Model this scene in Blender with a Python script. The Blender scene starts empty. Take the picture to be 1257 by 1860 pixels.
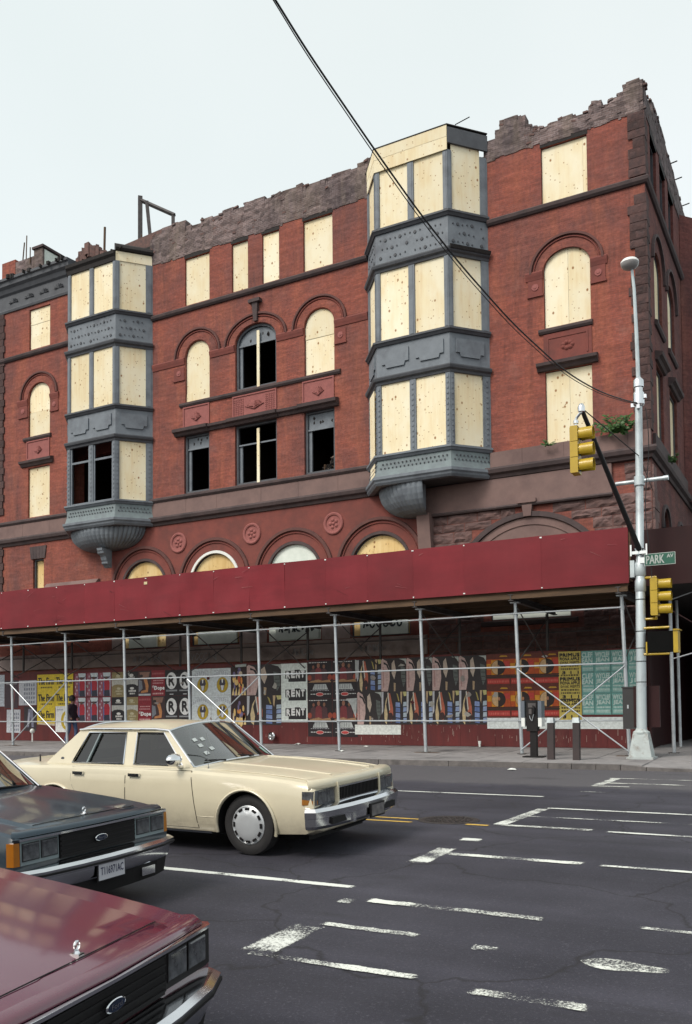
import bpy, math, random
from mathutils import Vector, Matrix
from mathutils.geometry import tessellate_polygon
random.seed(7)
sc = bpy.context.scene
col = sc.collection
R = math.radians
PI = math.pi

# ------------------------------------------------------------------ camera
cam_d = bpy.data.cameras.new('camera')
cam = bpy.data.objects.new('camera', cam_d)
col.objects.link(cam)
sc.camera = cam
yaw, pitch, roll = R(28.8), R(2.267), R(-0.5155)
fw = Vector((-math.sin(yaw) * math.cos(pitch), math.cos(yaw) * math.cos(pitch), math.sin(pitch)))
r0 = Vector((math.cos(yaw), math.sin(yaw), 0))
u0 = r0.cross(fw)
rr = math.cos(roll) * r0 + math.sin(roll) * u0
uu = -math.sin(roll) * r0 + math.cos(roll) * u0
cam.matrix_world = Matrix(((rr.x, uu.x, -fw.x, 0), (rr.y, uu.y, -fw.y, 0), (rr.z, uu.z, -fw.z, 1.55), (0, 0, 0, 1)))
cam_d.sensor_fit = 'VERTICAL'
cam_d.sensor_height = 36
cam_d.lens = 1611 / 1860 * 36
cam_d.shift_y = 294.5 / 1860
cam_d.clip_start = 0.05
cam_d.clip_end = 2000

# ------------------------------------------------------------------ sky, sun, exposure
SUN_EL, SUN_AZ = R(47), R(200)          # high and behind the camera, to its left
world = bpy.data.worlds.new('World')
sc.world = world
world.use_nodes = True
wn, wl = world.node_tree.nodes, world.node_tree.links
wn.clear()
wo = wn.new('ShaderNodeOutputWorld')
b1 = wn.new('ShaderNodeBackground')
b2 = wn.new('ShaderNodeBackground')
add = wn.new('ShaderNodeAddShader')
sky = wn.new('ShaderNodeTexSky')
sky.sky_type = 'NISHITA'
sky.sun_disc = False
sky.sun_elevation = SUN_EL
sky.sun_rotation = SUN_AZ
sky.dust_density = 4
b1.inputs['Strength'].default_value = 0.05
wl.new(sky.outputs[0], b1.inputs['Color'])
tcw = wn.new('ShaderNodeTexCoord')
cn = wn.new('ShaderNodeTexNoise')
cn.inputs['Scale'].default_value = 1.6
cn.inputs['Detail'].default_value = 4
cr = wn.new('ShaderNodeValToRGB')
cr.color_ramp.elements[0].position = 0.3
cr.color_ramp.elements[0].color = (0.83, 0.885, 0.80, 1)
cr.color_ramp.elements[1].position = 0.7
cr.color_ramp.elements[1].color = (0.94, 0.965, 0.89, 1)
wl.new(tcw.outputs['Generated'], cn.inputs['Vector'])
wl.new(cn.outputs['Fac'], cr.inputs['Fac'])
wl.new(cr.outputs[0], b2.inputs['Color'])
b2.inputs['Strength'].default_value = 0.57
wl.new(b1.outputs[0], add.inputs[0])
wl.new(b2.outputs[0], add.inputs[1])
wl.new(add.outputs[0], wo.inputs['Surface'])

sun_d = bpy.data.lights.new('sun', 'SUN')
sun = bpy.data.objects.new('sun', sun_d)
col.objects.link(sun)
sun_d.energy = 1.5
sun_d.angle = R(20)
sun_d.color = (1.0, 0.95, 0.87)
# direction towards the sun: azimuth measured from +Y clockwise
sd = Vector((math.sin(SUN_AZ) * math.cos(SUN_EL), math.cos(SUN_AZ) * math.cos(SUN_EL), math.sin(SUN_EL)))
sun.rotation_euler = sd.to_track_quat('Z', 'Y').to_euler()
sun.location = (0, -10, 40)

sc.view_settings.view_transform = 'Standard'
sc.view_settings.look = 'None'
sc.view_settings.gamma = 1
sc.view_settings.exposure = 0.58
sc.view_settings.use_curve_mapping = False

# ------------------------------------------------------------------ materials
def nodes_of(name):
    m = bpy.data.materials.new(name)
    m.use_nodes = True
    nt = m.node_tree
    bs = nt.nodes['Principled BSDF']
    return m, nt.nodes, nt.links, bs

def rgb(c):
    return (c[0], c[1], c[2], 1)

def mapped(n, l, scale=(1, 1, 1), obj=False):
    mp = n.new('ShaderNodeMapping')
    mp.inputs['Scale'].default_value = scale
    if obj:
        t = n.new('ShaderNodeTexCoord')
        l.new(t.outputs['Object'], mp.inputs['Vector'])
    else:
        g = n.new('ShaderNodeNewGeometry')
        l.new(g.outputs['Position'], mp.inputs['Vector'])
    return mp.outputs[0]

def noise(n, l, vec, scale, detail=5, rough=0.6):
    t = n.new('ShaderNodeTexNoise')
    t.inputs['Scale'].default_value = scale
    t.inputs['Detail'].default_value = detail
    t.inputs['Roughness'].default_value = rough
    l.new(vec, t.inputs['Vector'])
    return t.outputs['Fac']

def ramp(n, l, fac, p0, p1, c0=(0, 0, 0), c1=(1, 1, 1)):
    r = n.new('ShaderNodeValToRGB')
    r.color_ramp.elements[0].position = p0
    r.color_ramp.elements[1].position = p1
    r.color_ramp.elements[0].color = rgb(c0)
    r.color_ramp.elements[1].color = rgb(c1)
    l.new(fac, r.inputs['Fac'])
    return r.outputs[0]

def mix(n, l, fac, a, b, mode='MIX'):
    m = n.new('ShaderNodeMix')
    m.data_type = 'RGBA'
    m.blend_type = mode
    for v, i in ((fac, m.inputs[0]), (a, m.inputs[6]), (b, m.inputs[7])):
        if isinstance(v, (int, float)):
            i.default_value = v
        elif isinstance(v, tuple):
            i.default_value = rgb(v)
        else:
            l.new(v, i)
    return m.outputs[2]

def bump(n, l, bs, h, strength=0.4, dist=0.02):
    b = n.new('ShaderNodeBump')
    b.inputs['Strength'].default_value = strength
    b.inputs['Distance'].default_value = dist
    l.new(h, b.inputs['Height'])
    l.new(b.outputs[0], bs.inputs['Normal'])

def mk(name, c, c2=None, rough=0.7, metal=0.0, vs=1.2, stretch=(1, 1, 1), bs_=0.0, bscale=25, spec=0.4, coat=0.0, obj=False,
       stain=None, stain_s=0.6, stain_lo=0.52, stain_hi=0.75, rnd=0.0, streak=0.0):
    m, n, l, b = nodes_of(name)
    v = mapped(n, l, stretch, obj)
    if c2 is None:
        c2 = tuple(x * 0.8 for x in c)
    f = noise(n, l, v, vs, 6, 0.65)
    o = mix(n, l, ramp(n, l, f, 0.32, 0.68), c2, c)
    if stain:
        f2 = noise(n, l, v, stain_s, 5, 0.6)
        o = mix(n, l, ramp(n, l, f2, stain_lo, stain_hi), o, stain)
    if streak:
        f3 = noise(n, l, mapped(n, l, (1.3, 1.3, 0.3), obj), 1.0, 7, 0.65)
        o = mix(n, l, 1.0, o, ramp(n, l, f3, 0.35, 0.7, (1, 1, 1), (1 - streak,) * 3), 'MULTIPLY')
    if rnd:
        oi = n.new('ShaderNodeObjectInfo')
        o = mix(n, l, 1.0, o, ramp(n, l, oi.outputs['Random'], 0, 1, (1 - rnd,) * 3, (1, 1, 1)), 'MULTIPLY')
    l.new(o, b.inputs['Base Color'])
    b.inputs['Roughness'].default_value = rough
    b.inputs['Metallic'].default_value = metal
    b.inputs['Specular IOR Level'].default_value = spec
    b.inputs['Coat Weight'].default_value = coat
    b.inputs['Coat Roughness'].default_value = 0.06
    if bs_:
        bump(n, l, b, noise(n, l, v, bscale, 6, 0.7), bs_)
    return m

def mk_brick(name, c1, c2, mortar, stain, bw=0.21, bh=0.07, mort=0.006, axis='xy', lump=0.0):
    m, n, l, b = nodes_of(name)
    g = n.new('ShaderNodeNewGeometry')
    sx = n.new('ShaderNodeSeparateXYZ')
    l.new(g.outputs['Position'], sx.inputs[0])
    ad = n.new('ShaderNodeMath')
    if 'x' in axis:
        l.new(sx.outputs[0], ad.inputs[0])
    if 'y' in axis:
        l.new(sx.outputs[1], ad.inputs[1])
    cx = n.new('ShaderNodeCombineXYZ')
    l.new(ad.outputs[0], cx.inputs[0])
    l.new(sx.outputs[2], cx.inputs[1])
    ad.inputs[0].default_value = ad.inputs[1].default_value = 0.0
    br = n.new('ShaderNodeTexBrick')
    br.inputs['Scale'].default_value = 1
    br.inputs['Brick Width'].default_value = bw
    br.inputs['Row Height'].default_value = bh
    br.inputs['Mortar Size'].default_value = mort
    br.inputs['Mortar Smooth'].default_value = 0.3
    br.inputs['Bias'].default_value = -0.1
    br.inputs['Color1'].default_value = rgb(c1)
    br.inputs['Color2'].default_value = rgb(c2)
    br.inputs['Mortar'].default_value = rgb(mortar)
    l.new(cx.outputs[0], br.inputs['Vector'])
    v = g.outputs['Position']
    big = noise(n, l, v, 0.45, 7, 0.66)
    o = mix(n, l, ramp(n, l, big, 0.42, 0.66), br.outputs['Color'], stain)
    if lump:
        lv = n.new('ShaderNodeTexVoronoi')
        lv.inputs['Scale'].default_value = 5.5
        lmp = n.new('ShaderNodeMapping')
        lmp.inputs['Scale'].default_value = (0.7, 0.7, 1.5)
        l.new(v, lmp.inputs['Vector'])
        l.new(lmp.outputs[0], lv.inputs['Vector'])
        ls = n.new('ShaderNodeSeparateColor')
        l.new(lv.outputs['Color'], ls.inputs[0])
        o = mix(n, l, 1.0, o, ramp(n, l, ls.outputs[0], 0.0, 1.0, (1 - lump,) * 3, (1 + lump,) * 3), 'MULTIPLY')
        o = mix(n, l, ramp(n, l, noise(n, l, v, 2.2, 6, 0.7), 0.55, 0.68, (0, 0, 0), (0.7, 0.7, 0.7)), o, (0.23, 0.185, 0.18))
    # warm, cleaner patches and streaks
    mp = n.new('ShaderNodeMapping')
    mp.inputs['Scale'].default_value = (1.6, 1.6, 0.28)
    l.new(v, mp.inputs['Vector'])
    st = noise(n, l, mp.outputs[0], 0.9, 6, 0.7)
    o = mix(n, l, ramp(n, l, st, 0.48, 0.70, (0, 0, 0), (0.6, 0.6, 0.6)), o, (c1[0] * 1.15, c1[1] * 1.28, c1[2] * 1.1))
    mp2 = n.new('ShaderNodeMapping')
    mp2.inputs['Scale'].default_value = (2.2, 2.2, 0.16)
    l.new(v, mp2.inputs['Vector'])
    o = mix(n, l, ramp(n, l, noise(n, l, mp2.outputs[0], 1.0, 6, 0.7), 0.55, 0.74, (0, 0, 0), (0.62, 0.62, 0.62)), o, (0.062, 0.034, 0.033))
    o = mix(n, l, ramp(n, l, noise(n, l, v, 0.8, 8, 0.72), 0.56, 0.74, (0, 0, 0), (0.30, 0.30, 0.30)), o, (0.34, 0.19, 0.155))
    mp3 = n.new('ShaderNodeMapping')
    mp3.inputs['Scale'].default_value = (0.9, 0.9, 6.5)
    l.new(v, mp3.inputs['Vector'])
    o = mix(n, l, 1.0, o, ramp(n, l, noise(n, l, mp3.outputs[0], 1.0, 4, 0.75), 0.35, 0.65, (0.80, 0.80, 0.80), (1.18, 1.18, 1.18)), 'MULTIPLY')
    fine = noise(n, l, v, 9, 4, 0.7)
    o = mix(n, l, 0.75, o, ramp(n, l, fine, 0.25, 0.75, (0.62, 0.62, 0.62), (1.25, 1.25, 1.25)), 'MULTIPLY')
    l.new(o, b.inputs['Base Color'])
    b.inputs['Roughness'].default_value = 0.9
    b.inputs['Specular IOR Level'].default_value = 0.2
    inv = n.new('ShaderNodeMath')
    inv.operation = 'SUBTRACT'
    inv.inputs[0].default_value = 1
    l.new(br.outputs['Fac'], inv.inputs[1])
    bump(n, l, b, inv.outputs[0], 0.5, 0.006)
    return m

def mk_ply(name, base=(0.84, 0.745, 0.52), streak=(0.76, 0.61, 0.38), knot=(0.30, 0.15, 0.06), white=(0.86, 0.80, 0.62)):
    m, n, l, b = nodes_of(name)
    g = n.new('ShaderNodeNewGeometry')
    oi = n.new('ShaderNodeObjectInfo')
    ra = n.new('ShaderNodeVectorMath')
    ra.operation = 'ADD'
    rc = n.new('ShaderNodeCombineXYZ')
    mu = n.new('ShaderNodeMath')
    mu.operation = 'MULTIPLY'
    mu.inputs[1].default_value = 40
    l.new(oi.outputs['Random'], mu.inputs[0])
    l.new(mu.outputs[0], rc.inputs[2])
    l.new(g.outputs['Position'], ra.inputs[0])
    l.new(rc.outputs[0], ra.inputs[1])
    def mp(s):
        q = n.new('ShaderNodeMapping')
        q.inputs['Scale'].default_value = s
        l.new(ra.outputs[0], q.inputs['Vector'])
        return q.outputs[0]
    f = noise(n, l, mp((6, 6, 0.35)), 1.6, 6, 0.7)
    o = mix(n, l, ramp(n, l, f, 0.42, 0.72), base, streak)
    f2 = noise(n, l, mp((1, 1, 0.6)), 0.9, 4, 0.6)
    o = mix(n, l, ramp(n, l, f2, 0.42, 0.62), o, white)
    vo = n.new('ShaderNodeTexVoronoi')
    vo.inputs['Scale'].default_value = 2.9
    vo.inputs['Randomness'].default_value = 1
    l.new(mp((1.2, 1.2, 0.9)), vo.inputs['Vector'])
    k = ramp(n, l, vo.outputs['Distance'], 0.08, 0.17, (1, 1, 1), (0, 0, 0))
    # only some of the cells carry a knot
    sp = n.new('ShaderNodeSeparateColor')
    l.new(vo.outputs['Color'], sp.inputs[0])
    sel = ramp(n, l, sp.outputs[0], 0.30, 0.36)
    kk = n.new('ShaderNodeMath')
    kk.operation = 'MULTIPLY'
    l.new(k, kk.inputs[0])
    l.new(sel, kk.inputs[1])
    o = mix(n, l, kk.outputs[0], o, knot)
    v2 = n.new('ShaderNodeTexVoronoi')
    v2.inputs['Scale'].default_value = 6
    l.new(mp((1, 1, 1)), v2.inputs['Vector'])
    o = mix(n, l, ramp(n, l, v2.outputs['Distance'], 0.10, 0.17, (0.85, 0.85, 0.85), (0, 0, 0)), o, (0.36, 0.21, 0.10))
    o = mix(n, l, 1.0, o, ramp(n, l, oi.outputs['Random'], 0, 1, (0.80, 0.78, 0.74), (1, 1, 1)), 'MULTIPLY')
    l.new(o, b.inputs['Base Color'])
    b.inputs['Roughness'].default_value = 0.8
    b.inputs['Specular IOR Level'].default_value = 0.2
    return m

def mk_paint_worn(name, c, lo, hi, scale=14, big=1.2):
    m, n, l, b = nodes_of(name)
    v = mapped(n, l, (1, 1, 1))
    f = noise(n, l, v, scale, 8, 0.75)
    f2 = noise(n, l, v, big, 4, 0.6)
    a = n.new('ShaderNodeMath')
    a.operation = 'MULTIPLY_ADD'
    l.new(f2, a.inputs[0])
    a.inputs[1].default_value = 0.55
    fs = n.new('ShaderNodeMath')
    fs.operation = 'MULTIPLY'
    fs.inputs[1].default_value = 0.5
    l.new(f, fs.inputs[0])
    l.new(fs.outputs[0], a.inputs[2])
    at = n.new('ShaderNodeAttribute')
    at.attribute_name = 'cover'
    a2 = n.new('ShaderNodeMath')
    a2.operation = 'MULTIPLY_ADD'
    l.new(at.outputs['Fac'], a2.inputs[0])
    a2.inputs[1].default_value = 0.30
    l.new(a.outputs[0], a2.inputs[2])
    k = ramp(n, l, a2.outputs[0], lo, hi)
    b.inputs['Base Color'].default_value = rgb(c)
    b.inputs['Roughness'].default_value = 0.8
    tr = n.new('ShaderNodeBsdfTransparent')
    ms = n.new('ShaderNodeMixShader')
    l.new(k, ms.inputs[0])
    l.new(tr.outputs[0], ms.inputs[1])
    l.new(b.outputs[0], ms.inputs[2])
    l.new(ms.outputs[0], n['Material Output'].inputs['Surface'])
    return m

def mk_glass(name, tint=(0.45, 0.5, 0.48), refl=1.0, f0=0.12):
    m, n, l, b = nodes_of(name)
    n.remove(b)
    tr = n.new('ShaderNodeBsdfTransparent')
    tr.inputs[0].default_value = rgb(tint)
    gl = n.new('ShaderNodeBsdfGlossy')
    gl.inputs['Roughness'].default_value = 0.02
    lw = n.new('ShaderNodeLayerWeight')
    lw.inputs['Blend'].default_value = 0.5
    pw = n.new('ShaderNodeMath')
    pw.operation = 'POWER'
    pw.inputs[1].default_value = 2.4
    l.new(lw.outputs['Facing'], pw.inputs[0])
    ma = n.new('ShaderNodeMath')
    ma.operation = 'MULTIPLY_ADD'
    ma.inputs[1].default_value = refl
    ma.inputs[2].default_value = f0
    ma.use_clamp = True
    l.new(pw.outputs[0], ma.inputs[0])
    ms = n.new('ShaderNodeMixShader')
    l.new(ma.outputs[0], ms.inputs[0])
    l.new(tr.outputs[0], ms.inputs[1])
    l.new(gl.outputs[0], ms.inputs[2])
    l.new(ms.outputs[0], n['Material Output'].inputs['Surface'])
    return m

M = {}
M['brick'] = mk_brick('red brick', (0.285, 0.086, 0.062), (0.215, 0.070, 0.055), (0.19, 0.078, 0.066), (0.150, 0.066, 0.060))
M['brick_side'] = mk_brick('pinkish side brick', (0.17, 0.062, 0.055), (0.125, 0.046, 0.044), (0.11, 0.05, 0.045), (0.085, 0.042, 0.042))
M['spandrel'] = mk('red spandrel plaster', (0.205, 0.058, 0.046), (0.145, 0.046, 0.04), rough=0.9, vs=2.2, bs_=0.3, bscale=14, stain=(0.10, 0.04, 0.036))
M['rubble'] = mk_brick('mortar smeared backup brick', (0.165, 0.118, 0.112), (0.105, 0.078, 0.078), (0.19, 0.155, 0.155), (0.085, 0.068, 0.072), 0.2, 0.075, 0.014, 'x', 0.4)
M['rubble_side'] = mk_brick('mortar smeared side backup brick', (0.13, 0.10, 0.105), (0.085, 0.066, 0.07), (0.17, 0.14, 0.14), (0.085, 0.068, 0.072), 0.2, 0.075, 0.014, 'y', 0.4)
M['rubble_warm'] = mk('broken brick', (0.20, 0.11, 0.095), (0.10, 0.07, 0.068), rough=0.95, vs=7, bs_=0.6, bscale=16, rnd=0.3)
M['stone'] = mk('brownstone trim', (0.088, 0.062, 0.062), (0.055, 0.042, 0.044), rough=0.9, vs=2.5, bs_=0.25, bscale=18, stain=(0.038, 0.03, 0.032))
M['stone_face'] = mk('smooth brownstone', (0.20, 0.130, 0.118), (0.15, 0.10, 0.094), rough=0.9, vs=1.6, bs_=0.15, bscale=30, stain=(0.11, 0.07, 0.068))
M['stone_light'] = mk('painted grey brown sill stone', (0.38, 0.30, 0.28), (0.29, 0.23, 0.22), rough=0.85, vs=2.0, bs_=0.1, stain=(0.14, 0.10, 0.10), stain_s=1.2)
M['stone_rough'] = mk('rough brownstone', (0.205, 0.122, 0.112), (0.115, 0.076, 0.075), rough=0.95, vs=4, stretch=(1, 1, 2.2), bs_=0.9, bscale=7, rnd=0.25, stain=(0.06, 0.042, 0.043))
M['arch'] = mk('dark red arch moulding', (0.13, 0.055, 0.048), (0.085, 0.042, 0.040), rough=0.9, vs=3, bs_=0.2)
M['quoin'] = mk('weathered quoin stone', (0.105, 0.058, 0.054), (0.060, 0.040, 0.041), rough=0.95, vs=5, bs_=0.8, bscale=9, rnd=0.4)
M['terracotta'] = mk('pink terracotta', (0.30, 0.105, 0.095), (0.23, 0.08, 0.075), rough=0.85, vs=5, bs_=0.2, bscale=30)
M['grey'] = mk('grey bay paint', (0.172, 0.196, 0.224), (0.135, 0.155, 0.18), rough=0.65, vs=3, bs_=0.08, bscale=30, stain=(0.085, 0.095, 0.115), stain_s=1.2)
M['grey_pale'] = mk('faded grey bay paint', (0.18, 0.225, 0.235), (0.135, 0.16, 0.175), rough=0.7, vs=3, bs_=0.1, bscale=30)
M['grey_dark'] = mk('dark grey trim', (0.085, 0.092, 0.105), (0.06, 0.064, 0.075), rough=0.7, vs=3)
M['char'] = mk('charred timber', (0.022, 0.018, 0.018), (0.010, 0.009, 0.009), rough=0.85, vs=9, bs_=0.5)
M['inside'] = mk('sooty interior', (0.045, 0.034, 0.030), (0.022, 0.017, 0.016), rough=1.0, spec=0.0, vs=1)
M['debris'] = mk('fire debris', (0.12, 0.09, 0.07), (0.03, 0.025, 0.025), rough=0.9, vs=6)
M['ply'] = mk_ply('new plywood')
M['ply2'] = mk_ply('golden plywood', (0.72, 0.52, 0.24), (0.58, 0.38, 0.15), (0.25, 0.12, 0.05), (0.78, 0.62, 0.34))
M['white_ply'] = mk('white painted board', (0.70, 0.75, 0.70), (0.56, 0.62, 0.57), rough=0.7, vs=2)
M['maroon'] = mk('maroon shed paint', (0.205, 0.019, 0.028), (0.16, 0.015, 0.022), rough=0.5, vs=0.7, stretch=(0.5, 1, 1.8), bs_=0.06, bscale=3, spec=0.22, rnd=0.15, streak=0.16, stain=(0.145, 0.014, 0.021), stain_s=1.6, stain_lo=0.5, stain_hi=0.8)
M['maroon_dark'] = mk('darkened maroon', (0.028, 0.006, 0.007), (0.020, 0.005, 0.006), rough=0.6, vs=0.8, spec=0.25)  # darkened maroon; on the avenue hoarding it holds shade in the colour
M['chrome_bright'] = mk('bright chrome strip', (0.85, 0.86, 0.88), (0.8, 0.81, 0.83), rough=0.08, metal=1.0)
M['hoard'] = mk('maroon hoarding paint', (0.135, 0.018, 0.018), (0.09, 0.014, 0.015), rough=0.6, vs=1.8, stretch=(2.5, 1, 0.5), rnd=0.15, stain=(0.17, 0.05, 0.04), stain_s=1.5, stain_lo=0.6, stain_hi=0.8)
M['timber'] = mk('old deck timber', (0.115, 0.068, 0.038), (0.06, 0.037, 0.023), rough=0.85, vs=3, stretch=(0.4, 2, 3))
M['steel'] = mk('galvanised pipe', (0.50, 0.53, 0.56), (0.36, 0.39, 0.42), rough=0.42, metal=0.55, vs=3)
M['steel_dark'] = mk('dull brace steel', (0.10, 0.09, 0.09), (0.06, 0.055, 0.055), rough=0.6, metal=0.4, vs=3)
M['pole'] = mk('aluminium painted pole', (0.52, 0.58, 0.60), (0.42, 0.47, 0.50), rough=0.4, metal=0.35, vs=2, stretch=(1, 1, 0.5), stain=(0.3, 0.31, 0.33), stain_s=3)
M['polebase'] = mk('grey pole base', (0.42, 0.47, 0.47), (0.33, 0.36, 0.36), rough=0.6, vs=4, stain=(0.2, 0.17, 0.15), stain_s=5)
M['black'] = mk('black metal', (0.014, 0.012, 0.013), (0.009, 0.008, 0.009), rough=0.6, vs=4, spec=0.25)
M['cable'] = mk('black cable', (0.014, 0.013, 0.015), rough=0.6)
M['yellow'] = mk('signal yellow', (0.46, 0.31, 0.018), (0.38, 0.25, 0.016), rough=0.45, vs=5, coat=0.2)
M['lens'] = mk('dark lens', (0.03, 0.03, 0.03), rough=0.15)
M['white'] = mk('white paint', (0.74, 0.76, 0.74), (0.66, 0.68, 0.66), rough=0.5, vs=5)
M['signgreen'] = mk('sign green', (0.022, 0.11, 0.075), (0.018, 0.09, 0.06), rough=0.5)
M['signwhite'] = mk('dull sign white', (0.42, 0.46, 0.44), (0.36, 0.4, 0.38), rough=0.5)
M['concrete'] = mk('sidewalk concrete', (0.29, 0.276, 0.276), (0.215, 0.205, 0.208), rough=0.92, vs=3, bs_=0.15, bscale=40, rnd=0.16, stain=(0.105, 0.10, 0.105), stain_s=0.8)
M['kerb'] = mk('kerb stone', (0.16, 0.145, 0.14), (0.10, 0.092, 0.092), rough=0.9, vs=5, rnd=0.2, stain=(0.07, 0.065, 0.066), stain_s=2)
M['grass'] = mk('leaf green', (0.045, 0.115, 0.022), (0.028, 0.075, 0.018), rough=0.55, vs=8)
M['chrome'] = mk('chrome', (0.70, 0.71, 0.73), (0.62, 0.63, 0.65), rough=0.12, metal=1.0, vs=2)
M['rubber'] = mk('tyre rubber', (0.022, 0.021, 0.022), (0.015, 0.014, 0.015), rough=0.8, vs=8)
M['blackplastic'] = mk('black plastic', (0.012, 0.011, 0.012), rough=0.65, spec=0.2)
M['amber'] = mk('amber lens', (0.40, 0.15, 0.012), (0.30, 0.10, 0.01), rough=0.2, coat=0.6)
M['lampglass'] = mk('headlamp glass', (0.11, 0.115, 0.125), (0.025, 0.026, 0.03), rough=0.12, vs=11, coat=0.5, spec=0.5, obj=True)
M['hubcap'] = mk('hubcap silver', (0.55, 0.57, 0.59), (0.48, 0.5, 0.52), rough=0.3, metal=0.4, vs=4)
M['cloth_in'] = mk('car interior cloth', (0.10, 0.06, 0.045), (0.07, 0.042, 0.033), rough=0.9)
M['glass'] = mk_glass('car glass', (0.34, 0.38, 0.37), 1.0, 0.16)
M['sideglass'] = mk_glass('tinted side glass', (0.15, 0.155, 0.15), 0.6, 0.05)
M['line_white'] = mk_paint_worn('fresh white line', (0.62, 0.64, 0.60), 0.680, 0.770, 40, 2.0)
M['line_mid'] = mk_paint_worn('scuffed white line', (0.62, 0.64, 0.60), 0.745, 0.845, 45, 1.7)
M['line_worn'] = mk_paint_worn('worn white paint', (0.64, 0.66, 0.61), 0.770, 0.865, 50, 1.5)
M['line_thin'] = mk_paint_worn('scuffed white paint', (0.60, 0.62, 0.58), 0.825, 0.910, 50, 1.6)
M['line_yellow'] = mk_paint_worn('worn yellow line', (0.52, 0.33, 0.06), 0.700, 0.790, 40, 2)
M['iron'] = mk('cast iron', (0.05, 0.042, 0.04), (0.03, 0.026, 0.026), rough=0.6, metal=0.3, vs=8)

def mk_asphalt():
    m, n, l, b = nodes_of('asphalt')
    v = mapped(n, l)
    big = noise(n, l, v, 0.35, 5, 0.6)
    o = mix(n, l, ramp(n, l, big, 0.35, 0.7), (0.020, 0.0195, 0.0285), (0.049, 0.0475, 0.063))
    sp = noise(n, l, v, 46, 4, 0.85)
    o = mix(n, l, ramp(n, l, sp, 0.56, 0.72, (0, 0, 0), (0.6, 0.6, 0.6)), o, (0.145, 0.14, 0.165))
    o = mix(n, l, ramp(n, l, noise(n, l, v, 48, 3, 0.8), 0.28, 0.45, (0.7, 0.7, 0.7), (0, 0, 0)), o, (0.014, 0.013, 0.016))
    trk = noise(n, l, mapped(n, l, (0.05, 1.7, 1)), 1.0, 4, 0.5)
    o = mix(n, l, 1.0, o, ramp(n, l, trk, 0.3, 0.7, (0.78, 0.78, 0.78), (1.22, 1.22, 1.22)), 'MULTIPLY')
    ck = n.new('ShaderNodeTexVoronoi')
    ck.feature = 'DISTANCE_TO_EDGE'
    ck.inputs['Scale'].default_value = 0.42
    wv = n.new('ShaderNodeVectorMath')
    wv.operation = 'MULTIPLY_ADD'
    wn_ = n.new('ShaderNodeTexNoise')
    wn_.inputs['Scale'].default_value = 1.4
    wn_.inputs['Detail'].default_value = 6
    l.new(v, wn_.inputs['Vector'])
    l.new(wn_.outputs['Color'], wv.inputs[0])
    wv.inputs[1].default_value = (0.9, 0.9, 0.9)
    l.new(v, wv.inputs[2])
    l.new(wv.outputs[0], ck.inputs['Vector'])
    o = mix(n, l, ramp(n, l, ck.outputs['Distance'], 0.0, 0.012, (0.75, 0.75, 0.75), (0, 0, 0)), o, (0.012, 0.011, 0.013))
    # lighter, polished strip by the far kerb lane
    sx = n.new('ShaderNodeSeparateXYZ')
    l.new(v, sx.inputs[0])
    wob = n.new('ShaderNodeMath')
    wob.operation = 'MULTIPLY_ADD'
    l.new(noise(n, l, v, 1.2, 4, 0.6), wob.inputs[0])
    wob.inputs[1].default_value = 1.2
    l.new(sx.outputs[1], wob.inputs[2])
    far = ramp(n, l, wob.outputs[0], 0.0, 1.0)
    mr = n.new('ShaderNodeMapRange')
    mr.inputs['From Min'].default_value = 17.6
    mr.inputs['From Max'].default_value = 18.3
    l.new(wob.outputs[0], mr.inputs['Value'])
    o = mix(n, l, mr.outputs[0], o, mix(n, l, ramp(n, l, noise(n, l, v, 30, 4, 0.8), 0.3, 0.7), (0.062, 0.059, 0.068), (0.098, 0.094, 0.102)))
    # oil and patch stains
    st = noise(n, l, mapped(n, l, (0.5, 1.6, 1)), 0.8, 5, 0.65)
    o = mix(n, l, ramp(n, l, st, 0.6, 0.75, (0, 0, 0), (0.7, 0.7, 0.7)), o, (0.018, 0.0175, 0.021))
    l.new(o, b.inputs['Base Color'])
    b.inputs['Roughness'].default_value = 0.82
    b.inputs['Specular IOR Level'].default_value = 0.35
    bump(n, l, b, sp, 0.5, 0.006)
    return m
M['asphalt'] = mk_asphalt()

_flat = {}
def fl(c, rough=0.65):
    """flat printing ink / paint of a given colour"""
    if rough == 0.5:
        c = tuple(min(0.86, x * 1.38) for x in c)
    k = tuple(round(x, 3) for x in c) + (rough,)
    if k not in _flat:
        _flat[k] = mk('ink %d' % len(_flat), c, tuple(x * 0.66 + 0.004 for x in c), rough=rough, vs=11, spec=0.3)
    return _flat[k]

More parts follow.
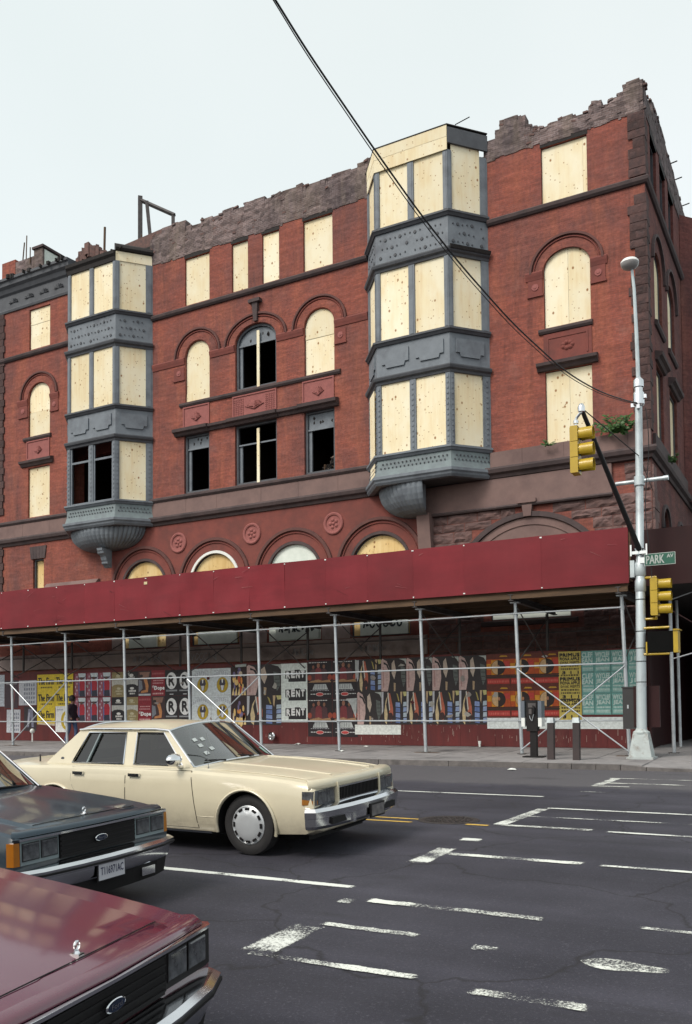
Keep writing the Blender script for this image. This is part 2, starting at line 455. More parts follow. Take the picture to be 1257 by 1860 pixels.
# ------------------------------------------------------------------ mesh helpers
class MB:
    def __init__(s):
        s.v, s.f, s.m, s.cur = [], [], [], 0
    def add(s, vs, fs):
        o = len(s.v)
        s.v += [tuple(p) for p in vs]
        for f in fs:
            s.f.append([i + o for i in f])
            s.m.append(s.cur)
        return s
    def box(s, a, b):
        x0, y0, z0 = a
        x1, y1, z1 = b
        return s.add([(x0, y0, z0), (x1, y0, z0), (x1, y1, z0), (x0, y1, z0), (x0, y0, z1), (x1, y0, z1), (x1, y1, z1), (x0, y1, z1)],
                     [(0, 3, 2, 1), (4, 5, 6, 7), (0, 1, 5, 4), (1, 2, 6, 5), (2, 3, 7, 6), (3, 0, 4, 7)])
    def obox(s, o, ax, ay, az, a, b):
        """box in a local frame: origin o, axes ax ay az"""
        o, ax, ay, az = Vector(o), Vector(ax), Vector(ay), Vector(az)
        t = MB().box(a, b)
        return s.add([o + ax * p[0] + ay * p[1] + az * p[2] for p in t.v], t.f)
    def hexa(s, bot, top):
        """8 corners: bottom quad, top quad"""
        return s.add(list(bot) + list(top), [(0, 3, 2, 1), (4, 5, 6, 7), (0, 1, 5, 4), (1, 2, 6, 5), (2, 3, 7, 6), (3, 0, 4, 7)])
    def tube(s, path, r, n=8, cap=True):
        path = [Vector(p) for p in path]
        rs = r if isinstance(r, (list, tuple)) else [r] * len(path)
        rings = []
        ref = None
        for i, p in enumerate(path):
            d = (path[min(i + 1, len(path) - 1)] - path[max(i - 1, 0)])
            if d.length < 1e-9:
                d = Vector((0, 0, 1))
            d.normalize()
            if ref is None:
                ref = Vector((0, 0, 1)) if abs(d.z) < 0.9 else Vector((1, 0, 0))
            a = d.cross(ref)
            if a.length < 1e-6:
                a = d.cross(Vector((0, 1, 0)))
            a.normalize()
            b = a.cross(d).normalized()
            ref = b
            rings.append([p + (a * math.cos(2 * PI * k / n) + b * math.sin(2 * PI * k / n)) * rs[i] for k in range(n)])
        vs = [q for rg in rings for q in rg]
        fs = []
        for i in range(len(path) - 1):
            for k in range(n):
                k2 = (k + 1) % n
                fs.append((i * n + k, i * n + k2, (i + 1) * n + k2, (i + 1) * n + k))
        if cap:
            fs.append(tuple(range(n - 1, -1, -1)))
            fs.append(tuple((len(path) - 1) * n + k for k in range(n)))
        return s.add(vs, fs)
    def lathe(s, prof, c=(0, 0, 0), axis='z', n=16, a0=0, a1=2 * PI):
        full = abs(a1 - a0 - 2 * PI) < 1e-6
        m = n if full else n + 1
        vs = []
        for (r, h) in prof:
            for k in range(m):
                a = a0 + (a1 - a0) * k / n
                p = (r * math.cos(a), r * math.sin(a), h)
                if axis == 'y':
                    p = (p[0], h, p[1])
                elif axis == 'x':
                    p = (h, p[0], p[1])
                vs.append((c[0] + p[0], c[1] + p[1], c[2] + p[2]))
        fs = []
        for i in range(len(prof) - 1):
            for k in range(n):
                k2 = (k + 1) % m
                fs.append((i * m + k, i * m + k2, (i + 1) * m + k2, (i + 1) * m + k))
        return s.add(vs, fs)
    def sweep(s, path, prof, z=True, caps=True, right=True):
        """closed profile [(out, z)] along an open plan path; out is to the right of travel"""
        P = [Vector((p[0], p[1])) for p in path]
        ms = []
        for i, p in enumerate(P):
            ds = []
            if i > 0:
                ds.append((P[i] - P[i - 1]).normalized())
            if i < len(P) - 1:
                ds.append((P[i + 1] - P[i]).normalized())
            ns = [Vector((d.y, -d.x)) for d in ds]
            if len(ns) == 1:
                ms.append(ns[0])
            else:
                m = (ns[0] + ns[1])
                m.normalize()
                ms.append(m / max(0.3, m.dot(ns[0])))
        k = len(prof)
        vs = []
        for p, m in zip(P, ms):
            for (o, zz) in prof:
                vs.append((p.x + m.x * o, p.y + m.y * o, zz))
        fs = []
        for i in range(len(P) - 1):
            for j in range(k):
                j2 = (j + 1) % k
                fs.append((i * k + j, i * k + j2, (i + 1) * k + j2, (i + 1) * k + j))
        if caps:
            fs.append(tuple(range(k)))
            fs.append(tuple((len(P) - 1) * k + j for j in range(k - 1, -1, -1)))
        return s.add(vs, fs)
    def poly(s, loop, fn, holes=()):
        """flat polygon with holes: 2d points mapped by fn"""
        loops = [[Vector((p[0], p[1], 0)) for p in lp] for lp in [loop] + list(holes)]
        tri = tessellate_polygon(loops)
        flat = [p for lp in loops for p in lp]
        return s.add([fn(p.x, p.y) for p in flat], [tuple(t) for t in tri])
    def extrude(s, loop, fn, d0, d1):
        """closed prism of a 2d loop between depths d0 and d1; fn(x, z, d)"""
        n = len(loop)
        vs = [fn(p[0], p[1], d0) for p in loop] + [fn(p[0], p[1], d1) for p in loop]
        fs = [(i, (i + 1) % n, n + (i + 1) % n, n + i) for i in range(n)]
        tri = tessellate_polygon([[Vector((p[0], p[1], 0)) for p in loop]])
        fs += [tuple(t) for t in tri] + [tuple(n + i for i in reversed(t)) for t in tri]
        return s.add(vs, fs)
    def build(s, name, mats, parent=None, label=None, cat=None, group=None, kind=None, smooth=None, origin=None, fixn=True):
        me = bpy.data.meshes.new(name)
        if origin is None:
            lo = [min(p[i] for p in s.v) for i in range(3)]
            hi = [max(p[i] for p in s.v) for i in range(3)]
            origin = ((lo[0] + hi[0]) / 2, (lo[1] + hi[1]) / 2, lo[2])
        ox, oy, oz = origin
        me.from_pydata([(p[0] - ox, p[1] - oy, p[2] - oz) for p in s.v], [], s.f)
        if not isinstance(mats, (list, tuple)):
            mats = [mats]
        for m in mats:
            me.materials.append(M[m] if isinstance(m, str) else m)
        if len(mats) > 1:
            me.polygons.foreach_set('material_index', s.m)
        me.update()
        if fixn:
            import bmesh
            bm = bmesh.new()
            bm.from_mesh(me)
            bmesh.ops.recalc_face_normals(bm, faces=bm.faces)
            bm.to_mesh(me)
            bm.free()
        if smooth is not None:
            me.polygons.foreach_set('use_smooth', [True] * len(me.polygons))
            me.set_sharp_from_angle(angle=R(smooth))
        o = bpy.data.objects.new(name, me)
        o.location = origin
        col.objects.link(o)
        if parent is not None:
            attach(o, parent)
        tag(o, label, cat, group, kind)
        return o

def attach(o, parent):
    o.parent = parent
    o.matrix_parent_inverse = world_matrix(parent).inverted()

def world_matrix(o):
    if o.parent is None:
        return o.matrix_basis.copy()
    return world_matrix(o.parent) @ o.matrix_parent_inverse @ o.matrix_basis

def tag(o, label=None, cat=None, group=None, kind=None):
    if label:
        o['label'] = label
    if cat:
        o['category'] = cat
    if group:
        o['group'] = group
    if kind:
        o['kind'] = kind
    return o

def empty(name, loc, label=None, cat=None, group=None, kind=None):
    o = bpy.data.objects.new(name, None)
    o.location = loc
    o.empty_display_size = 0.3
    col.objects.link(o)
    return tag(o, label, cat, group, kind)

def place(me_obj, name, loc, rot=(0, 0, 0), scale=(1, 1, 1), parent=None):
    """another individual that shares the mesh of me_obj"""
    o = me_obj.copy()
    o.name = name
    o.parent = None
    o.matrix_parent_inverse = Matrix()
    o.location, o.rotation_euler, o.scale = loc, rot, scale
    col.objects.link(o)
    if parent is not None:
        attach(o, parent)
    return o

def arc(cx, cz, r, a0, a1, n, rz=None):
    rz = r if rz is None else rz
    return [(cx + r * math.cos(a0 + (a1 - a0) * i / n), cz + rz * math.sin(a0 + (a1 - a0) * i / n)) for i in range(n + 1)]

def jit(a):
    return random.uniform(-a, a)

def text_mesh(txt, size=1.0, cx=True):
    """2d outline mesh of some lettering: returns verts, faces, width, height"""
    cu = bpy.data.curves.new('t', 'FONT')
    cu.body = txt
    cu.size = size
    cu.resolution_u = 2
    cu.fill_mode = 'FRONT'
    o = bpy.data.objects.new('t', cu)
    col.objects.link(o)
    dg = bpy.context.evaluated_depsgraph_get()
    me = bpy.data.meshes.new_from_object(o.evaluated_get(dg))
    vs = [tuple(v.co) for v in me.vertices]
    fs = [tuple(p.vertices) for p in me.polygons]
    bpy.data.objects.remove(o)
    bpy.data.curves.remove(cu)
    bpy.data.meshes.remove(me)
    return vs, fs
_tm = {}
def lettering(mb, txt, fn, x0, x1, z0, z1, bold=0.0):
    """fit lettering into the rectangle x0..x1, z0..z1 of a plane; fn(x, z) -> point"""
    if txt not in _tm:
        _tm[txt] = text_mesh(txt)
    vs, fs = _tm[txt]
    lo = (min(v[0] for v in vs), min(v[1] for v in vs))
    hi = (max(v[0] for v in vs), max(v[1] for v in vs))
    sx = (x1 - x0) / (hi[0] - lo[0])
    sz = (z1 - z0) / (hi[1] - lo[1])
    offs = [(0, 0)] if not bold else [(-bold, 0), (bold, 0), (0, bold), (0, -bold)]
    for k, (dx, dz) in enumerate(offs):
        mb.add([fn(x0 + (v[0] - lo[0]) * sx + dx, z0 + (v[1] - lo[1]) * sz + dz, 0.0006 * k) for v in vs], fs)

# ------------------------------------------------------------------ ground, road, sidewalk
def gz(y):
    """road surface: level beyond the crown, falling towards the near gutter"""
    return -0.04 * max(0.0, 10.5 - max(y, 0.0))

KY = 22.2                                 # kerb face
def sz(x, y):
    d = 0.13
    if x > -4.6:
        d = max(0.025, 0.13 - 0.105 * min(1, (x + 4.6) / 1.2))
    k = max(0.0, min(1.0, (y - KY) / 2.2))
    return d * (1 - k) + 0.13 * k + 0.022 * (y - KY)

mb = MB()
mb.add([(-900, -900, -0.75), (900, -900, -0.75), (900, 900, -0.75), (-900, 900, -0.75)], [(0, 1, 2, 3)])
mb.build('ground', 'asphalt', kind='structure', origin=(0, 0, -0.75))

mb = MB()
ys = [-6, -3, 0, 1.5, 3, 4.5, 6, 7.5, 9, 10.5, 13, 16, 19, 22.25]
xs = [-250, -120, -60, -40, -30, -20, -12, -8, -4, 0, 4, 8, 20, 60, 200]
vs = [(x, y, gz(y)) for x in xs for y in ys]
ny = len(ys)
mb.add(vs, [(i * ny + j, (i + 1) * ny + j, (i + 1) * ny + j + 1, i * ny + j + 1) for i in range(len(xs) - 1) for j in range(ny - 1)])
# the avenue running away beyond the corner
mb.add([(-0.5, 22.25, 0), (30, 22.25, 0), (30, 300, 0), (-0.5, 300, 0)], [(0, 1, 2, 3)])
road = mb.build('road', 'asphalt', kind='structure', origin=(0, 0, 0), smooth=30)

def strip(name, x0, x1, y0, y1, mat, lift=0.005, jag=0.0, n=10, skew=0.0):
    """a painted strip laid on the road surface, with uneven edges"""
    m = MB()
    pts, cov = [], []
    fr = (0.0, 0.18, 0.5, 0.82, 1.0)
    short = min(abs(x1 - x0) * 0.2, 0.12) / abs(x1 - x0)
    ts = [0.0, short] + [short + (1 - 2 * short) * i / n for i in range(1, n)] + [1 - short, 1.0]
    for t in ts:
        x = x0 + (x1 - x0) * t
        ja, jb = jit(jag) * 0.35, jit(jag) * 0.35
        for f in fr:
            y = y0 + ja + (y1 + jb - y0 - ja) * f + skew * t
            pts.append((x, y, gz(y) + lift))
            cov.append(0.0 if f in (0.0, 1.0) or t in (0.0, 1.0) else 1.0)
    k = len(fr)
    m.add(pts, [(i * k + j, (i + 1) * k + j, (i + 1) * k + j + 1, i * k + j + 1) for i in range(len(ts) - 1) for j in range(k - 1)])
    o = m.build(name, mat, road)
    at = o.data.attributes.new('cover', 'FLOAT', 'POINT')
    at.data.foreach_set('value', cov)
    return o

strip('lane_line', -6.75, -3.93, 7.33, 7.46, 'line_white', jag=0.004)
strip('lane_line', -14.2, -11.2, 7.33, 7.46, 'line_white', jag=0.004)
strip('lane_line', -8.6, -4.38, 15.13, 15.27, 'line_white', jag=0.006)
strip('lane_line', -20, -13.0, 15.13, 15.27, 'line_white', jag=0.006)
strip('centre_line', -40, -5.0, 11.36, 11.48, 'line_yellow', jag=0.006, n=24)
strip('centre_line', -40, -5.0, 11.02, 11.14, 'line_yellow', jag=0.006, n=24)
strip('centre_line', -4.4, -3.98, 11.12, 11.26, 'line_yellow', jag=0.01)
# crosswalk: worn bars across the avenue and the stubs of their left ends
strip('crosswalk_bar', -4.30, -4.02, 17.5, 20.0, 'line_mid', jag=0.03, n=4)
strip('crosswalk_line', -4.40, 3.0, 19.569, 19.701, 'line_worn', jag=0.03, n=20, lift=0.009)
strip('crosswalk_line', -4.30, 4.0, 18.280, 18.490, 'line_worn', jag=0.03, n=20, lift=0.009)
strip('crosswalk_line', -4.30, -3.4, 17.527, 17.723, 'line_worn', jag=0.03, lift=0.009)
strip('crosswalk_line', -4.30, -3.3, 16.311, 16.389, 'line_thin', jag=0.03, lift=0.009)
strip('crosswalk_bar', -4.06, -3.80, 10.95, 13.75, 'line_mid', jag=0.04, n=6)
strip('crosswalk_line', -4.00, 4.0, 13.382, 13.538, 'line_mid', jag=0.025, n=20, lift=0.009)
strip('crosswalk_line', -4.00, 4.0, 12.298, 12.422, 'line_worn', jag=0.03, n=20, lift=0.009)
strip('crosswalk_line', -4.00, -2.6, 11.180, 11.390, 'line_worn', jag=0.03, lift=0.009)
strip('crosswalk_line', -2.60, 4.0, 11.140, 11.280, 'line_mid', jag=0.03, n=20, lift=0.009)
strip('crosswalk_bar', -4.00, -3.66, 9.92, 10.14, 'line_mid', jag=0.03)
strip('crosswalk_bar', -4.06, -3.74, 8.5, 9.6, 'line_mid', jag=0.05, n=4)
strip('crosswalk_line', -4.02, -2.2, 9.064, 9.236, 'line_worn', jag=0.03, n=14, lift=0.009)
strip('crosswalk_line', -2.20, 3.5, 9.075, 9.185, 'line_mid', jag=0.03, n=14, lift=0.009)
strip('crosswalk_bar', -3.92, -3.72, 6.82, 7.02, 'line_thin', jag=0.04)
strip('crosswalk_line', -3.72, -1.98, 6.922, 7.078, 'line_worn', jag=0.04, n=14, lift=0.009)
strip('crosswalk_line', -1.42, 2.5, 6.995, 7.105, 'line_worn', jag=0.03, n=14, lift=0.009)
strip('crosswalk_bar', -3.92, -3.52, 5.3, 6.25, 'line_mid', jag=0.06, n=5)
strip('crosswalk_line', -3.72, -2.7, 6.138, 6.262, 'line_worn', jag=0.03, lift=0.009)
strip('crosswalk_line', -3.86, -2.35, 5.278, 5.402, 'line_worn', jag=0.03, n=12, lift=0.009)
strip('crosswalk_line', -2.40, -2.05, 6.022, 6.178, 'line_thin', jag=0.04, lift=0.009)
m = MB()
m.add([(-1.56 + 0.29 + 0.29 * math.cos(a), 6.11 + 0.105 * math.sin(a) * (1 + 0.3 * math.cos(a * 3)), gz(6.1) + 0.005 - 0.04 * -0.105 * math.sin(a)) for a in [2 * PI * i / 22 for i in range(22)]], [tuple(range(22))])
o = m.build('paint_patch', 'line_worn', road)
at = o.data.attributes.new('cover', 'FLOAT', 'POINT')
at.data.foreach_set('value', [0.9] * len(o.data.vertices))
strip('crosswalk_line', -2.10, -1.22, 5.182, 5.338, 'line_worn', jag=0.03, n=10, lift=0.009)
strip('crosswalk_line', -0.70, 2.5, 5.218, 5.342, 'line_worn', jag=0.03, n=10, lift=0.009)

# manhole cover
mh = MB()
mh.lathe([(0.0, 0.008), (0.34, 0.008), (0.345, 0.012), (0.42, 0.012), (0.43, 0.003)], (-4.72, 11.5, 0), 'z', 36)
mo = mh.build('manhole_cover', 'iron', label='round cast iron manhole cover in the road beside the yellow centre lines', cat='manhole cover', smooth=40)
for ring, nn in ((0.08, 6), (0.16, 12), (0.24, 18), (0.31, 24)):
    st = MB()
    for i in range(nn):
        a = 2 * PI * i / nn
        c, s_ = math.cos(a), math.sin(a)
        st.obox((-4.72 + ring * c, 11.5 + ring * s_, 0.006), (c, s_, 0), (-s_, c, 0), (0, 0, 1), (-0.018, -0.022, 0), (0.018, 0.022, 0.009))
    st.build('raised_studs', 'iron', mo, kind='stuff')

# sidewalk bed, slabs and kerb
mb = MB()
xs = [-200, -100, -60, -40, -20, -8, -4.6, -4.2, -3.8, -3.4, 2, 6]
ys = [KY + 0.1, 23.2, 24.4, 27, 30.2]
vs = [(x, y, sz(x, y) - 0.012) for x in xs for y in ys]
ny = len(ys)
mb.add(vs, [(i * ny + j, (i + 1) * ny + j, (i + 1) * ny + j + 1, i * ny + j + 1) for i in range(len(xs) - 1) for j in range(ny - 1)])
mb.add([(-5.2, 30.2, 0.29), (-0.5, 30.2, 0.29), (-0.5, 200, 0.29), (-5.2, 200, 0.29)], [(0, 1, 2, 3)])
sidewalk = mb.build('sidewalk', 'concrete', kind='structure', origin=(0, 0, 0))
SL = 1.52
tm = MB()
h = SL / 2 - 0.011
tm.hexa([(-h, -h, -0.06), (h, -h, -0.06), (h, h, -0.06), (-h, h, -0.06)], [(-h + 0.006, -h + 0.006, 0), (h - 0.006, -h + 0.006, 0), (h - 0.006, h - 0.006, 0), (-h + 0.006, h - 0.006, 0)])
slab0 = tm.build('paving_slab', 'concrete', origin=(0, 0, 0))
first = True
for i in range(40):
    for j in range(5):
        x = 1.2 - i * SL
        y = KY + 0.2 + SL * (j + 0.5)
        zz = sz(x, y) + jit(0.002)
        rx = math.atan((sz(x, y + 0.7) - sz(x, y - 0.7)) / 1.4)
        ry = -math.atan((sz(x + 0.7, y) - sz(x - 0.7, y)) / 1.4)
        if first:
            slab0.location, slab0.rotation_euler = (x, y, zz), (rx, ry, 0)
            attach(slab0, sidewalk)
            first = False
        else:
            place(slab0, 'paving_slab', (x, y, zz), (rx + jit(0.002), ry + jit(0.002), 0), parent=sidewalk)
kerb = empty('kerb', (-8, KY, 0), kind='structure')
x = 5.0
k = 0
while x > -60:
    L = random.choice((2.1, 2.4, 1.8, 2.7))
    if -6 < x < -2.5:
        L = 0.6
    km = MB()
    z0, z1 = sz(x, KY) + 0.004, sz(x - L, KY) + 0.004
    y0 = KY + jit(0.006)
    km.hexa([(x - L + 0.008, y0, -0.2), (x - 0.008, y0, -0.2), (x - 0.008, y0 + 0.2, -0.2), (x - L + 0.008, y0 + 0.2, -0.2)],
            [(x - L + 0.008, y0 + 0.015, z1), (x - 0.008, y0 + 0.015, z0), (x - 0.008, y0 + 0.2, z0 + 0.004), (x - L + 0.008, y0 + 0.2, z1 + 0.004)])
    km.build('kerb_stone', 'kerb', kerb)
    x -= L
    k += 1

# ------------------------------------------------------------------ the brick building
FY = 30.0
XR, XL = -5.03, -36.1
BLD = empty('brick_building', (-20, FY, 0), 'fire gutted red brick corner building with boarded windows and broken roofline', 'building')

def front(x, z, d=0.0):
    return (x, FY - d, z)
def side(y, z, d=0.0):
    return (XR + d, y, z)

def hole(x0, x1, z0, z1, rise=0.0, n=12):
    """outline of an opening; z1 is the top, or the springing when rise > 0"""
    if rise <= 0:
        return [(x0, z0), (x1, z0), (x1, z1), (x0, z1)]
    return [(x0, z0), (x1, z0)] + arc((x0 + x1) / 2, z1, (x1 - x0) / 2, 0, PI, n, rise)

OPEN = dict(
    l4=(-33.99, -32.57, 19.2, 21.2, 0), l3=(-34.02, -32.56, 14.92, 16.85, .66), l2=(-34.03, -32.56, 10.96, 13.38, 0), slot=(-33.65, -32.92, 7.2, 8.9, 0),
    wA=(-24.34, -23.01, 19.18, 21.26, 0), wB=(-21.84, -21.0, 19.18, 21.26, 0), wC=(-20.28, -19.45, 19.18, 21.26, 0), wD=(-18.29, -16.93, 19.18, 21.26, 0),
    a1=(-24.33, -23.02, 14.92, 16.87, .66), a2=(-21.67, -19.61, 14.92, 16.87, .74), a3=(-18.27, -16.89, 14.92, 16.87, .67),
    d1=(-24.40, -23.04, 10.92, 13.46, 0), d2=(-21.70, -19.61, 10.92, 13.46, 0), d3=(-18.30, -16.90, 10.92, 13.46, 0),
    r4=(-8.51, -6.91, 19.12, 21.16, 0), r3=(-8.49, -6.88, 14.72, 16.78, .66), r2=(-8.49, -6.88, 10.64, 13.18, 0),
    g1=(-27.93, -25.43, 4.3, 6.98, 1.25), g2=(-24.05, -21.55, 4.3, 6.98, 1.25), g3=(-20.10, -17.60, 4.3, 6.98, 1.25), g4=(-16.24, -13.74, 4.3, 6.98, 1.25),
    gx=(-10.6, -7.74, 4.64, 6.4, 0),
    # openings behind the two bays
    b1a=(-30.6, -26.7, 10.9, 13.4, 0), b1b=(-30.6, -26.7, 15.0, 17.5, 0), b1c=(-30.6, -26.7, 19.2, 21.2, 0),
    b2a=(-14.8, -11.1, 10.9, 13.4, 0), b2b=(-14.8, -11.1, 15.0, 17.5, 0), b2c=(-14.8, -11.1, 19.2, 21.2, 0))
SOPEN = dict(
    s4a=(31.1, 32.3, 19.15, 21.2, 0), s4b=(33.0, 34.2, 19.15, 21.2, 0), s4c=(34.9, 36.1, 19.15, 21.2, 0), s4d=(38.4, 39.8, 19.15, 21.2, 0),
    s3a=(31.4, 32.9, 14.8, 16.8, .62), s3b=(34.2, 35.75, 14.8, 16.8, .64),
    s2a=(31.4, 32.75, 10.75, 13.3, 0), s2b=(34.2, 35.9, 10.75, 13.3, 0), sg=(31.9, 33.4, 5.4, 7.7, .75), sg2=(35.2, 36.7, 5.4, 7.7, .75))

def wall(name, outer, opens, fn, mat, depth=0.30):
    m = MB()
    hs = [hole(*o) for o in opens.values()]
    m.poly(outer, lambda x, z: fn(x, z, 0), hs)
    for hh in hs:
        n = len(hh)
        vs = [fn(p[0], p[1], 0) for p in hh] + [fn(p[0], p[1], -depth) for p in hh]
        m.add(vs, [(i, (i + 1) % n, n + (i + 1) % n, n + i) for i in range(n)])
    return m.build(name, mat, BLD, fixn=False)
wall('brick_wall', [(XL, -0.5), (XR, -0.5), (XR, 21.5), (XL, 21.5)], OPEN, front, 'brick')
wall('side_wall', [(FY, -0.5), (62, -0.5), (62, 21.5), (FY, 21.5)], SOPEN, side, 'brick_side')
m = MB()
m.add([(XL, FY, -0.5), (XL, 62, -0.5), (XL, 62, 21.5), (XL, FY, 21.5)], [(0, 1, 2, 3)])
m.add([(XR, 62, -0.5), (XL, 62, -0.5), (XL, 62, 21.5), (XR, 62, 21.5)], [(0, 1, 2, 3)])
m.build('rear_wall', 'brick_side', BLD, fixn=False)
# sooty floors and an inner partition keep the rooms dark
for zf in (6.0, 10.45, 14.45, 18.7, 21.42):
    m = MB()
    m.box((XL + 0.1, FY + 0.31, zf - 0.15), (XR - 0.31, 61.8, zf))
    m.build('floor_slab', 'inside', BLD)
m = MB()
m.box((XL + 0.2, FY + 4.2, 0), (XR - 4.2, FY + 4.3, 21.2))
m.box((XR - 4.2, FY + 4.2, 0), (XR - 4.1, 61, 21.2))
m.build('partition', 'inside', BLD)
for xw in (-31.8, -25.4, -22.35, -18.95, -15.9, -10.2):
    m = MB()
    m.box((xw, FY + 0.31, 6.0), (xw + 0.1, FY + 4.19, 21.2))
    m.build('partition', 'inside', BLD)

# --- windows: frame lining in the reveal + what fills it
def frame_ring(o, fn, t=0.07, d0=-0.24, d1=-0.10, n=12):
    x0, x1, z0, z1, rise = o
    outer = hole(x0 + 0.004, x1 - 0.004, z0 + 0.004, z1 - (0.004 if not rise else 0), max(0, rise - 0.004) if rise else 0, n)
    inner = hole(x0 + t, x1 - t, z0 + t, z1 - (t if not rise else 0), (rise - t) if rise else 0, n)
    k = len(outer)
    m = MB()
    vs = []
    for lp, d in ((outer, d1), (inner, d1), (inner, d0), (outer, d0)):
        vs += [fn(p[0], p[1], d) for p in lp]
    fs = []
    for a in range(4):
        b = (a + 1) % 4
        for i in range(k):
            j = (i + 1) % k
            fs.append((a * k + i, a * k + j, b * k + j, b * k + i))
    m.add(vs, fs)
    return m

def board(loop, fn, d0, d1, parent, mat='ply', name='plywood_sheet', label=None):
    m = MB()
    m.extrude(loop, fn, d0, d1)
    return m.build(name, mat, parent, label=label)

def boarded(key, o, fn, cuts=(), vcuts=(), mat='ply', d=-0.085):
    x0, x1, z0, z1, rise = o
    w = frame_ring(o, fn).build('window', 'grey_dark', BLD, label=None)
    g = 0.018
    zs_ = [z0 + g] + list(cuts) + [z1 if rise else z1 - g]
    xs_ = [x0 + g] + list(vcuts) + [x1 - g]
    for i in range(len(zs_) - 1):
        for j in range(len(xs_) - 1):
            dd = d + jit(0.012)
            a, b = xs_[j] + (0.004 if j else 0), xs_[j + 1] - 0.004
            c = zs_[i] + (0.005 if i else 0)
            e = zs_[i + 1]
            if rise and i == len(zs_) - 2:
                cx = (x0 + x1) / 2
                rx = (x1 - x0) / 2 - g
                pts = [(a, c), (b, c)]
                n = 12
                for k in range(n + 1):
                    xx = b + (a - b) * k / n
                    pts.append((xx, z1 + (rise - g) * math.sqrt(max(0, 1 - ((xx - cx) / rx) ** 2))))
                # drop doubles at the springing
                q = [pts[0]]
                for p_ in pts[1:]:
                    if (p_[0] - q[-1][0]) ** 2 + (p_[1] - q[-1][1]) ** 2 > 1e-6:
                        q.append(p_)
                board(q, fn, dd - 0.02, dd, w, mat)
            else:
                board([(a, c), (b, c), (b, e - 0.004), (a, e - 0.004)], fn, dd - 0.02, dd, w, mat)
    return w

boarded('l4', OPEN['l4'], front, (19.85, 20.45))
boarded('l3', OPEN['l3'], front, (16.1,))
boarded('l2', OPEN['l2'], front, (), ())
boarded('slot', OPEN['slot'], front, (), (), 'ply2', d=-0.2)
boarded('wA', OPEN['wA'], front)
boarded('wB', OPEN['wB'], front)
boarded('wC', OPEN['wC'], front)
boarded('wD', OPEN['wD'], front)
boarded('a1', OPEN['a1'], front, (15.3,))
boarded('a3', OPEN['a3'], front, (16.4,))
boarded('r4', OPEN['r4'], front, (), (-7.07,))
boarded('r3', OPEN['r3'], front, (), (-7.65,))
boarded('r2', OPEN['r2'], front, (), (-7.66,))
for k in ('g1', 'g2', 'g4'):
    boarded(k, OPEN[k], front, (6.0,), (), 'ply2', d=-0.12)
boarded('g3', OPEN['g3'], front, (6.0,), (), 'white_ply', d=-0.07)
for k in SOPEN:
    if k[1] in '23':
        boarded(k, SOPEN[k], side, d=-0.14)
    else:
        w = frame_ring(SOPEN[k], side).build('window', 'grey_dark', BLD)

# --- burnt open windows
def sash(parent, pts, mat='grey_dark', r=0.03, d=-0.17, fn=front, name='glazing_bar'):
    m = MB()
    (x0, z0), (x1, z1) = pts
    if abs(x1 - x0) < 1e-6:
        loop = [(x0 - r, z0), (x0 + r, z0), (x0 + r, z1), (x0 - r, z1)]
    else:
        loop = [(x0, z0 - r), (x1, z1 - r), (x1, z1 + r), (x0, z0 + r)]
    m.extrude(loop, fn, d - 0.03, d + 0.03)
    return m.build(name, mat, parent)

def burnt(key, strip_x=None, trans=None, panel=False, jamb=True):
    o = OPEN[key]
    x0, x1, z0, z1, rise = o
    w = frame_ring(o, front, t=0.10).build('window', 'grey_dark', BLD)
    if jamb:
        m = MB()
        m.extrude([(x0 + 0.10, z0 + 0.1), (x0 + 0.24, z0 + 0.1), (x0 + 0.24, trans or z1 - 0.3), (x0 + 0.10, trans or z1 - 0.3)], front, -0.28, -0.20)
        m.build('sash_jamb', 'grey', w)
    if strip_x:
        m = MB()
        m.extrude([(strip_x - 0.065, z0 + 0.02), (strip_x + 0.065, z0 + 0.02), (strip_x + 0.065, z1 + (0.45 if rise else -0.25)), (strip_x - 0.065, z1 + (0.45 if rise else -0.25))], front, -0.11, -0.07)
        m.build('timber_batten', 'ply', w, label='pale new timber batten nailed upright in the burnt window')
    if trans:
        sash(w, [(x0 + 0.1, trans), (x1 - 0.1, trans)], 'grey')
    if panel:
        m = MB()
        if rise:
            hh = [(x0 + 0.1, z1 - 0.05)] + [(x1 - 0.1, z1 - 0.05)] + arc((x0 + x1) / 2, z1, (x1 - x0) / 2 - 0.1, 0.02, PI - 0.02, 10, rise - 0.12)
        else:
            hh = [(x0 + 0.1, trans), (x1 - 0.1, trans), (x1 - 0.1, z1 - 0.1), (x0 + 0.1, z1 - 0.1)]
        m.extrude(hh, front, -0.22, -0.19)
        tp = m.build('transom_panel', 'grey', w)
        for q in range(5):
            px, pz = random.uniform(x0 + 0.2, x1 - 0.2), (z1 + 0.25 if rise else (trans + z1) / 2) + jit(0.12)
            mm = MB()
            mm.extrude([(px + 0.05 * math.cos(a) * random.uniform(.5, 1.3), pz + 0.08 * math.sin(a) * random.uniform(.5, 1.3)) for a in [i * PI / 3 for i in range(6)]], front, -0.19, -0.186)
            mm.build('scorch_hole', 'char', tp)
    return w
burnt('a2', -20.56, 16.82, True)
w = burnt('d2', -20.58, 12.62, False)
burnt('d1', None, 12.85, True)
w3 = burnt('d3', None, 12.72, True)
m = MB()
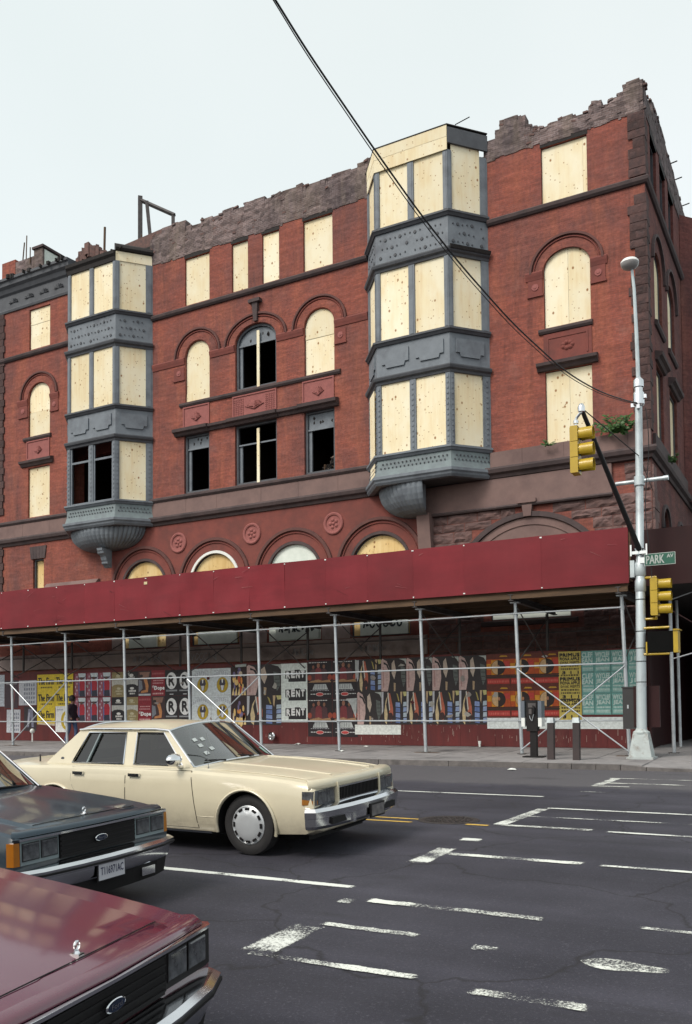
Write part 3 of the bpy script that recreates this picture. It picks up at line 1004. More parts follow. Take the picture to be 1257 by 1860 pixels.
for q in range(46):
    a = random.random() ** 0.5
    cx, cz = -17.0 - 0.75 * random.random() * a, 10.98 + 0.95 * (1 - a) * random.random() + 0.1
    L, t = random.uniform(0.15, 0.5), random.uniform(0.02, 0.05)
    an = random.uniform(0.2, 2.9)
    ax = Vector((math.cos(an), jit(0.5), math.sin(an))).normalized()
    ay = ax.orthogonal().normalized()
    m.cur = random.choice((0, 0, 1, 2))
    m.obox((cx, FY + 0.45 + jit(0.15), cz), ax, ay, ax.cross(ay), (-L / 2, -t, -t), (L / 2, t, t))
m.build('debris_heap', ['char', 'debris', 'timber'], w3, kind='stuff')

# --- string courses, sills, hoods (swept mouldings)
def course(name, x0, x1, prof, mat='stone', y=FY, parent=None):
    m = MB()
    m.sweep([(x0, y), (x1, y)], prof)
    return m.build(name, mat, parent or BLD)

BAND4 = [(-0.05, 18.86), (0.07, 18.88), (0.13, 18.95), (0.15, 19.05), (0.10, 19.10), (-0.05, 19.14)]
BELT = [(-0.05, 9.66), (0.06, 9.68), (0.10, 9.78), (0.20, 9.84), (0.24, 9.96), (0.20, 10.04), (-0.05, 10.08)]
SILL2 = [(-0.05, 10.70), (0.06, 10.70), (0.13, 10.78), (0.13, 10.86), (0.05, 10.91), (-0.05, 10.91)]
SILL3 = [(-0.05, 14.70), (0.06, 14.71), (0.11, 14.78), (0.11, 14.86), (0.03, 14.90), (-0.05, 14.90)]
HOOD = [(-0.05, 13.44), (0.08, 13.46), (0.13, 13.55), (0.22, 13.60), (0.24, 13.70), (0.05, 13.76), (-0.05, 13.76)]
course('string_course', XL, -31.0, BAND4)
course('string_course', -26.17, -15.36, BAND4)
m = MB()
m.sweep([(-10.49, FY), (XR, FY), (XR, 60)], BAND4)
m.build('string_course', 'stone', BLD)
course('belt_cornice', XL, -30.0, BELT)
course('belt_cornice', -27.0, -14.2, BELT)
m = MB()
m.sweep([(-11.7, FY - 0.10), (XR, FY - 0.10), (XR, 60)], BELT)
m.build('belt_cornice', 'stone', BLD)
course('sill_course', XL, -31.0, SILL2)
course('sill_course', -26.3, -15.2, SILL2)
for x0, x1 in ((XL, -31.0), (-26.2, -15.3)):
    m = MB()
    xx = x0
    while xx < x1 - 0.1:
        e = min(x1, xx + random.uniform(1.6, 2.4))
        m2 = MB()
        m2.box((xx + 0.004, FY - 0.035 - random.random() * 0.006, 10.083), (e - 0.004, FY + 0.02, 10.697))
        m2.build('frieze_stone', 'stone_face', BLD)
        xx = e
xx = -10.5
while xx < XR - 0.1:
    e = min(XR + 0.02, xx + random.uniform(0.9, 1.7))
    m2 = MB()
    m2.box((xx + 0.004, FY - 0.12 - random.random() * 0.008, 10.085), (e - 0.004, FY + 0.02, 10.62))
    m2.build('frieze_stone', 'stone_face', BLD)
    xx = e
course('sill_course', -24.6, -16.6, SILL3)
course('window_sill', -34.3, -32.45, SILL3)
m = MB()
m.sweep([(-8.68, FY), (-6.82, FY)], [(o_, z_ - 0.2) for o_, z_ in SILL3])
m.build('window_sill', 'stone', BLD)
course('window_hood', -24.82, -16.72, HOOD)
course('window_hood', -34.45, -32.3, HOOD)
m = MB()
m.sweep([(-8.74, FY), (-6.66, FY)], [(o_ * 1.15, z_ - 0.26) for o_, z_ in HOOD])
m.build('window_hood', 'stone', BLD)
# broken forward pieces of the long hood over the middle windows
for a, b in ((-24.84, -23.0), (-21.95, -19.5), (-18.45, -16.7)):
    course('hood_block', a, b, [(o_ * 1.25 + 0.02, z_ + 0.012 if z_ > 13.6 else z_ - 0.012) for o_, z_ in HOOD])
# lintels of the top storey
for k in ('wA', 'wB', 'wC', 'wD', 'r4'):
    o = OPEN[k]
    m = MB()
    m.box((o[0] - 0.03, FY - 0.012, o[3] + 0.002), (o[1] + 0.03, FY + 0.25, o[3] + 0.24))
    m.build('lintel', 'char', BLD)
# imposts
IMP = [(-0.05, 16.60), (0.03, 16.60), (0.05, 16.68), (0.07, 16.74), (0.09, 16.84), (0.05, 16.90), (-0.05, 16.90)]
for a, b in ((-26.15, -24.36), (-22.99, -21.70), (-19.58, -18.30), (-16.86, -15.38)):
    course('impost', a, b, IMP, 'spandrel')
for a, b in ((-34.75, -34.05), (-32.53, -31.95), (-9.12, -8.51), (-6.86, -6.30)):
    course('impost', a, b, [(o_, z_ - 0.1) for o_, z_ in IMP], 'spandrel')
for a, b in ((-34.68, -34.08), (-32.5, -32.0), (-9.04, -8.53), (-6.84, -6.36), (-24.95, -24.38), (-16.84, -16.35)):
    m = MB()
    m.box((a, FY - 0.03, 15.98), (b, FY + 0.02, 16.49))
    m.box((a - 0.03, FY - 0.055, 15.90), (b + 0.03, FY + 0.02, 15.978))
    q = m.build('impost_block', 'spandrel', BLD)
    m = MB()
    m.lathe([(0.13, 0.0), (0.12, -0.02), (0.07, -0.02), (0.05, -0.035), (0.0, -0.035)], ((a + b) / 2, FY - 0.032, 16.24), 'y', 10)
    m.build('rosette', 'terracotta', q)

# --- arch mouldings
def archring(name, cx, cz, r0_, r1_, rz0, rz1, mat, d=0.05, a0=0.0, a1=PI, n=24, fn=front):
    m = MB()
    k = n + 1
    A = [a0 + (a1 - a0) * i / n for i in range(k)]
    vs = []
    for (r, rz, dd) in ((r0_, rz0, 0.003), (r0_ + 0.012, rz0 + 0.012, d), (r1_ - 0.012, rz1 - 0.012, d), (r1_, rz1, 0.003)):
        vs += [fn(cx + r * math.cos(a), cz + rz * math.sin(a), dd) for a in A]
    fs = [(j * k + i, j * k + i + 1, (j + 1) * k + i + 1, (j + 1) * k + i) for j in range(3) for i in range(n)]
    fs += [tuple(j * k for j in range(4)), tuple(j * k + n for j in (3, 2, 1, 0))]
    m.add(vs, fs)
    return m.build(name, mat, BLD)
for (cx, w_, rise, ro, zs_) in ((-33.29, .73, .66, 1.28, 16.82), (-23.66, .66, .66, 1.26, 16.87), (-20.64, 1.03, .74, 1.58, 16.87), (-17.57, .69, .67, 1.27, 16.87), (-7.69, .81, .66, 1.30, 16.72)):
    zt = 1.17 if ro > 1.4 else 1.2
    archring('arch_moulding', cx, zs_, ro - 0.10, ro, zt - 0.1, zt, 'arch', 0.09)
    archring('arch_bead', cx, zs_, ro - 0.19, ro - 0.135, zt - 0.19, zt - 0.135, 'spandrel', 0.045)
    archring('arch_voussoirs', cx, zs_, w_ + 0.004, ro - 0.22, rise + 0.004, zt - 0.22, 'brick', 0.022)
# keystone bracket over the middle arched window
m = MB()
m.hexa([(-20.66, FY - 0.12, 17.66), (-20.50, FY - 0.12, 17.66), (-20.50, FY, 17.66), (-20.66, FY, 17.66)], [(-20.72, FY - 0.16, 18.42), (-20.44, FY - 0.16, 18.42), (-20.44, FY, 18.42), (-20.72, FY, 18.42)])
m.box((-20.86, FY - 0.22, 18.422), (-20.30, FY, 18.56))
m.build('keystone', 'stone', BLD)
for cx in (-26.68, -22.80, -18.85, -14.99):
    archring('arch_moulding', cx, 6.98, 1.74, 1.88, 1.74, 1.88, 'arch', 0.10, n=30)
    archring('arch_bead', cx, 6.98, 1.63, 1.69, 1.63, 1.69, 'spandrel', 0.05, n=30)
    white = abs(cx + 22.8) < 0.1
    archring('arch_trim', cx, 6.98, 1.20, 1.33, 1.20, 1.33, 'white' if white else 'stone', 0.04, n=30)
# spandrel plaster field of the ground floor, cut round the arches
sp_holes = [hole(cx - 1.34, cx + 1.34, 4.32, 6.98, 1.34, 20) for cx in (-26.68, -22.80, -18.85, -14.99)]
m = MB()
loop = [(-28.6, 4.3), (-13.0, 4.3), (-13.0, 9.66), (-28.6, 9.66)]
m.poly(loop, lambda x_, z_: front(x_, z_, 0.006), sp_holes)
m.build('spandrel_field', 'spandrel', BLD, fixn=False)
# roundels
for cx in (-24.71, -20.85, -16.98):
    m = MB()
    m.lathe([(0.44, -0.006), (0.44, -0.05), (0.40, -0.075), (0.34, -0.06), (0.31, -0.02), (0.20, -0.015), (0.0, -0.015)], (cx, FY, 8.82), 'y', 28)
    q = m.build('roundel', 'terracotta', BLD, smooth=35)
    m = MB()
    for i in range(5):
        a = 2 * PI * i / 5 + cx
        m.lathe([(0.085, -0.014), (0.07, -0.04), (0.0, -0.055)], (cx + 0.15 * math.cos(a), FY, 8.82 + 0.15 * math.sin(a)), 'y', 7)
    m.lathe([(0.08, -0.014), (0.06, -0.05), (0.0, -0.065)], (cx, FY, 8.82), 'y', 8)
    m.build('relief_ornament', 'terracotta', q, smooth=50)
# terracotta relief panels
def tpanel(x0, x1, z0, z1, big=False):
    m = MB()
    m.box((x0, FY - 0.012, z0), (x1, FY + 0.02, z1))
    t = 0.06
    for a, b in (((x0, z0), (x1, z0 + t)), ((x0, z1 - t), (x1, z1)), ((x0, z0 + t), (x0 + t, z1 - t)), ((x1 - t, z0 + t), (x1, z1 - t))):
        m.box((a[0], FY - 0.045, a[1]), (b[0], FY - 0.010, b[1]))
    p_ = m.build('relief_panel', 'terracotta', BLD)
    m = MB()
    cx, cz = (x0 + x1) / 2, (z0 + z1) / 2 - 0.1
    for i in range(9 if not big else 13):
        a = PI * (0.06 + 0.88 * i / (8 if not big else 12))
        L = (0.27 if not big else 0.46) * (0.75 + 0.25 * math.sin(a))
        path = [(cx, FY - 0.03, cz), (cx + L * 0.5 * math.cos(a), FY - 0.05, cz + L * 0.42 * math.sin(a)), (cx + L * math.cos(a), FY - 0.03, cz + L * math.sin(a) * (0.95 if not big else 0.55))]
        m.tube(path, [0.018, 0.04, 0.012], 5)
    m.lathe([(0.07, -0.01), (0.06, -0.05), (0.0, -0.06)], (cx, FY, cz), 'y', 8)
    m.tube([(cx - 0.26 * (1.8 if big else 1), FY - 0.03, cz + 0.06), (cx, FY - 0.05, cz - 0.1), (cx + 0.26 * (1.8 if big else 1), FY - 0.03, cz + 0.06)], 0.022, 5)
    m.build('leaf_ornament', 'terracotta', p_, smooth=50)
    if big:
        m = MB()
        for sx in (0, 1):
            for i in range(6):
                for j in range(9):
                    xx = (x0 + 0.1 + i * 0.085) if sx == 0 else (x1 - 0.1 - i * 0.085)
                    zz = z0 + 0.1 + j * 0.08
                    m.box((xx - 0.025, FY - 0.03, zz - 0.025), (xx + 0.025, FY - 0.011, zz + 0.025))
        m.build('diaper_studs', 'terracotta', p_, kind='stuff')
tpanel(-24.44, -23.02, 13.78, 14.69)
tpanel(-21.80, -19.60, 13.78, 14.69, True)
tpanel(-18.36, -16.90, 13.78, 14.69)
tpanel(-34.1, -32.55, 13.78, 14.69)
m = MB()
m.box((-8.52, FY - 0.03, 13.51), (-6.86, FY + 0.02, 14.49))
m.box((-8.40, FY - 0.05, 14.30), (-6.98, FY - 0.028, 14.36))
m.box((-8.40, FY - 0.05, 13.62), (-8.34, FY - 0.028, 14.30))
m.box((-7.04, FY - 0.05, 13.62), (-6.98, FY - 0.028, 14.30))
q = m.build('relief_panel', 'spandrel', BLD)
m = MB()
for i in range(7):
    a = 2 * PI * i / 7
    m.lathe([(0.09, -0.03), (0.07, -0.06), (0.0, -0.075)], (-7.69 + 0.16 * math.cos(a), FY, 13.98 + 0.1 * math.sin(a)), 'y', 7)
m.build('rosette', 'spandrel', q, smooth=50)
# flat arch of the slit window at the left end
m = MB()
for i in range(5):
    x_ = -33.75 + 0.19 * i
    t = (i - 2) * 0.035
    m.hexa([(x_, FY - 0.05, 8.905), (x_ + 0.175, FY - 0.05, 8.905), (x_ + 0.175, FY, 8.905), (x_, FY, 8.905)], [(x_ + t - 0.02, FY - 0.05, 9.5), (x_ + 0.195 + t, FY - 0.05, 9.5), (x_ + 0.195 + t, FY, 9.5), (x_ + t - 0.02, FY, 9.5)])
m.build('flat_arch', 'stone', BLD)
m = MB()
m.sweep([(-32.6, FY), (-29.3, FY)], [(0, 7.3), (0.25, 7.32), (0.3, 7.42), (0.12, 7.62), (0, 7.64)])
m.build('stone_ledge', 'stone_face', BLD)

# --- stone ground floor of the corner: rough blocks, big blind arch
def rock_mesh(seed):
    rnd = random.Random(seed)
    m = MB()
    nx, nz = 6, 4
    def P(i, j):
        x_ = -0.5 + i / nx
        z_ = -0.5 + j / nz
        e = 0 < i < nx and 0 < j < nz
        return (x_ * 0.985, -(0.55 + rnd.uniform(-0.3, 0.45)) if e else -rnd.uniform(0.05, 0.2), z_ * 0.97)
    vs = [P(i, j) for j in range(nz + 1) for i in range(nx + 1)]
    n = nx + 1
    m.add(vs, [(j * n + i, j * n + i + 1, (j + 1) * n + i + 1, (j + 1) * n + i) for j in range(nz) for i in range(nx)])
    edge = [i for i in range(nx + 1)] + [j * n + nx for j in range(1, nz + 1)] + [nz * n + i for i in range(nx - 1, -1, -1)] + [j * n for j in range(nz - 1, 0, -1)]
    bk = [(vs[i][0], 0.3, vs[i][2]) for i in edge]
    o = len(m.v)
    m.v += bk
    k = len(edge)
    for i in range(k):
        m.f.append([edge[i], o + i, o + (i + 1) % k, edge[(i + 1) % k]])
        m.m.append(0)
    return m
rocks = [rock_mesh(s).build('stone_block', 'stone_rough', origin=(0, 0, 0)) for s in range(6)]
used = set()
def rock(x0, x1, z0, z1, y=FY, depth=0.09, rotz=0.0, mat=None, name='stone_block'):
    k = random.randrange(6)
    loc = ((x0 + x1) / 2, y, (z0 + z1) / 2)
    sc_ = ((x1 - x0) * 0.99, depth, (z1 - z0) * 0.985)
    if k not in used:
        used.add(k)
        o = rocks[k]
        o.location, o.scale, o.rotation_euler = loc, sc_, (0, 0, rotz)
        attach(o, BLD)
        return o
    o = place(rocks[k], name, loc, (0, 0, rotz), sc_, BLD)
    if mat:
        o.material_slots[0].link = 'OBJECT'
        o.material_slots[0].material = M[mat]
    return o
ACX, ACZ, AR = -9.17, 5.48, 2.90
row = 0
zz = 2.9
while zz < 9.6:
    hgt = random.choice((0.34, 0.42, 0.30, 0.38))
    z1 = min(9.62, zz + hgt)
    xx = -13.0
    while xx < XR - 0.05:
        w_ = random.uniform(0.45, 1.15)
        e = min(XR, xx + w_)
        if XR - e < 0.3:
            e = XR
        cx, cz = (xx + e) / 2, (zz + z1) / 2
        inside_arch = (cx - ACX) ** 2 + (cz - ACZ) ** 2 < (AR + 0.1) ** 2 and cz > ACZ
        inside_win = -10.7 < e and xx < -7.6 and 4.55 < z1 and zz < 6.5
        frieze = zz > 8.60 and xx < -6.3
        if not (inside_arch or inside_win or frieze):
            rock(xx, e, zz, z1)
        xx = e
    zz = z1
m = MB()
m.box((-13.0, FY - 0.13, 8.66), (-6.28, FY, 9.655))
m.build('fascia_stone', 'stone_face', BLD)
m = MB()
m.sweep([(-13.0, FY - 0.13), (-6.26, FY - 0.13)], [(-0.02, 8.56), (0.04, 8.57), (0.07, 8.62), (0.02, 8.68), (-0.02, 8.68)])
m.build('fascia_moulding', 'stone', BLD)
archring('blind_arch', ACX, ACZ, 2.70, 2.90, 2.70, 2.90, 'stone', 0.13, R(8), R(172), 36)
archring('blind_arch_bead', ACX, ACZ, 2.42, 2.50, 2.42, 2.50, 'stone_face', 0.09, R(8), R(172), 36)
m = MB()
m.extrude(hole(ACX - 2.69, ACX + 2.69, 5.0, 5.48, 2.69, 24), front, -0.01, 0.055)
m.build('tympanum', 'stone_face', BLD)
m = MB()
m.hexa([(-9.3, FY - 0.17, 8.2), (-9.04, FY - 0.17, 8.2), (-9.04, FY, 8.2), (-9.3, FY, 8.2)], [(-9.36, FY - 0.19, 8.66), (-8.98, FY - 0.19, 8.66), (-8.98, FY, 8.66), (-9.36, FY, 8.66)])
m.box((-9.5, FY - 0.24, 8.662), (-8.84, FY, 8.80))
m.build('keystone', 'stone_face', BLD)
w = frame_ring(OPEN['gx'], front).build('window', 'grey_dark', BLD)
board([(-10.55, 4.68), (-7.79, 4.68), (-7.79, 6.36), (-10.55, 6.36)], front, -0.12, -0.09, w, 'white_ply')
m = MB()
m.sweep([(-10.9, FY - 0.1), (-7.5, FY - 0.1)], [(-0.1, 4.42), (0.1, 4.44), (0.13, 4.56), (-0.1, 4.62)])
m.build('window_sill', 'stone', BLD)
# quoins up the corner and the left end
def quoin(z0, z1, w1, w2):
    m = MB()
    m.box((XR - w1, FY - 0.035 - random.random() * 0.03, z0 + 0.008), (XR + 0.03 + random.random() * 0.02, FY + w2, z1 - 0.008))
    m.build('quoin', 'quoin', BLD)
zz, k = 10.63, 0
while zz < 21.3:
    hgt = random.choice((0.28, 0.34, 0.3))
    if not (18.5 < zz < 18.86 + 0.28):
        quoin(zz, min(zz + hgt, 21.4), (0.52, 0.34, 0.44)[k % 3] + jit(0.07), (0.34, 0.5)[k % 2])
        rock(XR - (0.52, 0.36)[k % 2], XR, zz, min(zz + hgt, 21.4), FY - 0.05, 0.02, mat='quoin', name='quoin_face')
    zz += hgt
    k += 1
zz, k = 7.2, 0
while zz < 21.2:
    m = MB()
    w_ = (0.42, 0.34)[k % 2]
    m.box((XL - 0.05, FY - 0.05 - random.random() * 0.03, zz + 0.008), (XL + w_, FY + 0.3, zz + 0.33))
    if not (9.6 < zz < 10.95):
        m.build('quoin', 'quoin', BLD)
    zz += 0.34
    k += 1
for zz in [3.0 + 0.36 * i for i in range(18)]:
    m = MB()
    m.box((XR - 0.02, FY + 0.02, zz), (XR + 0.06 + random.random() * 0.03, FY + (0.6 if int(zz * 10) % 2 else 0.95), zz + 0.35))
    m.build('quoin', 'stone_rough', BLD)
# side elevation dressings
m = MB()
m.box((XR - 0.02, FY + 0.4, 10.085), (XR + 0.10, 60, 10.60))
m.build('frieze_stone', 'stone', BLD)
for k in ('s2a', 's2b'):
    y0, y1, z0, z1, r_ = SOPEN[k]
    m = MB()
    m.sweep([(XR, y0 - 0.22), (XR, y1 + 0.22)], [(o_ * 1.1, z_ - 0.1) for o_, z_ in HOOD])
    m.build('window_hood', 'stone', BLD)
for k in ('s3a', 's3b'):
    y0, y1, z0, z1, r_ = SOPEN[k]
    m = MB()
    m.sweep([(XR, y0 - 0.15), (XR, y1 + 0.15)], [(o_, z_ - 0.12) for o_, z_ in SILL3])
    m.build('window_sill', 'stone', BLD)
    archring('arch_moulding', (y0 + y1) / 2, z1, 1.14, 1.26, 1.12, 1.22, 'stone', 0.10, fn=side)
for k in ('sg', 'sg2'):
    y0, y1, z0, z1, r_ = SOPEN[k]
    archring('arch_moulding', (y0 + y1) / 2, z1, (y1 - y0) / 2 + 0.05, (y1 - y0) / 2 + 0.2, r_ + 0.05, r_ + 0.2, 'stone', 0.08, fn=side)
for k in ('s4a', 's4b', 's4c', 's4d'):
    y0, y1, z0, z1, r_ = SOPEN[k]
    m = MB()
    m.box((XR - 0.25, y0 - 0.05, z1), (XR + 0.02, y1 + 0.05, z1 + 0.25))
    m.build('lintel', 'char', BLD)
# metal bay of the side street front
m = MB()
SB = [(XR, 37.7), (XR + 0.5, 38.3), (XR + 0.5, 41.4), (XR, 42.2)]
m.sweep(SB, [(0, 9.8), (0.02, 9.8), (0.02, 21.6), (0, 21.6)], caps=False)
sbay = m.build('side_bay', 'brick_side', BLD)

# --- broken parapet
def ruin(name, pts, zb, fn, thick=0.38, mat='rubble', seed=1, step=0.16, amp=0.05):
    """a broken wall top: outline pts [(x, z)] sampled finely, rough front face"""
    rnd = random.Random(seed)
    x = pts[0][0]
    xs_ = []
    while x < pts[-1][0]:
        xs_.append(x)
        x += step * rnd.choice((0.4, 0.6, 1.0, 1.6, 2.6))
    xs_.append(pts[-1][0])
    def top(x):
        for (a, za), (b, zb_) in zip(pts, pts[1:]):
            if a <= x <= b:
                return za + (zb_ - za) * (x - a) / max(1e-6, b - a)
        return pts[-1][1]
    m = MB()
    nz = 9
    cols, tops = [], []
    lastj = 0
    for i, x in enumerate(xs_):
        jz = rnd.choice((-1.6, -0.8, 0, 0, 0, 0.5, 0.9)) * amp * 0.8 if rnd.random() < 0.8 else lastj
        lastj = jz
        t = round((top(x) + jz) / 0.075) * 0.075
        tops.append((x, t))
        z0 = zb + rnd.uniform(-0.05, 0.05)
        for xq in ((x, (xs_[i + 1] - 0.004) if i + 1 < len(xs_) else x + 0.01)):
          cols.append([(xq, z0 + (t - z0) * j / nz, 0.022 + (rnd.choice((0.0, 0.0, 0.003, 0.008, -0.003)) if 0 < j else 0) - (0.05 * rnd.random() if j >= nz - 1 else 0)) for j in range(nz + 1)])
    k = nz + 1
    vs = [fn(*p) for c in cols for p in c]
    nb = len(vs)
    vs += [fn(p[0], p[1], -thick + rnd.uniform(-0.05, 0.05)) for c in cols for p in c]
    fs = []
    for i in range(len(cols) - 1):
        for j in range(nz):
            a, b, c, d = i * k + j, (i + 1) * k + j, (i + 1) * k + j + 1, i * k + j + 1
            fs.append((a, b, c, d))
            fs.append((nb + a, nb + d, nb + c, nb + b))
        fs.append((i * k + nz, (i + 1) * k + nz, nb + (i + 1) * k + nz, nb + i * k + nz))
    for i in (0, len(cols) - 1):
        for j in range(nz):
            fs.append((i * k + j, i * k + j + 1, nb + i * k + j + 1, nb + i * k + j))
    m.add(vs, fs)
    o = m.build(name, mat, BLD)
    # loose and broken bricks left along the top and stuck to the face
    lb = MB()
    for q in range(int((pts[-1][0] - pts[0][0]) * 16)):
        x, t = rnd.choice(tops)
        x += rnd.uniform(0.0, step * 0.5)
        onface = rnd.random() < 0.3
        z = t + rnd.uniform(-0.06, 0.025) if not onface else rnd.uniform(zb + 0.1, t)
        dd = -rnd.uniform(0.0, thick) if not onface else 0.0
        p = fn(x, z, dd)
        an = rnd.uniform(-0.35, 0.35)
        ax = Vector(fn(1, 0, 0)) - Vector(fn(0, 0, 0))
        nn = Vector(fn(0, 0, 1)) - Vector(fn(0, 0, 0))
        ax = (ax * math.cos(an) + Vector((0, 0, 1)) * math.sin(an)).normalized()
        az = nn.cross(ax)
        lb.cur = 0 if rnd.random() < 0.5 else 1
        lb.obox(p, ax, nn, az, (-rnd.uniform(0.05, 0.11), -0.05, -0.032), (rnd.uniform(0.05, 0.11), rnd.uniform(0.015, 0.05), 0.032))
    lb.build('loose_brick', [mat, 'rubble_warm'], o, kind='stuff')
    return o
ruin('broken_parapet', [(-26.3, 22.75), (-25.95, 22.98), (-25.3, 23.05), (-24.6, 22.95), (-24.4, 22.82), (-22, 22.84), (-20, 22.78), (-18, 22.76), (-16.6, 22.74), (-16.2, 22.86), (-15.7, 22.85), (-15.4, 23.0), (-15.0, 23.0)], 21.40, front, seed=3, amp=0.11, step=0.2)
ruin('broken_parapet', [(-10.6, 22.15), (-10.35, 22.3), (-10.0, 22.62), (-9.75, 22.70), (-9.32, 22.60), (-9.15, 22.25), (-8.85, 21.98), (-8.4, 21.92), (-8.0, 21.98), (-7.4, 22.0), (-7.3, 22.12), (-6.4, 22.08), (-5.85, 22.08), (-5.75, 22.34), (-5.5, 22.52), (-5.04, 22.44)], 21.30, front, seed=5, amp=0.10, step=0.17)
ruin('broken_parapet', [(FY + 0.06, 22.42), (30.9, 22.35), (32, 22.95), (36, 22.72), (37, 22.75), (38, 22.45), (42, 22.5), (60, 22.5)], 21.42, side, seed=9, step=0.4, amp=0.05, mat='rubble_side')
for y_ in (35.6, 36.8, 38.9):
    m = MB()
    m.tube([(XR - 0.3, y_, 22.55), (XR + 0.28, y_, 22.62)], 0.025, 5)
    m.build('iron_stub', 'char', BLD)
# warm smear of old plaster where the rubble meets the brick
# --- grey cornice at the left end
m = MB()
m.sweep([(XL - 0.2, FY), (-31.0, FY)], [(-0.05, 21.38), (0.06, 21.38), (0.09, 21.48), (0.07, 21.52), (0.07, 22.20), (0.16, 22.28), (0.24, 22.46), (0.36, 22.56), (0.38, 22.74), (0.46, 22.78), (0.46, 22.9), (-0.3, 22.95), (-0.3, 21.38)])
cor = m.build('metal_cornice', 'grey_dark', BLD)
for x_ in (-35.0, -33.9, -32.9, -31.9):
    m = MB()
    for i in range(7):
        a = PI * i / 6
        m.tube([(x_, FY - 0.09, 21.8), (x_ + 0.3 * math.cos(a), FY - 0.115, 21.8 + 0.18 * math.sin(a))], [0.012, 0.03], 5)
    m.build('leaf_ornament', 'grey_dark', cor, smooth=50)
m = MB()
for i in range(45):
    x_ = random.uniform(-35.8, -31.3)
    L = random.uniform(0.05, 0.2)
    m.box((x_, FY - 0.3 + jit(0.3), 22.8), (x_ + L, FY + jit(0.2), 22.92 + random.random() * 0.10))
m.build('burnt_scraps', 'char', cor, kind='stuff')

# --- roof remnants behind the left end
def stub(x0, x1, y0, y1, z0, z1, mat):
    m = MB()
    m.box((x0, y0, z0), (x1, y1, z1))
    return m.build('wall_stub', mat, BLD)
stub(-37.75, -36.75, 31.5, 33.0, 21.4, 25.12, 'brick')
stub(-36.73, -35.40, 31.5, 32.5, 21.4, 24.95, 'rubble')
m = MB()
m.box((-35.38, 31.5, 21.4), (-34.76, 34.6, 25.26))
q = m.build('wall_stub', 'rubble', BLD)
m = MB()
m.box((-34.757, 31.62, 21.6), (-34.74, 34.5, 25.2))
m.build('plaster_face', 'white_ply', q)
m = MB()
m.box((-35.45, 31.42, 25.262), (-34.66, 34.7, 25.38))
m.build('coping', 'stone', q)
for path, r_ in (([(-36.35, 31.6, 24.6), (-36.19, 31.6, 25.91)], 0.035), ([(-36.07, 31.6, 24.6), (-36.02, 31.6, 26.23)], 0.03), ([(-35.6, 31.45, 24.6), (-35.59, 31.45, 25.43)], 0.03), ([(-30.53, 31.5, 23.5), (-30.49, 31.5, 25.11)], 0.06), ([(-27.9, 31.2, 22.9), (-27.9, 31.2, 23.9)], 0.025)):
    m = MB()
    m.tube(path, r_, 5)
    m.build('stud', 'timber', BLD)
rg = random.Random(77)
m = MB()
for k in range(70):
    t = rg.random()
    x_ = -31.6 + 1.9 * t
    zt = 23.3 + 0.75 * math.sin(PI * min(1, t * 1.1)) * rg.random()
    m.obox((x_, 31.0 + rg.uniform(-.3, .3), zt), (math.cos(k), math.sin(k), 0.2), (-math.sin(k), math.cos(k), 0), (0, 0, 1), (-0.12, -0.08, -0.5), (0.12, 0.08, 0.06))
m.build('rubble_heap', 'rubble_warm', BLD, kind='stuff')
m = MB()
m.hexa([(-28.3, 30.5, 22.0), (-25.9, 30.3, 22.0), (-25.9, 31.0, 22.0), (-28.3, 31.4, 22.0)], [(-28.3, 30.5, 23.2), (-25.9, 30.3, 23.2), (-25.9, 31.0, 23.3), (-28.3, 31.4, 23.3)])
m.build('wall_stub', 'rubble_warm', BLD)
# steel frame standing on the roof
m = MB()
def beam(m, a, b, w=0.11):
    m.tube([a, b], w, 4)
beam(m, (-29.14, 32.5, 22.0), (-29.14, 32.5, 26.75), 0.15)
beam(m, (-28.68, 32.45, 26.35), (-28.2, 32.45, 22.4), 0.11)
beam(m, (-29.2, 32.5, 26.62), (-27.0, 32.5, 25.22), 0.10)
beam(m, (-27.08, 32.5, 25.2), (-27.08, 32.5, 22.5), 0.11)
m.build('steel_frame', 'steel_dark', BLD)

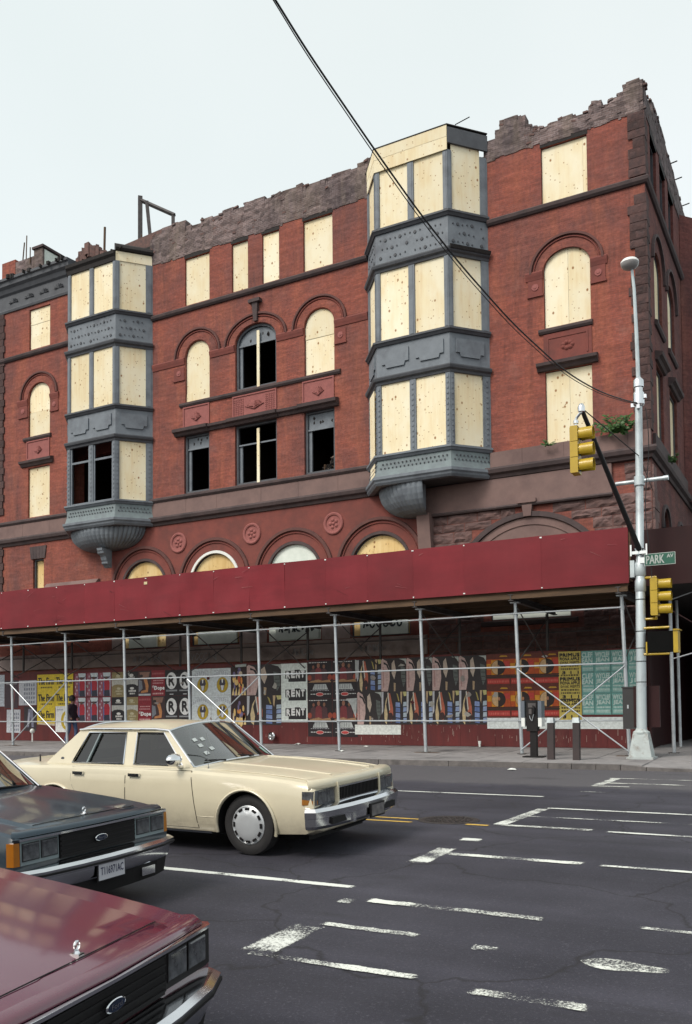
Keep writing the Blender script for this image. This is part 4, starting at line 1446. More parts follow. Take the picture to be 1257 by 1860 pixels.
# --- projecting metal bays
ZL = [(10.80, 13.42), (15.0, 17.62), (19.22, 21.42)]
def bay(xl, fl_, fr, xr, which):
    FB = 28.78
    path = [(xl, FY), (fl_, FB), (fr, FB), (xr, FY)]
    root = MB()
    root.sweep(path, [(-0.14, 13.42), (0.0, 13.42), (0.0, 15.0), (-0.14, 15.0)])
    B = root.build('bay_window', 'grey', BLD, label=('grey metal bay window with all openings boarded and a fresh timber fascia' if which == 'R' else 'grey metal bay window with two open burnt panes on its lowest storey'))
    def ring(name, prof, mat='grey', p=path):
        m = MB()
        m.sweep(p, prof)
        return m.build(name, mat, B)
    ring('storey_band', [(-0.14, 17.62), (0.0, 17.62), (0.0, 19.22), (-0.14, 19.22)])
    ring('skirt_lining', [(-0.14, 9.86), (-0.06, 9.86), (-0.06, 10.66), (-0.14, 10.66)])
    # sills and heads
    for z in (10.62, 14.82, 19.03):
        ring('sill_moulding', [(-0.1, z), (0.05, z), (0.10, z + 0.07), (0.14, z + 0.10), (0.14, z + 0.17), (-0.1, z + 0.20)], 'grey_dark' if z > 12 else 'grey')
    for z in (13.40, 17.60):
        ring('head_moulding', [(-0.1, z), (0.03, z), (0.05, z + 0.08), (0.13, z + 0.13), (0.16, z + 0.21), (0.16, z + 0.25), (-0.1, z + 0.28)], 'grey_dark')
    # skirt below the lowest windows, flaring to a heavy lower ring
    ring('skirt', [(-0.12, 10.0), (0.10, 10.0), (0.03, 10.25), (0.0, 10.62), (-0.12, 10.62)], 'grey_pale')
    ring('lower_ring', [(-0.12, 9.68), (0.07, 9.68), (0.13, 9.76), (0.15, 9.82), (0.20, 9.88), (0.20, 9.98), (-0.12, 10.0)], 'grey')
    faces = []
    for a, b in ((path[0], path[1]), (path[1], path[2]), (path[2], path[3])):
        a3, b3 = Vector((a[0], a[1], 0)), Vector((b[0], b[1], 0))
        d = (b3 - a3)
        L = d.length
        d.normalize()
        faces.append((a3, d, Vector((d.y, -d.x, 0)), L))
    up = Vector((0, 0, 1))
    # uprights
    for li, (z0, z1) in enumerate(ZL):
        for fi, (o, d, nn, L) in enumerate(faces):
            us = [0.0, L] if fi != 1 else [0.0, L / 2, L]
            for u in us:
                w_ = 0.12 if 0 < u < L else 0.17
                if fi == 0 and u == 0 or fi == 2 and u == L:
                    w_ = 0.30
                a, b = max(0.0, u - w_ if u > 0 else 0), min(L, u + w_ if u < L else L)
                m = MB()
                m.obox((o.x, o.y, z0), d, nn, up, (a + 0.001, -0.12, 0), (b - 0.001, 0.012, z1 - z0))
                m.obox((o.x, o.y, z0), d, nn, up, (a + (b - a) * 0.25, 0.0121, 0.06), (a + (b - a) * 0.75, 0.026, z1 - z0 - 0.06))
                mu = m.build('mullion', 'grey', B)
                if li == 0 and fi > -1:
                    rv = MB()
                    for kk in range(13):
                        zc = z0 + 0.14 + kk * 0.19
                        if zc < z1 - 0.06:
                            c = o + d * ((a + b) / 2) + nn * 0.026
                            rv.obox((c.x, c.y, zc), d, nn, up, (-0.028, 0, -0.028), (0.028, 0.022, 0.028))
                    rv.build('boss_row', 'grey', mu, kind='stuff')
            # infill
            spans = [(0.16, L - 0.16)] if fi != 1 else [(0.17, L / 2 - 0.12), (L / 2 + 0.12, L - 0.17)]
            if fi == 0:
                spans = [(0.29, L - 0.16)]
            if fi == 2:
                spans = [(0.16, L - 0.29)]
            for (a, b) in spans:
                if which == 'L' and li == 0 and fi == 1:
                    fr_ = MB()
                    for (p, q) in (((a, 0), (a + 0.07, z1 - z0)), ((b - 0.07, 0), (b, z1 - z0)), ((a + 0.07, z1 - z0 - 0.75), (b - 0.07, z1 - z0 - 0.66)), ((a + 0.07, 0), (b - 0.07, 0.07))):
                        fr_.obox((o.x, o.y, z0), d, nn, up, (p[0], -0.09, p[1]), (q[0], -0.03, q[1]))
                    fr_.build('open_sash', 'grey', B, label='empty burnt out sash with a transom bar')
                    continue
                m = MB()
                dp = -0.035 + jit(0.008)
                m.obox((o.x, o.y, z0), d, nn, up, (a + 0.005, dp - 0.02, 0.01), (b - 0.005, dp, z1 - z0 - (0.02 if li < 2 else -0.33 if (fi == 2 and which == 'R') else 0.0)))
                m.build('plywood_sheet', 'ply', B)
    # raised field panels and rosettes in the bands
    for fi, (o, d, nn, L) in enumerate(faces):
        spans = [(0.25, L - 0.25)] if fi != 1 else [(0.22, L / 2 - 0.14), (L / 2 + 0.14, L - 0.22)]
        for (a, b) in spans:
            m = MB()
            loop = [(a, 14.62), (a, 14.12), (a + 0.14, 14.12), (a + 0.18, 13.98), (b - 0.18, 13.98), (b - 0.14, 14.12), (b, 14.12), (b, 14.62)]
            m.extrude(loop, lambda x_, z_, dd: tuple(o + d * x_ + nn * dd + up * z_), 0.003, 0.05)
            m.build('field_panel', 'grey', B)
        rv = MB()
        nr = max(3, int(L / 0.22))
        for kk in range(nr):
            for rw in range(3):
                c = o + d * (0.14 + (L - 0.28) * (kk + (0.5 if rw % 2 else 0.15) + 0.15) / nr)
                zc = 18.12 + rw * 0.33 + jit(0.02)
                r_ = 0.055 if (kk + rw) % 3 == 0 else 0.026
                if random.random() < 0.16:
                    continue
                rv.obox((c.x, c.y, zc), d, nn, up, (-r_, 0, -r_ * 0.5), (r_, 0.028, r_ * 0.5))
                rv.obox((c.x, c.y, zc), d, nn, up, (-r_ * 0.5, 0, -r_), (r_ * 0.5, 0.03, r_))
        for kk in range(int(L * 12)):
            c = o + d * (0.1 + (L - 0.2) * (kk + 0.5) / int(L * 12)) + nn * 0.01
            rv.obox((c.x, c.y, 10.45 if kk % 2 else 10.3), d, nn, up, (-0.022, 0, -0.022), (0.022, 0.05, 0.022))
        rv.build('rosettes', 'grey_dark', B, kind='stuff')
    # roof of the bay
    m = MB()
    zr = 22.1 if which == 'R' else 21.86
    m.add([(p[0], p[1], zr) for p in path] + [(p[0], p[1], zr + 0.04) for p in path], [(0, 1, 2, 3), (4, 7, 6, 5), (0, 4, 5, 1), (1, 5, 6, 2), (2, 6, 7, 3)])
    m.build('bay_roof', 'char', B)
    # soffit above the bowl
    m = MB()
    m.add([(p[0], p[1], 9.70) for p in path], [(0, 1, 2, 3)])
    m.build('soffit', 'grey_dark', B)
    return B, path, faces

BL, pathL, facesL = bay(-31.1, -30.1, -27.22, -26.17, 'L')
BR, pathR, facesR = bay(-15.36, -14.41, -11.54, -10.49, 'R')
up = Vector((0, 0, 1))
# left bay top: charred cornice on the front, new board on the flank
m = MB()
m.sweep(pathL[:3], [(-0.1, 21.42), (0.03, 21.42), (0.05, 21.6), (0.13, 21.7), (0.14, 21.84), (-0.1, 21.9)])
m.build('burnt_cornice', 'char', BL)
o, d, nn, L = facesL[2]
m = MB()
m.obox((o.x, o.y, 21.43), d, nn, up, (0.0, -0.03, 0), (L, 0.0, 0.42))
m.build('plywood_sheet', 'ply', BL)
m = MB()
m.sweep([pathL[2], pathL[3]], [(-0.1, 21.86), (0.08, 21.88), (0.12, 21.98), (0.02, 22.15), (-0.5, 22.45), (-0.5, 21.9)])
for i in range(20):
    u = random.random()
    x_ = -30.2 + (3.6) * u
    y_ = 28.8 + random.random() * 1.3
    aa, tt = random.uniform(0, 6.28), random.uniform(-0.5, 0.5)
    ax_ = Vector((math.cos(aa) * math.cos(tt), math.sin(aa) * math.cos(tt), math.sin(tt)))
    ay_ = Vector((-math.sin(aa), math.cos(aa), 0))
    m.obox((x_, y_, 21.93), ax_, ay_, ax_.cross(ay_), (-random.uniform(0.05, 0.3), -0.03, -0.02), (random.uniform(0.05, 0.25), 0.03, 0.03))
m.build('burnt_scraps', 'char', BL, kind='stuff')
m = MB()
m.box((-31.1, FY - 0.02, 21.4), (-26.17, FY + 0.4, 22.35))
m.build('burnt_lintel', 'char', BL)
# right bay top: pale timber fascia, dark roof edge
for z0, z1 in ((21.40, 21.86), (21.865, 22.28)):
    for fi in (0, 1):
        o, d, nn, L = facesR[fi]
        m = MB()
        m.obox((o.x, o.y, z0), d, nn, up, (-0.02 if fi else 0.2, 0.02, 0), (L + 0.015, 0.05 + 0.006 * (z0 > 21.5), z1 - z0))
        m.build('fascia_board', 'ply', BR)
o, d, nn, L = facesR[2]
m = MB()
m.obox((o.x, o.y, 21.5), d, nn, up, (0.0, -0.02, 0.15), (L, 0.06, 0.72))
m.build('roof_edge', 'grey_dark', BR)
m = MB()
m.sweep(pathR, [(-0.3, 22.282), (0.07, 22.282), (0.07, 22.32), (-0.3, 22.34)])
m.build('roof_felt', 'char', BR)
m = MB()
m.tube([(-11.3, 29.0, 22.36), (-10.75, 29.0, 22.46)], 0.022, 4)
m.build('loose_lath', 'char', BR)
# little torn strip where the middle-storey head came away
m = MB()
m.sweep([pathR[2], pathR[3]], [(0.10, 17.80), (0.19, 17.78), (0.22, 17.9), (0.12, 17.95)])
m.build('torn_flashing', 'char', BR)
# tall pale board down the left flank of the right bay
o, d, nn, L = facesR[0]
m = MB()
m.obox((o.x, o.y, 9.75), d, nn, up, (0.35, 0.03, 0), (L - 0.35, 0.05, 3.6))
m.build('plywood_sheet', 'ply', BR)

def bowl(cx, hw, depth, z1, z0, a0, a1, parent, nfl=26):
    m = MB()
    na, nz = nfl * 4, 8
    vs = []
    for j in range(nz + 1):
        t = j / nz
        s_ = math.cos(t * PI / 2) ** 0.8 * 0.86 + 0.14
        z = z1 + (z0 - z1) * math.sin(t * PI / 2)
        for i in range(na + 1):
            a = a0 + (a1 - a0) * i / na
            fl_ = 1 + 0.03 * abs(math.sin(nfl * (a - a0) / (a1 - a0) * PI)) - 0.03
            vs.append((cx - hw * s_ * fl_ * math.cos(a), FY - depth * s_ * fl_ * max(0.0, math.sin(a)), z))
    k = na + 1
    m.add(vs, [(j * k + i, j * k + i + 1, (j + 1) * k + i + 1, (j + 1) * k + i) for j in range(nz) for i in range(na)])
    m.add([vs[nz * k + i] for i in range(k)], [tuple(range(k))])
    return m.build('fluted_bowl', 'grey', parent)
def corbel(x, y, z1, z0, w, parent, mat='grey'):
    m = MB()
    prof = [(0.0, z1), (0.62, z1), (0.60, z1 - 0.10), (0.50, z1 - 0.22), (0.38, z1 - 0.36), (0.34, z1 - 0.5), (0.22, z0 + 0.12), (0.12, z0), (0.0, z0)]
    m.extrude([(p[0], p[1]) for p in prof], lambda a, b, dd: (x + dd, y - a, b), -w / 2, w / 2)
    m.tube([(x - w / 2 - 0.02, y - 0.45, z1 - 0.16), (x + w / 2 + 0.02, y - 0.45, z1 - 0.16)], 0.11, 10)
    m.tube([(x - w / 2 - 0.015, y - 0.22, z0 + 0.2), (x + w / 2 + 0.015, y - 0.22, z0 + 0.2)], 0.08, 10)
    return m.build('scroll_bracket', mat, parent)
bowl(-28.66, 2.14, 1.26, 9.70, 8.80, 0, PI, BL)
corbel(-28.45, FY - 0.30, 8.82, 8.0, 0.32, BL)
bowl(-12.9, 2.0, 1.26, 9.69, 8.6, 0, PI * 0.54, BR, 15)
corbel(-12.95, FY - 0.62, 9.67, 8.75, 0.34, BR)
m = MB()
m.hexa([(-13.25, FY - 0.25, 7.2), (-12.75, FY - 0.25, 7.2), (-12.75, FY, 7.2), (-13.25, FY, 7.2)], [(-13.25, FY - 0.45, 8.7), (-12.75, FY - 0.45, 8.7), (-12.75, FY, 8.7), (-13.25, FY, 8.7)])
m.build('pier_capital', 'stone_face', BR)

# --- ground floor behind the shed: painted sill band with white tags, boards with graffiti
m = MB()
m.sweep([(XL, FY), (-13.05, FY)], [(-0.02, 3.55), (0.10, 3.56), (0.10, 4.12), (0.18, 4.16), (0.18, 4.24), (-0.02, 4.28)])
band = m.build('sill_band', 'stone_light', BLD)
def scribble(x0, x1, z0, z1, loops, y, mat, r, parent, name='graffiti', seed=0):
    rnd = random.Random(seed)
    m = MB()
    segs = []
    cw = (x1 - x0) / loops
    for i in range(loops):
        cx = x0 + cw * (i + 0.5)
        k = rnd.choice((4, 5, 6))
        q = [(cx + cw * rnd.uniform(-.5, .5), z0 + (z1 - z0) * ((j % 2) * rnd.uniform(.6, 1) + (1 - j % 2) * rnd.uniform(0, .35))) for j in range(k)]
        if rnd.random() < 0.5:
            q = [(cx + cw * 0.42 * math.cos(t), (z0 + z1) / 2 + (z1 - z0) * 0.42 * math.sin(t)) for t in [rnd.uniform(0, 1) + j * 0.75 for j in range(8)]]
        segs += list(zip(q, q[1:]))
    for a, b in segs:
        dx, dz = b[0] - a[0], b[1] - a[1]
        L = math.hypot(dx, dz) + 1e-6
        px, pz = -dz / L * r, dx / L * r
        m.add([(a[0] + px, y, a[1] + pz), (b[0] + px, y, b[1] + pz), (b[0] - px, y, b[1] - pz), (a[0] - px, y, a[1] - pz)], [(0, 1, 2, 3)])
    return m.build(name, mat, parent, fixn=False)
tagw = fl((0.42, 0.40, 0.42))
for i, (a, b) in enumerate(((-27.3, -25.6), (-24.0, -22.6), (-18.9, -17.9), (-15.9, -14.7))):
    scribble(a, b, 3.66, 4.02, 6, FY - 0.104, tagw, 0.018, band, seed=i)
for i, k in enumerate(('g1', 'g2', 'g3', 'g4')):
    o = OPEN[k]
    m = MB()
    m.box((o[0] + 0.4, FY - 0.03, 4.36), (o[1] - 0.1 - 0.4 * (i == 0), FY + 0.05, 5.7))
    q = m.build('painted_board', 'white_ply', BLD, label='whitish painted board in the ground floor arch')
    if i > 1:
        scribble(o[0] + 0.5, o[1] - 0.3, 4.6, 5.15, 6, FY - 0.035, fl((0.04, 0.05, 0.06)), 0.035, q, seed=20 + i)
for x0, x1 in ((-25.43, -24.05), (-21.55, -20.10), (-17.60, -16.24), (-28.6, -27.93)):
    m = MB()
    m.box((x0 + 0.05, FY - 0.02, 4.29), (x1 - 0.05, FY + 0.02, 4.9))
    m.build('pier_base', 'stone_light', BLD)

# ------------------------------------------------------------------ sidewalk shed
PY, IY, SFY = 25.2, 28.5, 24.7            # front posts, inner posts, parapet face
SHED = empty('sidewalk_shed', (-17, PY, 0.2), 'long maroon sidewalk shed on galvanised pipe posts along the street front', 'sidewalk shed')
TOP = [-5.1 - 3.05 * i for i in range(11)]
LEAN = 0.13
def post_x(i, z):
    z0 = 0.2
    return TOP[i] + LEAN * (4.65 - z) / (4.65 - z0)
for i, tx in enumerate(TOP):
    zb = sz(tx, PY)
    m = MB()
    m.tube([(post_x(i, zb), PY, zb + 0.02), (post_x(i, 4.62), PY, 4.62)], 0.052, 10)
    for zc in (1.17, 2.75, 4.30):
        m.tube([(post_x(i, zc - 0.06), PY, zc - 0.06), (post_x(i, zc + 0.06), PY, zc + 0.06)], 0.064, 10)
    p = m.build('post', 'steel', SHED, smooth=40)
    m = MB()
    bx = post_x(i, zb)
    m.box((bx - 0.11, PY - 0.11, zb + 0.005), (bx + 0.11, PY + 0.11, zb + 0.022))
    m.build('base_plate', 'steel_dark', p)
    if i % 2 == 0:
        m = MB()
        m.box((bx - 0.35, PY - 0.14, zb - 0.03), (bx + 0.45, PY + 0.14, zb + 0.004))
        m.build('timber_sill', 'timber', p)
    m = MB()
    m.box((tx - 0.13, PY - 0.1, 4.62), (tx + 0.13, PY + 0.1, 4.65))
    m.build('head_plate', 'steel', p)
    m = MB()
    m.tube([(tx, IY, 0.3), (tx, IY, 4.62)], 0.05, 8)
    m.build('inner_post', 'steel_dark', SHED, smooth=40)
    # cross beam carrying the deck, and the dull braces between the two rows
    m = MB()
    m.box((tx - 0.07, SFY + 0.06, 4.655), (tx + 0.07, IY + 1.0, 4.675))
    m.box((tx - 0.012, SFY + 0.06, 4.675), (tx + 0.012, IY + 1.0, 4.815))
    m.box((tx - 0.07, SFY + 0.06, 4.815), (tx + 0.07, IY + 1.0, 4.835))
    m.build('cross_beam', 'steel_dark', SHED)
    for a, b in ((2.95, 4.5), (4.5, 2.95)):
        m = MB()
        m.tube([(post_x(i, a) + 0.05, PY, a), (tx + 0.05, IY, b)], 0.02, 6)
        m.build('cross_brace', 'steel_dark', SHED)
for i in range(len(TOP) - 1):
    for zc in (1.17, 2.75, 4.30):
        if i == 6 and zc < 1.5:
            pass
        m = MB()
        m.tube([(post_x(i, zc) + 0.0, PY - 0.07, zc + jit(0.012)), (post_x(i + 1, zc), PY - 0.07, zc + jit(0.012))], 0.024, 7)
        m.build('rail', 'steel', SHED, smooth=40)
    m = MB()
    m.tube([(TOP[i], IY + 0.07, 4.0), (TOP[i + 1], IY + 0.07, 4.0)], 0.022, 6)
    m.build('inner_rail', 'steel_dark', SHED, smooth=40)
    if i in (0, 4, 7, 9):
        for a, b in ((2.68, 0.32), (0.32, 2.68)):
            m = MB()
            m.tube([(post_x(i + 1, a), PY - (0.10 if a > b else 0.05), a), (post_x(i, b), PY - (0.10 if a > b else 0.05), b)], 0.02, 6)
            m.build('diagonal_brace', 'steel', SHED, smooth=40)
# timber deck and stringers
for j, y in enumerate((24.86, 26.1, 27.4, 28.7, 29.6)):
    m = MB()
    m.box((-36.3, y - 0.05, 4.84), (-4.85, y + 0.05, 5.02))
    m.build('stringer', 'timber', SHED)
m = MB()
m.box((-36.3, 24.78, 4.70), (-4.85, 24.86, 4.838))
m.build('edge_beam', 'timber', SHED)
for j in range(17):
    y = 24.76 + j * 0.295
    m = MB()
    m.box((-36.3, y, 5.025 + jit(0.004)), (-4.82, y + 0.288, 5.07))
    m.build('deck_plank', 'timber', SHED)
# parapet panels: painted plywood, slightly warped
x = -4.79
edges = [-4.79, -9.54, -12.78, -15.87, -18.80, -21.87, -24.92, -27.97, -31.02, -34.07, -37.1]
sub = [-4.79, -7.2, -9.54, -11.2, -12.78, -14.3, -15.87, -17.3, -18.80, -20.3, -21.87, -23.4, -24.92, -26.4, -27.97, -29.5, -31.02, -32.5, -34.07, -35.6]
for a, b in zip(sub, sub[1:]):
    m = MB()
    n, k = 10, 6
    off = jit(0.003)
    tl, tr = jit(0.012), jit(0.012)
    vs = []
    ph = random.random() * 6
    for j in range(k + 1):
        for i in range(n + 1):
            u, t = i / n, j / k
            warp = 0.010 * math.sin(PI * u) * math.sin(PI * t + ph) + 0.006 * math.sin(u * 7 + ph) * math.sin(t * 5 + ph)
            if a in (-18.80, -20.3, -17.3, -15.87):
                warp *= 2.2
            vs.append((b + 0.0015 + (a - b - 0.003) * u, SFY + off + warp, 4.91 + (1.525 + tl + (tr - tl) * u) * t))
    m.add(vs, [(j * (n + 1) + i, j * (n + 1) + i + 1, (j + 1) * (n + 1) + i + 1, (j + 1) * (n + 1) + i) for j in range(k) for i in range(n)])
    nb = len(m.v)
    m.add([(p[0], p[1] + 0.02, p[2]) for p in vs], [(j * (n + 1) + i, (j + 1) * (n + 1) + i, (j + 1) * (n + 1) + i + 1, j * (n + 1) + i + 1) for j in range(k) for i in range(n)])
    for j in (0, k):
        m.f += [[j * (n + 1) + i, j * (n + 1) + i + 1, nb + j * (n + 1) + i + 1, nb + j * (n + 1) + i] for i in range(n)]
        m.m += [0] * n
    pn = m.build('parapet_panel', 'maroon', SHED, smooth=40, fixn=False)
    for z in (4.955, 6.39):
        m = MB()
        m.box((b - 0.03 + jit(0.02), SFY - 0.012, z - 0.018), (b + 0.025, SFY + 0.0, z + 0.012 + jit(0.008)))
        m.build('nail_tab', 'white', pn)
for xx in sub:
    m = MB()
    m.box((xx - 0.05, SFY + 0.035, 5.08), (xx + 0.05, SFY + 0.13, 6.4))
    m.build('parapet_stud', 'timber', SHED)
m = MB()
m.box((-21.95, SFY - 0.02, 6.16), (-21.80, SFY - 0.006, 6.26))
m.build('paper_scrap', fl((0.6, 0.5, 0.3)), SHED)

rs = random.Random(11)
for k in range(26):
    xx, zz = rs.uniform(-28, -5), rs.uniform(5.0, 6.3)
    L, w_, an = rs.uniform(0.08, 0.5), rs.uniform(0.004, 0.012), rs.uniform(-0.5, 0.5)
    m = MB()
    c, s_ = math.cos(an), math.sin(an)
    m.add([(xx + a * c - b * s_, SFY - 0.026, zz + a * s_ + b * c) for a, b in ((0, -w_), (L, -w_ * 0.3), (L, w_ * 0.3), (0, w_))], [(0, 1, 2, 3)])
    m.build('scuff', fl(rs.choice(((0.26, 0.06, 0.07), (0.09, 0.01, 0.014), (0.3, 0.1, 0.1)))), SHED, fixn=False)
# shed along the avenue, darker, set back from the corner
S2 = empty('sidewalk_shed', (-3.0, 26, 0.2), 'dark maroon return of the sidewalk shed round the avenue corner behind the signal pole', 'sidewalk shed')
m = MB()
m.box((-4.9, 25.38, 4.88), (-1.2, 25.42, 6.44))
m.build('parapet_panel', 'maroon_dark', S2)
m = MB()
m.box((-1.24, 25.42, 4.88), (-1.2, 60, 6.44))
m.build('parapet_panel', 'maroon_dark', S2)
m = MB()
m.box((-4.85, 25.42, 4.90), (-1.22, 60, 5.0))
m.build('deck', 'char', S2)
for x_, y_ in ((-4.02, 26.6), (-4.25, 29.4), (-1.4, 26.6), (-1.4, 29.6), (-1.4, 32.6)):
    m = MB()
    m.tube([(x_, y_, 0.22), (x_ - 0.02, y_, 4.88)], 0.052, 9)
    p = m.build('post', 'steel', S2, smooth=40)
    m = MB()
    m.box((x_ - 0.14, y_ - 0.12, 0.2), (x_ + 0.14, y_ + 0.12, 0.24))
    m.build('base_plate', 'steel_dark', p)
for a, b in (((-4.0, 26.6, 4.6), (-3.2, 26.6, 4.85)), ((-4.0, 26.6, 4.5), (-4.4, 27.6, 4.85)), ((-4.0, 26.6, 2.9), (-1.4, 26.6, 3.6))):
    m = MB()
    m.tube([a, b], 0.02, 6)
    m.build('diagonal_brace', 'steel', S2, smooth=40)

# ------------------------------------------------------------------ hoarding
HY = 28.2
HO = empty('hoarding', (-18, HY, 0.3), 'maroon plywood hoarding pasted with rows of posters under the shed', 'hoarding')
x = -5.0
while x > -37:
    m = MB()
    m.box((x - 1.217, HY + jit(0.003), 0.27), (x - 0.003, HY + 0.02, 3.36 + jit(0.03)))
    m.build('hoarding_panel', 'hoard', HO)
    x -= 1.22
m = MB()
for k in range(150):
    xx = random.uniform(-16.5, -5.2) if random.random() < .8 else random.uniform(-30, -16)
    zz = random.uniform(0.35, 1.1)
    L = random.uniform(0.03, 0.22)
    w_ = random.uniform(0.004, 0.012)
    m.add([(xx - w_, HY - 0.0045, zz), (xx + w_, HY - 0.0045, zz), (xx + w_ * 0.5 + jit(.01), HY - 0.0045, zz + L), (xx - w_ * 0.5, HY - 0.0045, zz + L)], [(0, 1, 2, 3)])
m.build('paste_drips', fl((0.36, 0.25, 0.22)), HO, kind='stuff', fixn=False)
# return along the avenue
H2 = empty('hoarding', (-4.9, 40, 0.3), 'hoarding under the avenue shed behind the pole, shade put in its dark maroon, with added light blocking walls', 'hoarding')
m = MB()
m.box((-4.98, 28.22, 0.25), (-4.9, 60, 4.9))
m.build('hoarding_panel', 'maroon_dark', H2)  # shade under the avenue shed is put into this colour
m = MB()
m.box((-1.36, 33, 0.25), (-1.3, 60, 4.9))  # unseen street-side wall, added to block light from the walkway
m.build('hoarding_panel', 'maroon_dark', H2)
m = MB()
m.box((-4.9, 46, 0.25), (-1.3, 46.1, 4.9))  # closing wall, added to keep the covered walkway dark
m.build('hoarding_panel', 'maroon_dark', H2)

# ------------------------------------------------------------------ posters
class Poster:
    def __init__(s, x0, x1, z0, z1, c, label=None, lay=0):
        s.x0, s.x1, s.z0, s.z1 = x0 + 0.004, x1 - 0.004, z0, z1
        s.y = HY - 0.006 - lay * 0.003 - random.random() * 0.002
        s.sk = jit(0.006)
        m = MB()
        j = [jit(0.006) for _ in range(8)]
        a, b = (s.x0 + j[0], s.y, s.z0 + j[1]), (s.x1 + j[2], s.y, s.z0 + j[3])
        c_, d = (s.x1 + j[4], s.y, s.z1 + j[5]), (s.x0 + j[6], s.y, s.z1 + j[7])
        bk = [(p[0], HY - 0.001, p[2]) for p in (a, b, c_, d)]
        m.hexa([a, b, (b[0], HY - 0.001, b[2]), (a[0], HY - 0.001, a[2])], [d, c_, (c_[0], HY - 0.001, c_[2]), (d[0], HY - 0.001, d[2])])
        s.o = m.build('poster', fl(c, 0.5), HO, label=label)
        s.layers = {}
    def pt(s, u, v, k=1):
        return (s.x0 + (s.x1 - s.x0) * u, s.y - 0.0022 * k, s.z0 + (s.z1 - s.z0) * v)
    def _mb(s, c, name):
        return s.layers.setdefault((c, name), MB())
    def rect(s, u0, v0, u1, v1, c, k=1, name='print'):
        s._mb(c, name).add([s.pt(u0, v0, k), s.pt(u1, v0, k), s.pt(u1, v1, k), s.pt(u0, v1, k)], [(0, 1, 2, 3)])
    def pg(s, pts, c, k=1, name='print'):
        s._mb(c, name).poly(pts, lambda a, b: s.pt(a, b, k))
    def ell(s, u, v, ru, rv, c, k=1, n=20, a0=0, a1=2 * PI, name='print'):
        pts = [(u + ru * math.cos(a0 + (a1 - a0) * i / n), v + rv * math.sin(a0 + (a1 - a0) * i / n)) for i in range(n + (abs(a1 - a0) < 6.28))]
        s.pg(pts, c, k, name)
    def text(s, t, u0, v0, u1, v1, c, k=2, bold=0.0):
        w, h_ = s.x1 - s.x0, s.z1 - s.z0
        lettering(s._mb(c, 'lettering'), t, lambda x, z, d: (s.x0 + w * x, s.y - 0.0022 * k - d * 0.3, s.z0 + h_ * z), u0, u1, v0, v1, bold)
    def bars(s, u0, u1, v, h_, c, k=1, seed=0):
        """a line of print too small to read"""
        r = random.Random(seed)
        u = u0
        while u < u1:
            w = r.uniform(0.03, 0.11)
            s.rect(u, v, min(u1, u + w), v + h_, c, k, 'small_print')
            u += w + 0.025
    def done(s):
        for (c, name), m in s.layers.items():
            m.build(name, fl(c, 0.5), s.o, fixn=False, kind='stuff')
        return s.o

WHITE, BLACK = (0.60, 0.64, 0.63), (0.018, 0.016, 0.019)
# far left odd sheets
p = Poster(-34.3, -33.45, 1.82, 3.28, (0.42, 0.45, 0.50), 'plain pale sheet at the left end of the hoarding')
for i in range(9):
    p.bars(0.1, 0.9, 0.1 + i * 0.09, 0.02, (0.3, 0.32, 0.36), seed=i)
p.done()
p = Poster(-33.42, -32.55, 1.75, 3.0, (0.05, 0.03, 0.04), 'dark poster with a dim pinkish figure')
p.ell(0.6, 0.45, 0.18, 0.32, (0.16, 0.06, 0.07)); p.rect(0.1, 0.85, 0.9, 0.9, (0.2, 0.18, 0.2)); p.done()
for (a, b, c, d, lab) in ((-32.5, -31.36, 1.86, 2.98, 'pale grey poster with five rows of grey glyphs'), (-33.29, -32.39, 0.62, 1.67, 'small pale poster with rows of grey glyphs near the pavement')):
    p = Poster(a, b, c, d, (0.42, 0.43, 0.47), lab, 1)
    for j in range(5):
        for i in range(5):
            r = random.random() * 0.03
            p.rect(0.30 + i * 0.13, 0.08 + j * 0.17, 0.38 + i * 0.13, 0.17 + j * 0.17 + r, (0.16, 0.17, 0.21))
    p.done()
p = Poster(-32.15, -31.36, 0.71, 1.8, (0.03, 0.022, 0.028), 'dark poster with pale trouser legs')
p.pg([(0.35, 0.9), (0.7, 0.9), (0.8, 0.15), (0.62, 0.15), (0.52, 0.6), (0.4, 0.15), (0.22, 0.15)], (0.16, 0.16, 0.22))
p.pg([(0.38, 0.75), (0.46, 0.75), (0.36, 0.2), (0.28, 0.2)], (0.4, 0.4, 0.46), 2); p.done()
# yellow
YEL = (0.58, 0.43, 0.03)
for ci, (a, b) in enumerate(((-31.32, -30.21), (-30.21, -29.11))):
    for r_ in range(3):
        z1 = 3.22 - r_ * 0.74
        if ci == 1 and r_ == 2:
            continue
        p = Poster(a, b, z1 - 0.74, z1, YEL, 'yellow poster with black gothic lettering, %s row, %s column' % (('top', 'middle', 'bottom')[r_], ('left', 'right')[ci]))
        p.text('The Firm', 0.06, 0.38, 0.95, 0.80, BLACK, bold=0.012)
        p.bars(0.2, 0.85, 0.17, 0.09, (0.12, 0.09, 0.02), seed=r_)
        p.rect(0.55, 0.36, 0.58, 0.84, BLACK); p.done()
m = MB()
m.add([(-31.25, HY - 0.0085, 1.0), (-30.2, HY - 0.0085, 0.94), (-30.2, HY - 0.0085, 1.03), (-31.25, HY - 0.0085, 1.06)], [(0, 1, 2, 3)])
m.build('torn_paper', fl((0.6, 0.52, 0.4)), HO, fixn=False)
p = Poster(-30.16, -29.39, 0.66, 1.80, (0.62, 0.64, 0.62), 'white poster with half a gold oval, low beside the yellow ones', 2)
p.ell(0.85, 0.45, 0.42, 0.36, (0.42, 0.30, 0.02)); p.ell(0.9, 0.45, 0.26, 0.26, (0.58, 0.6, 0.6), 2)
p.bars(0.1, 0.6, 0.84, 0.05, (0.3, 0.3, 0.38), seed=4); p.done()
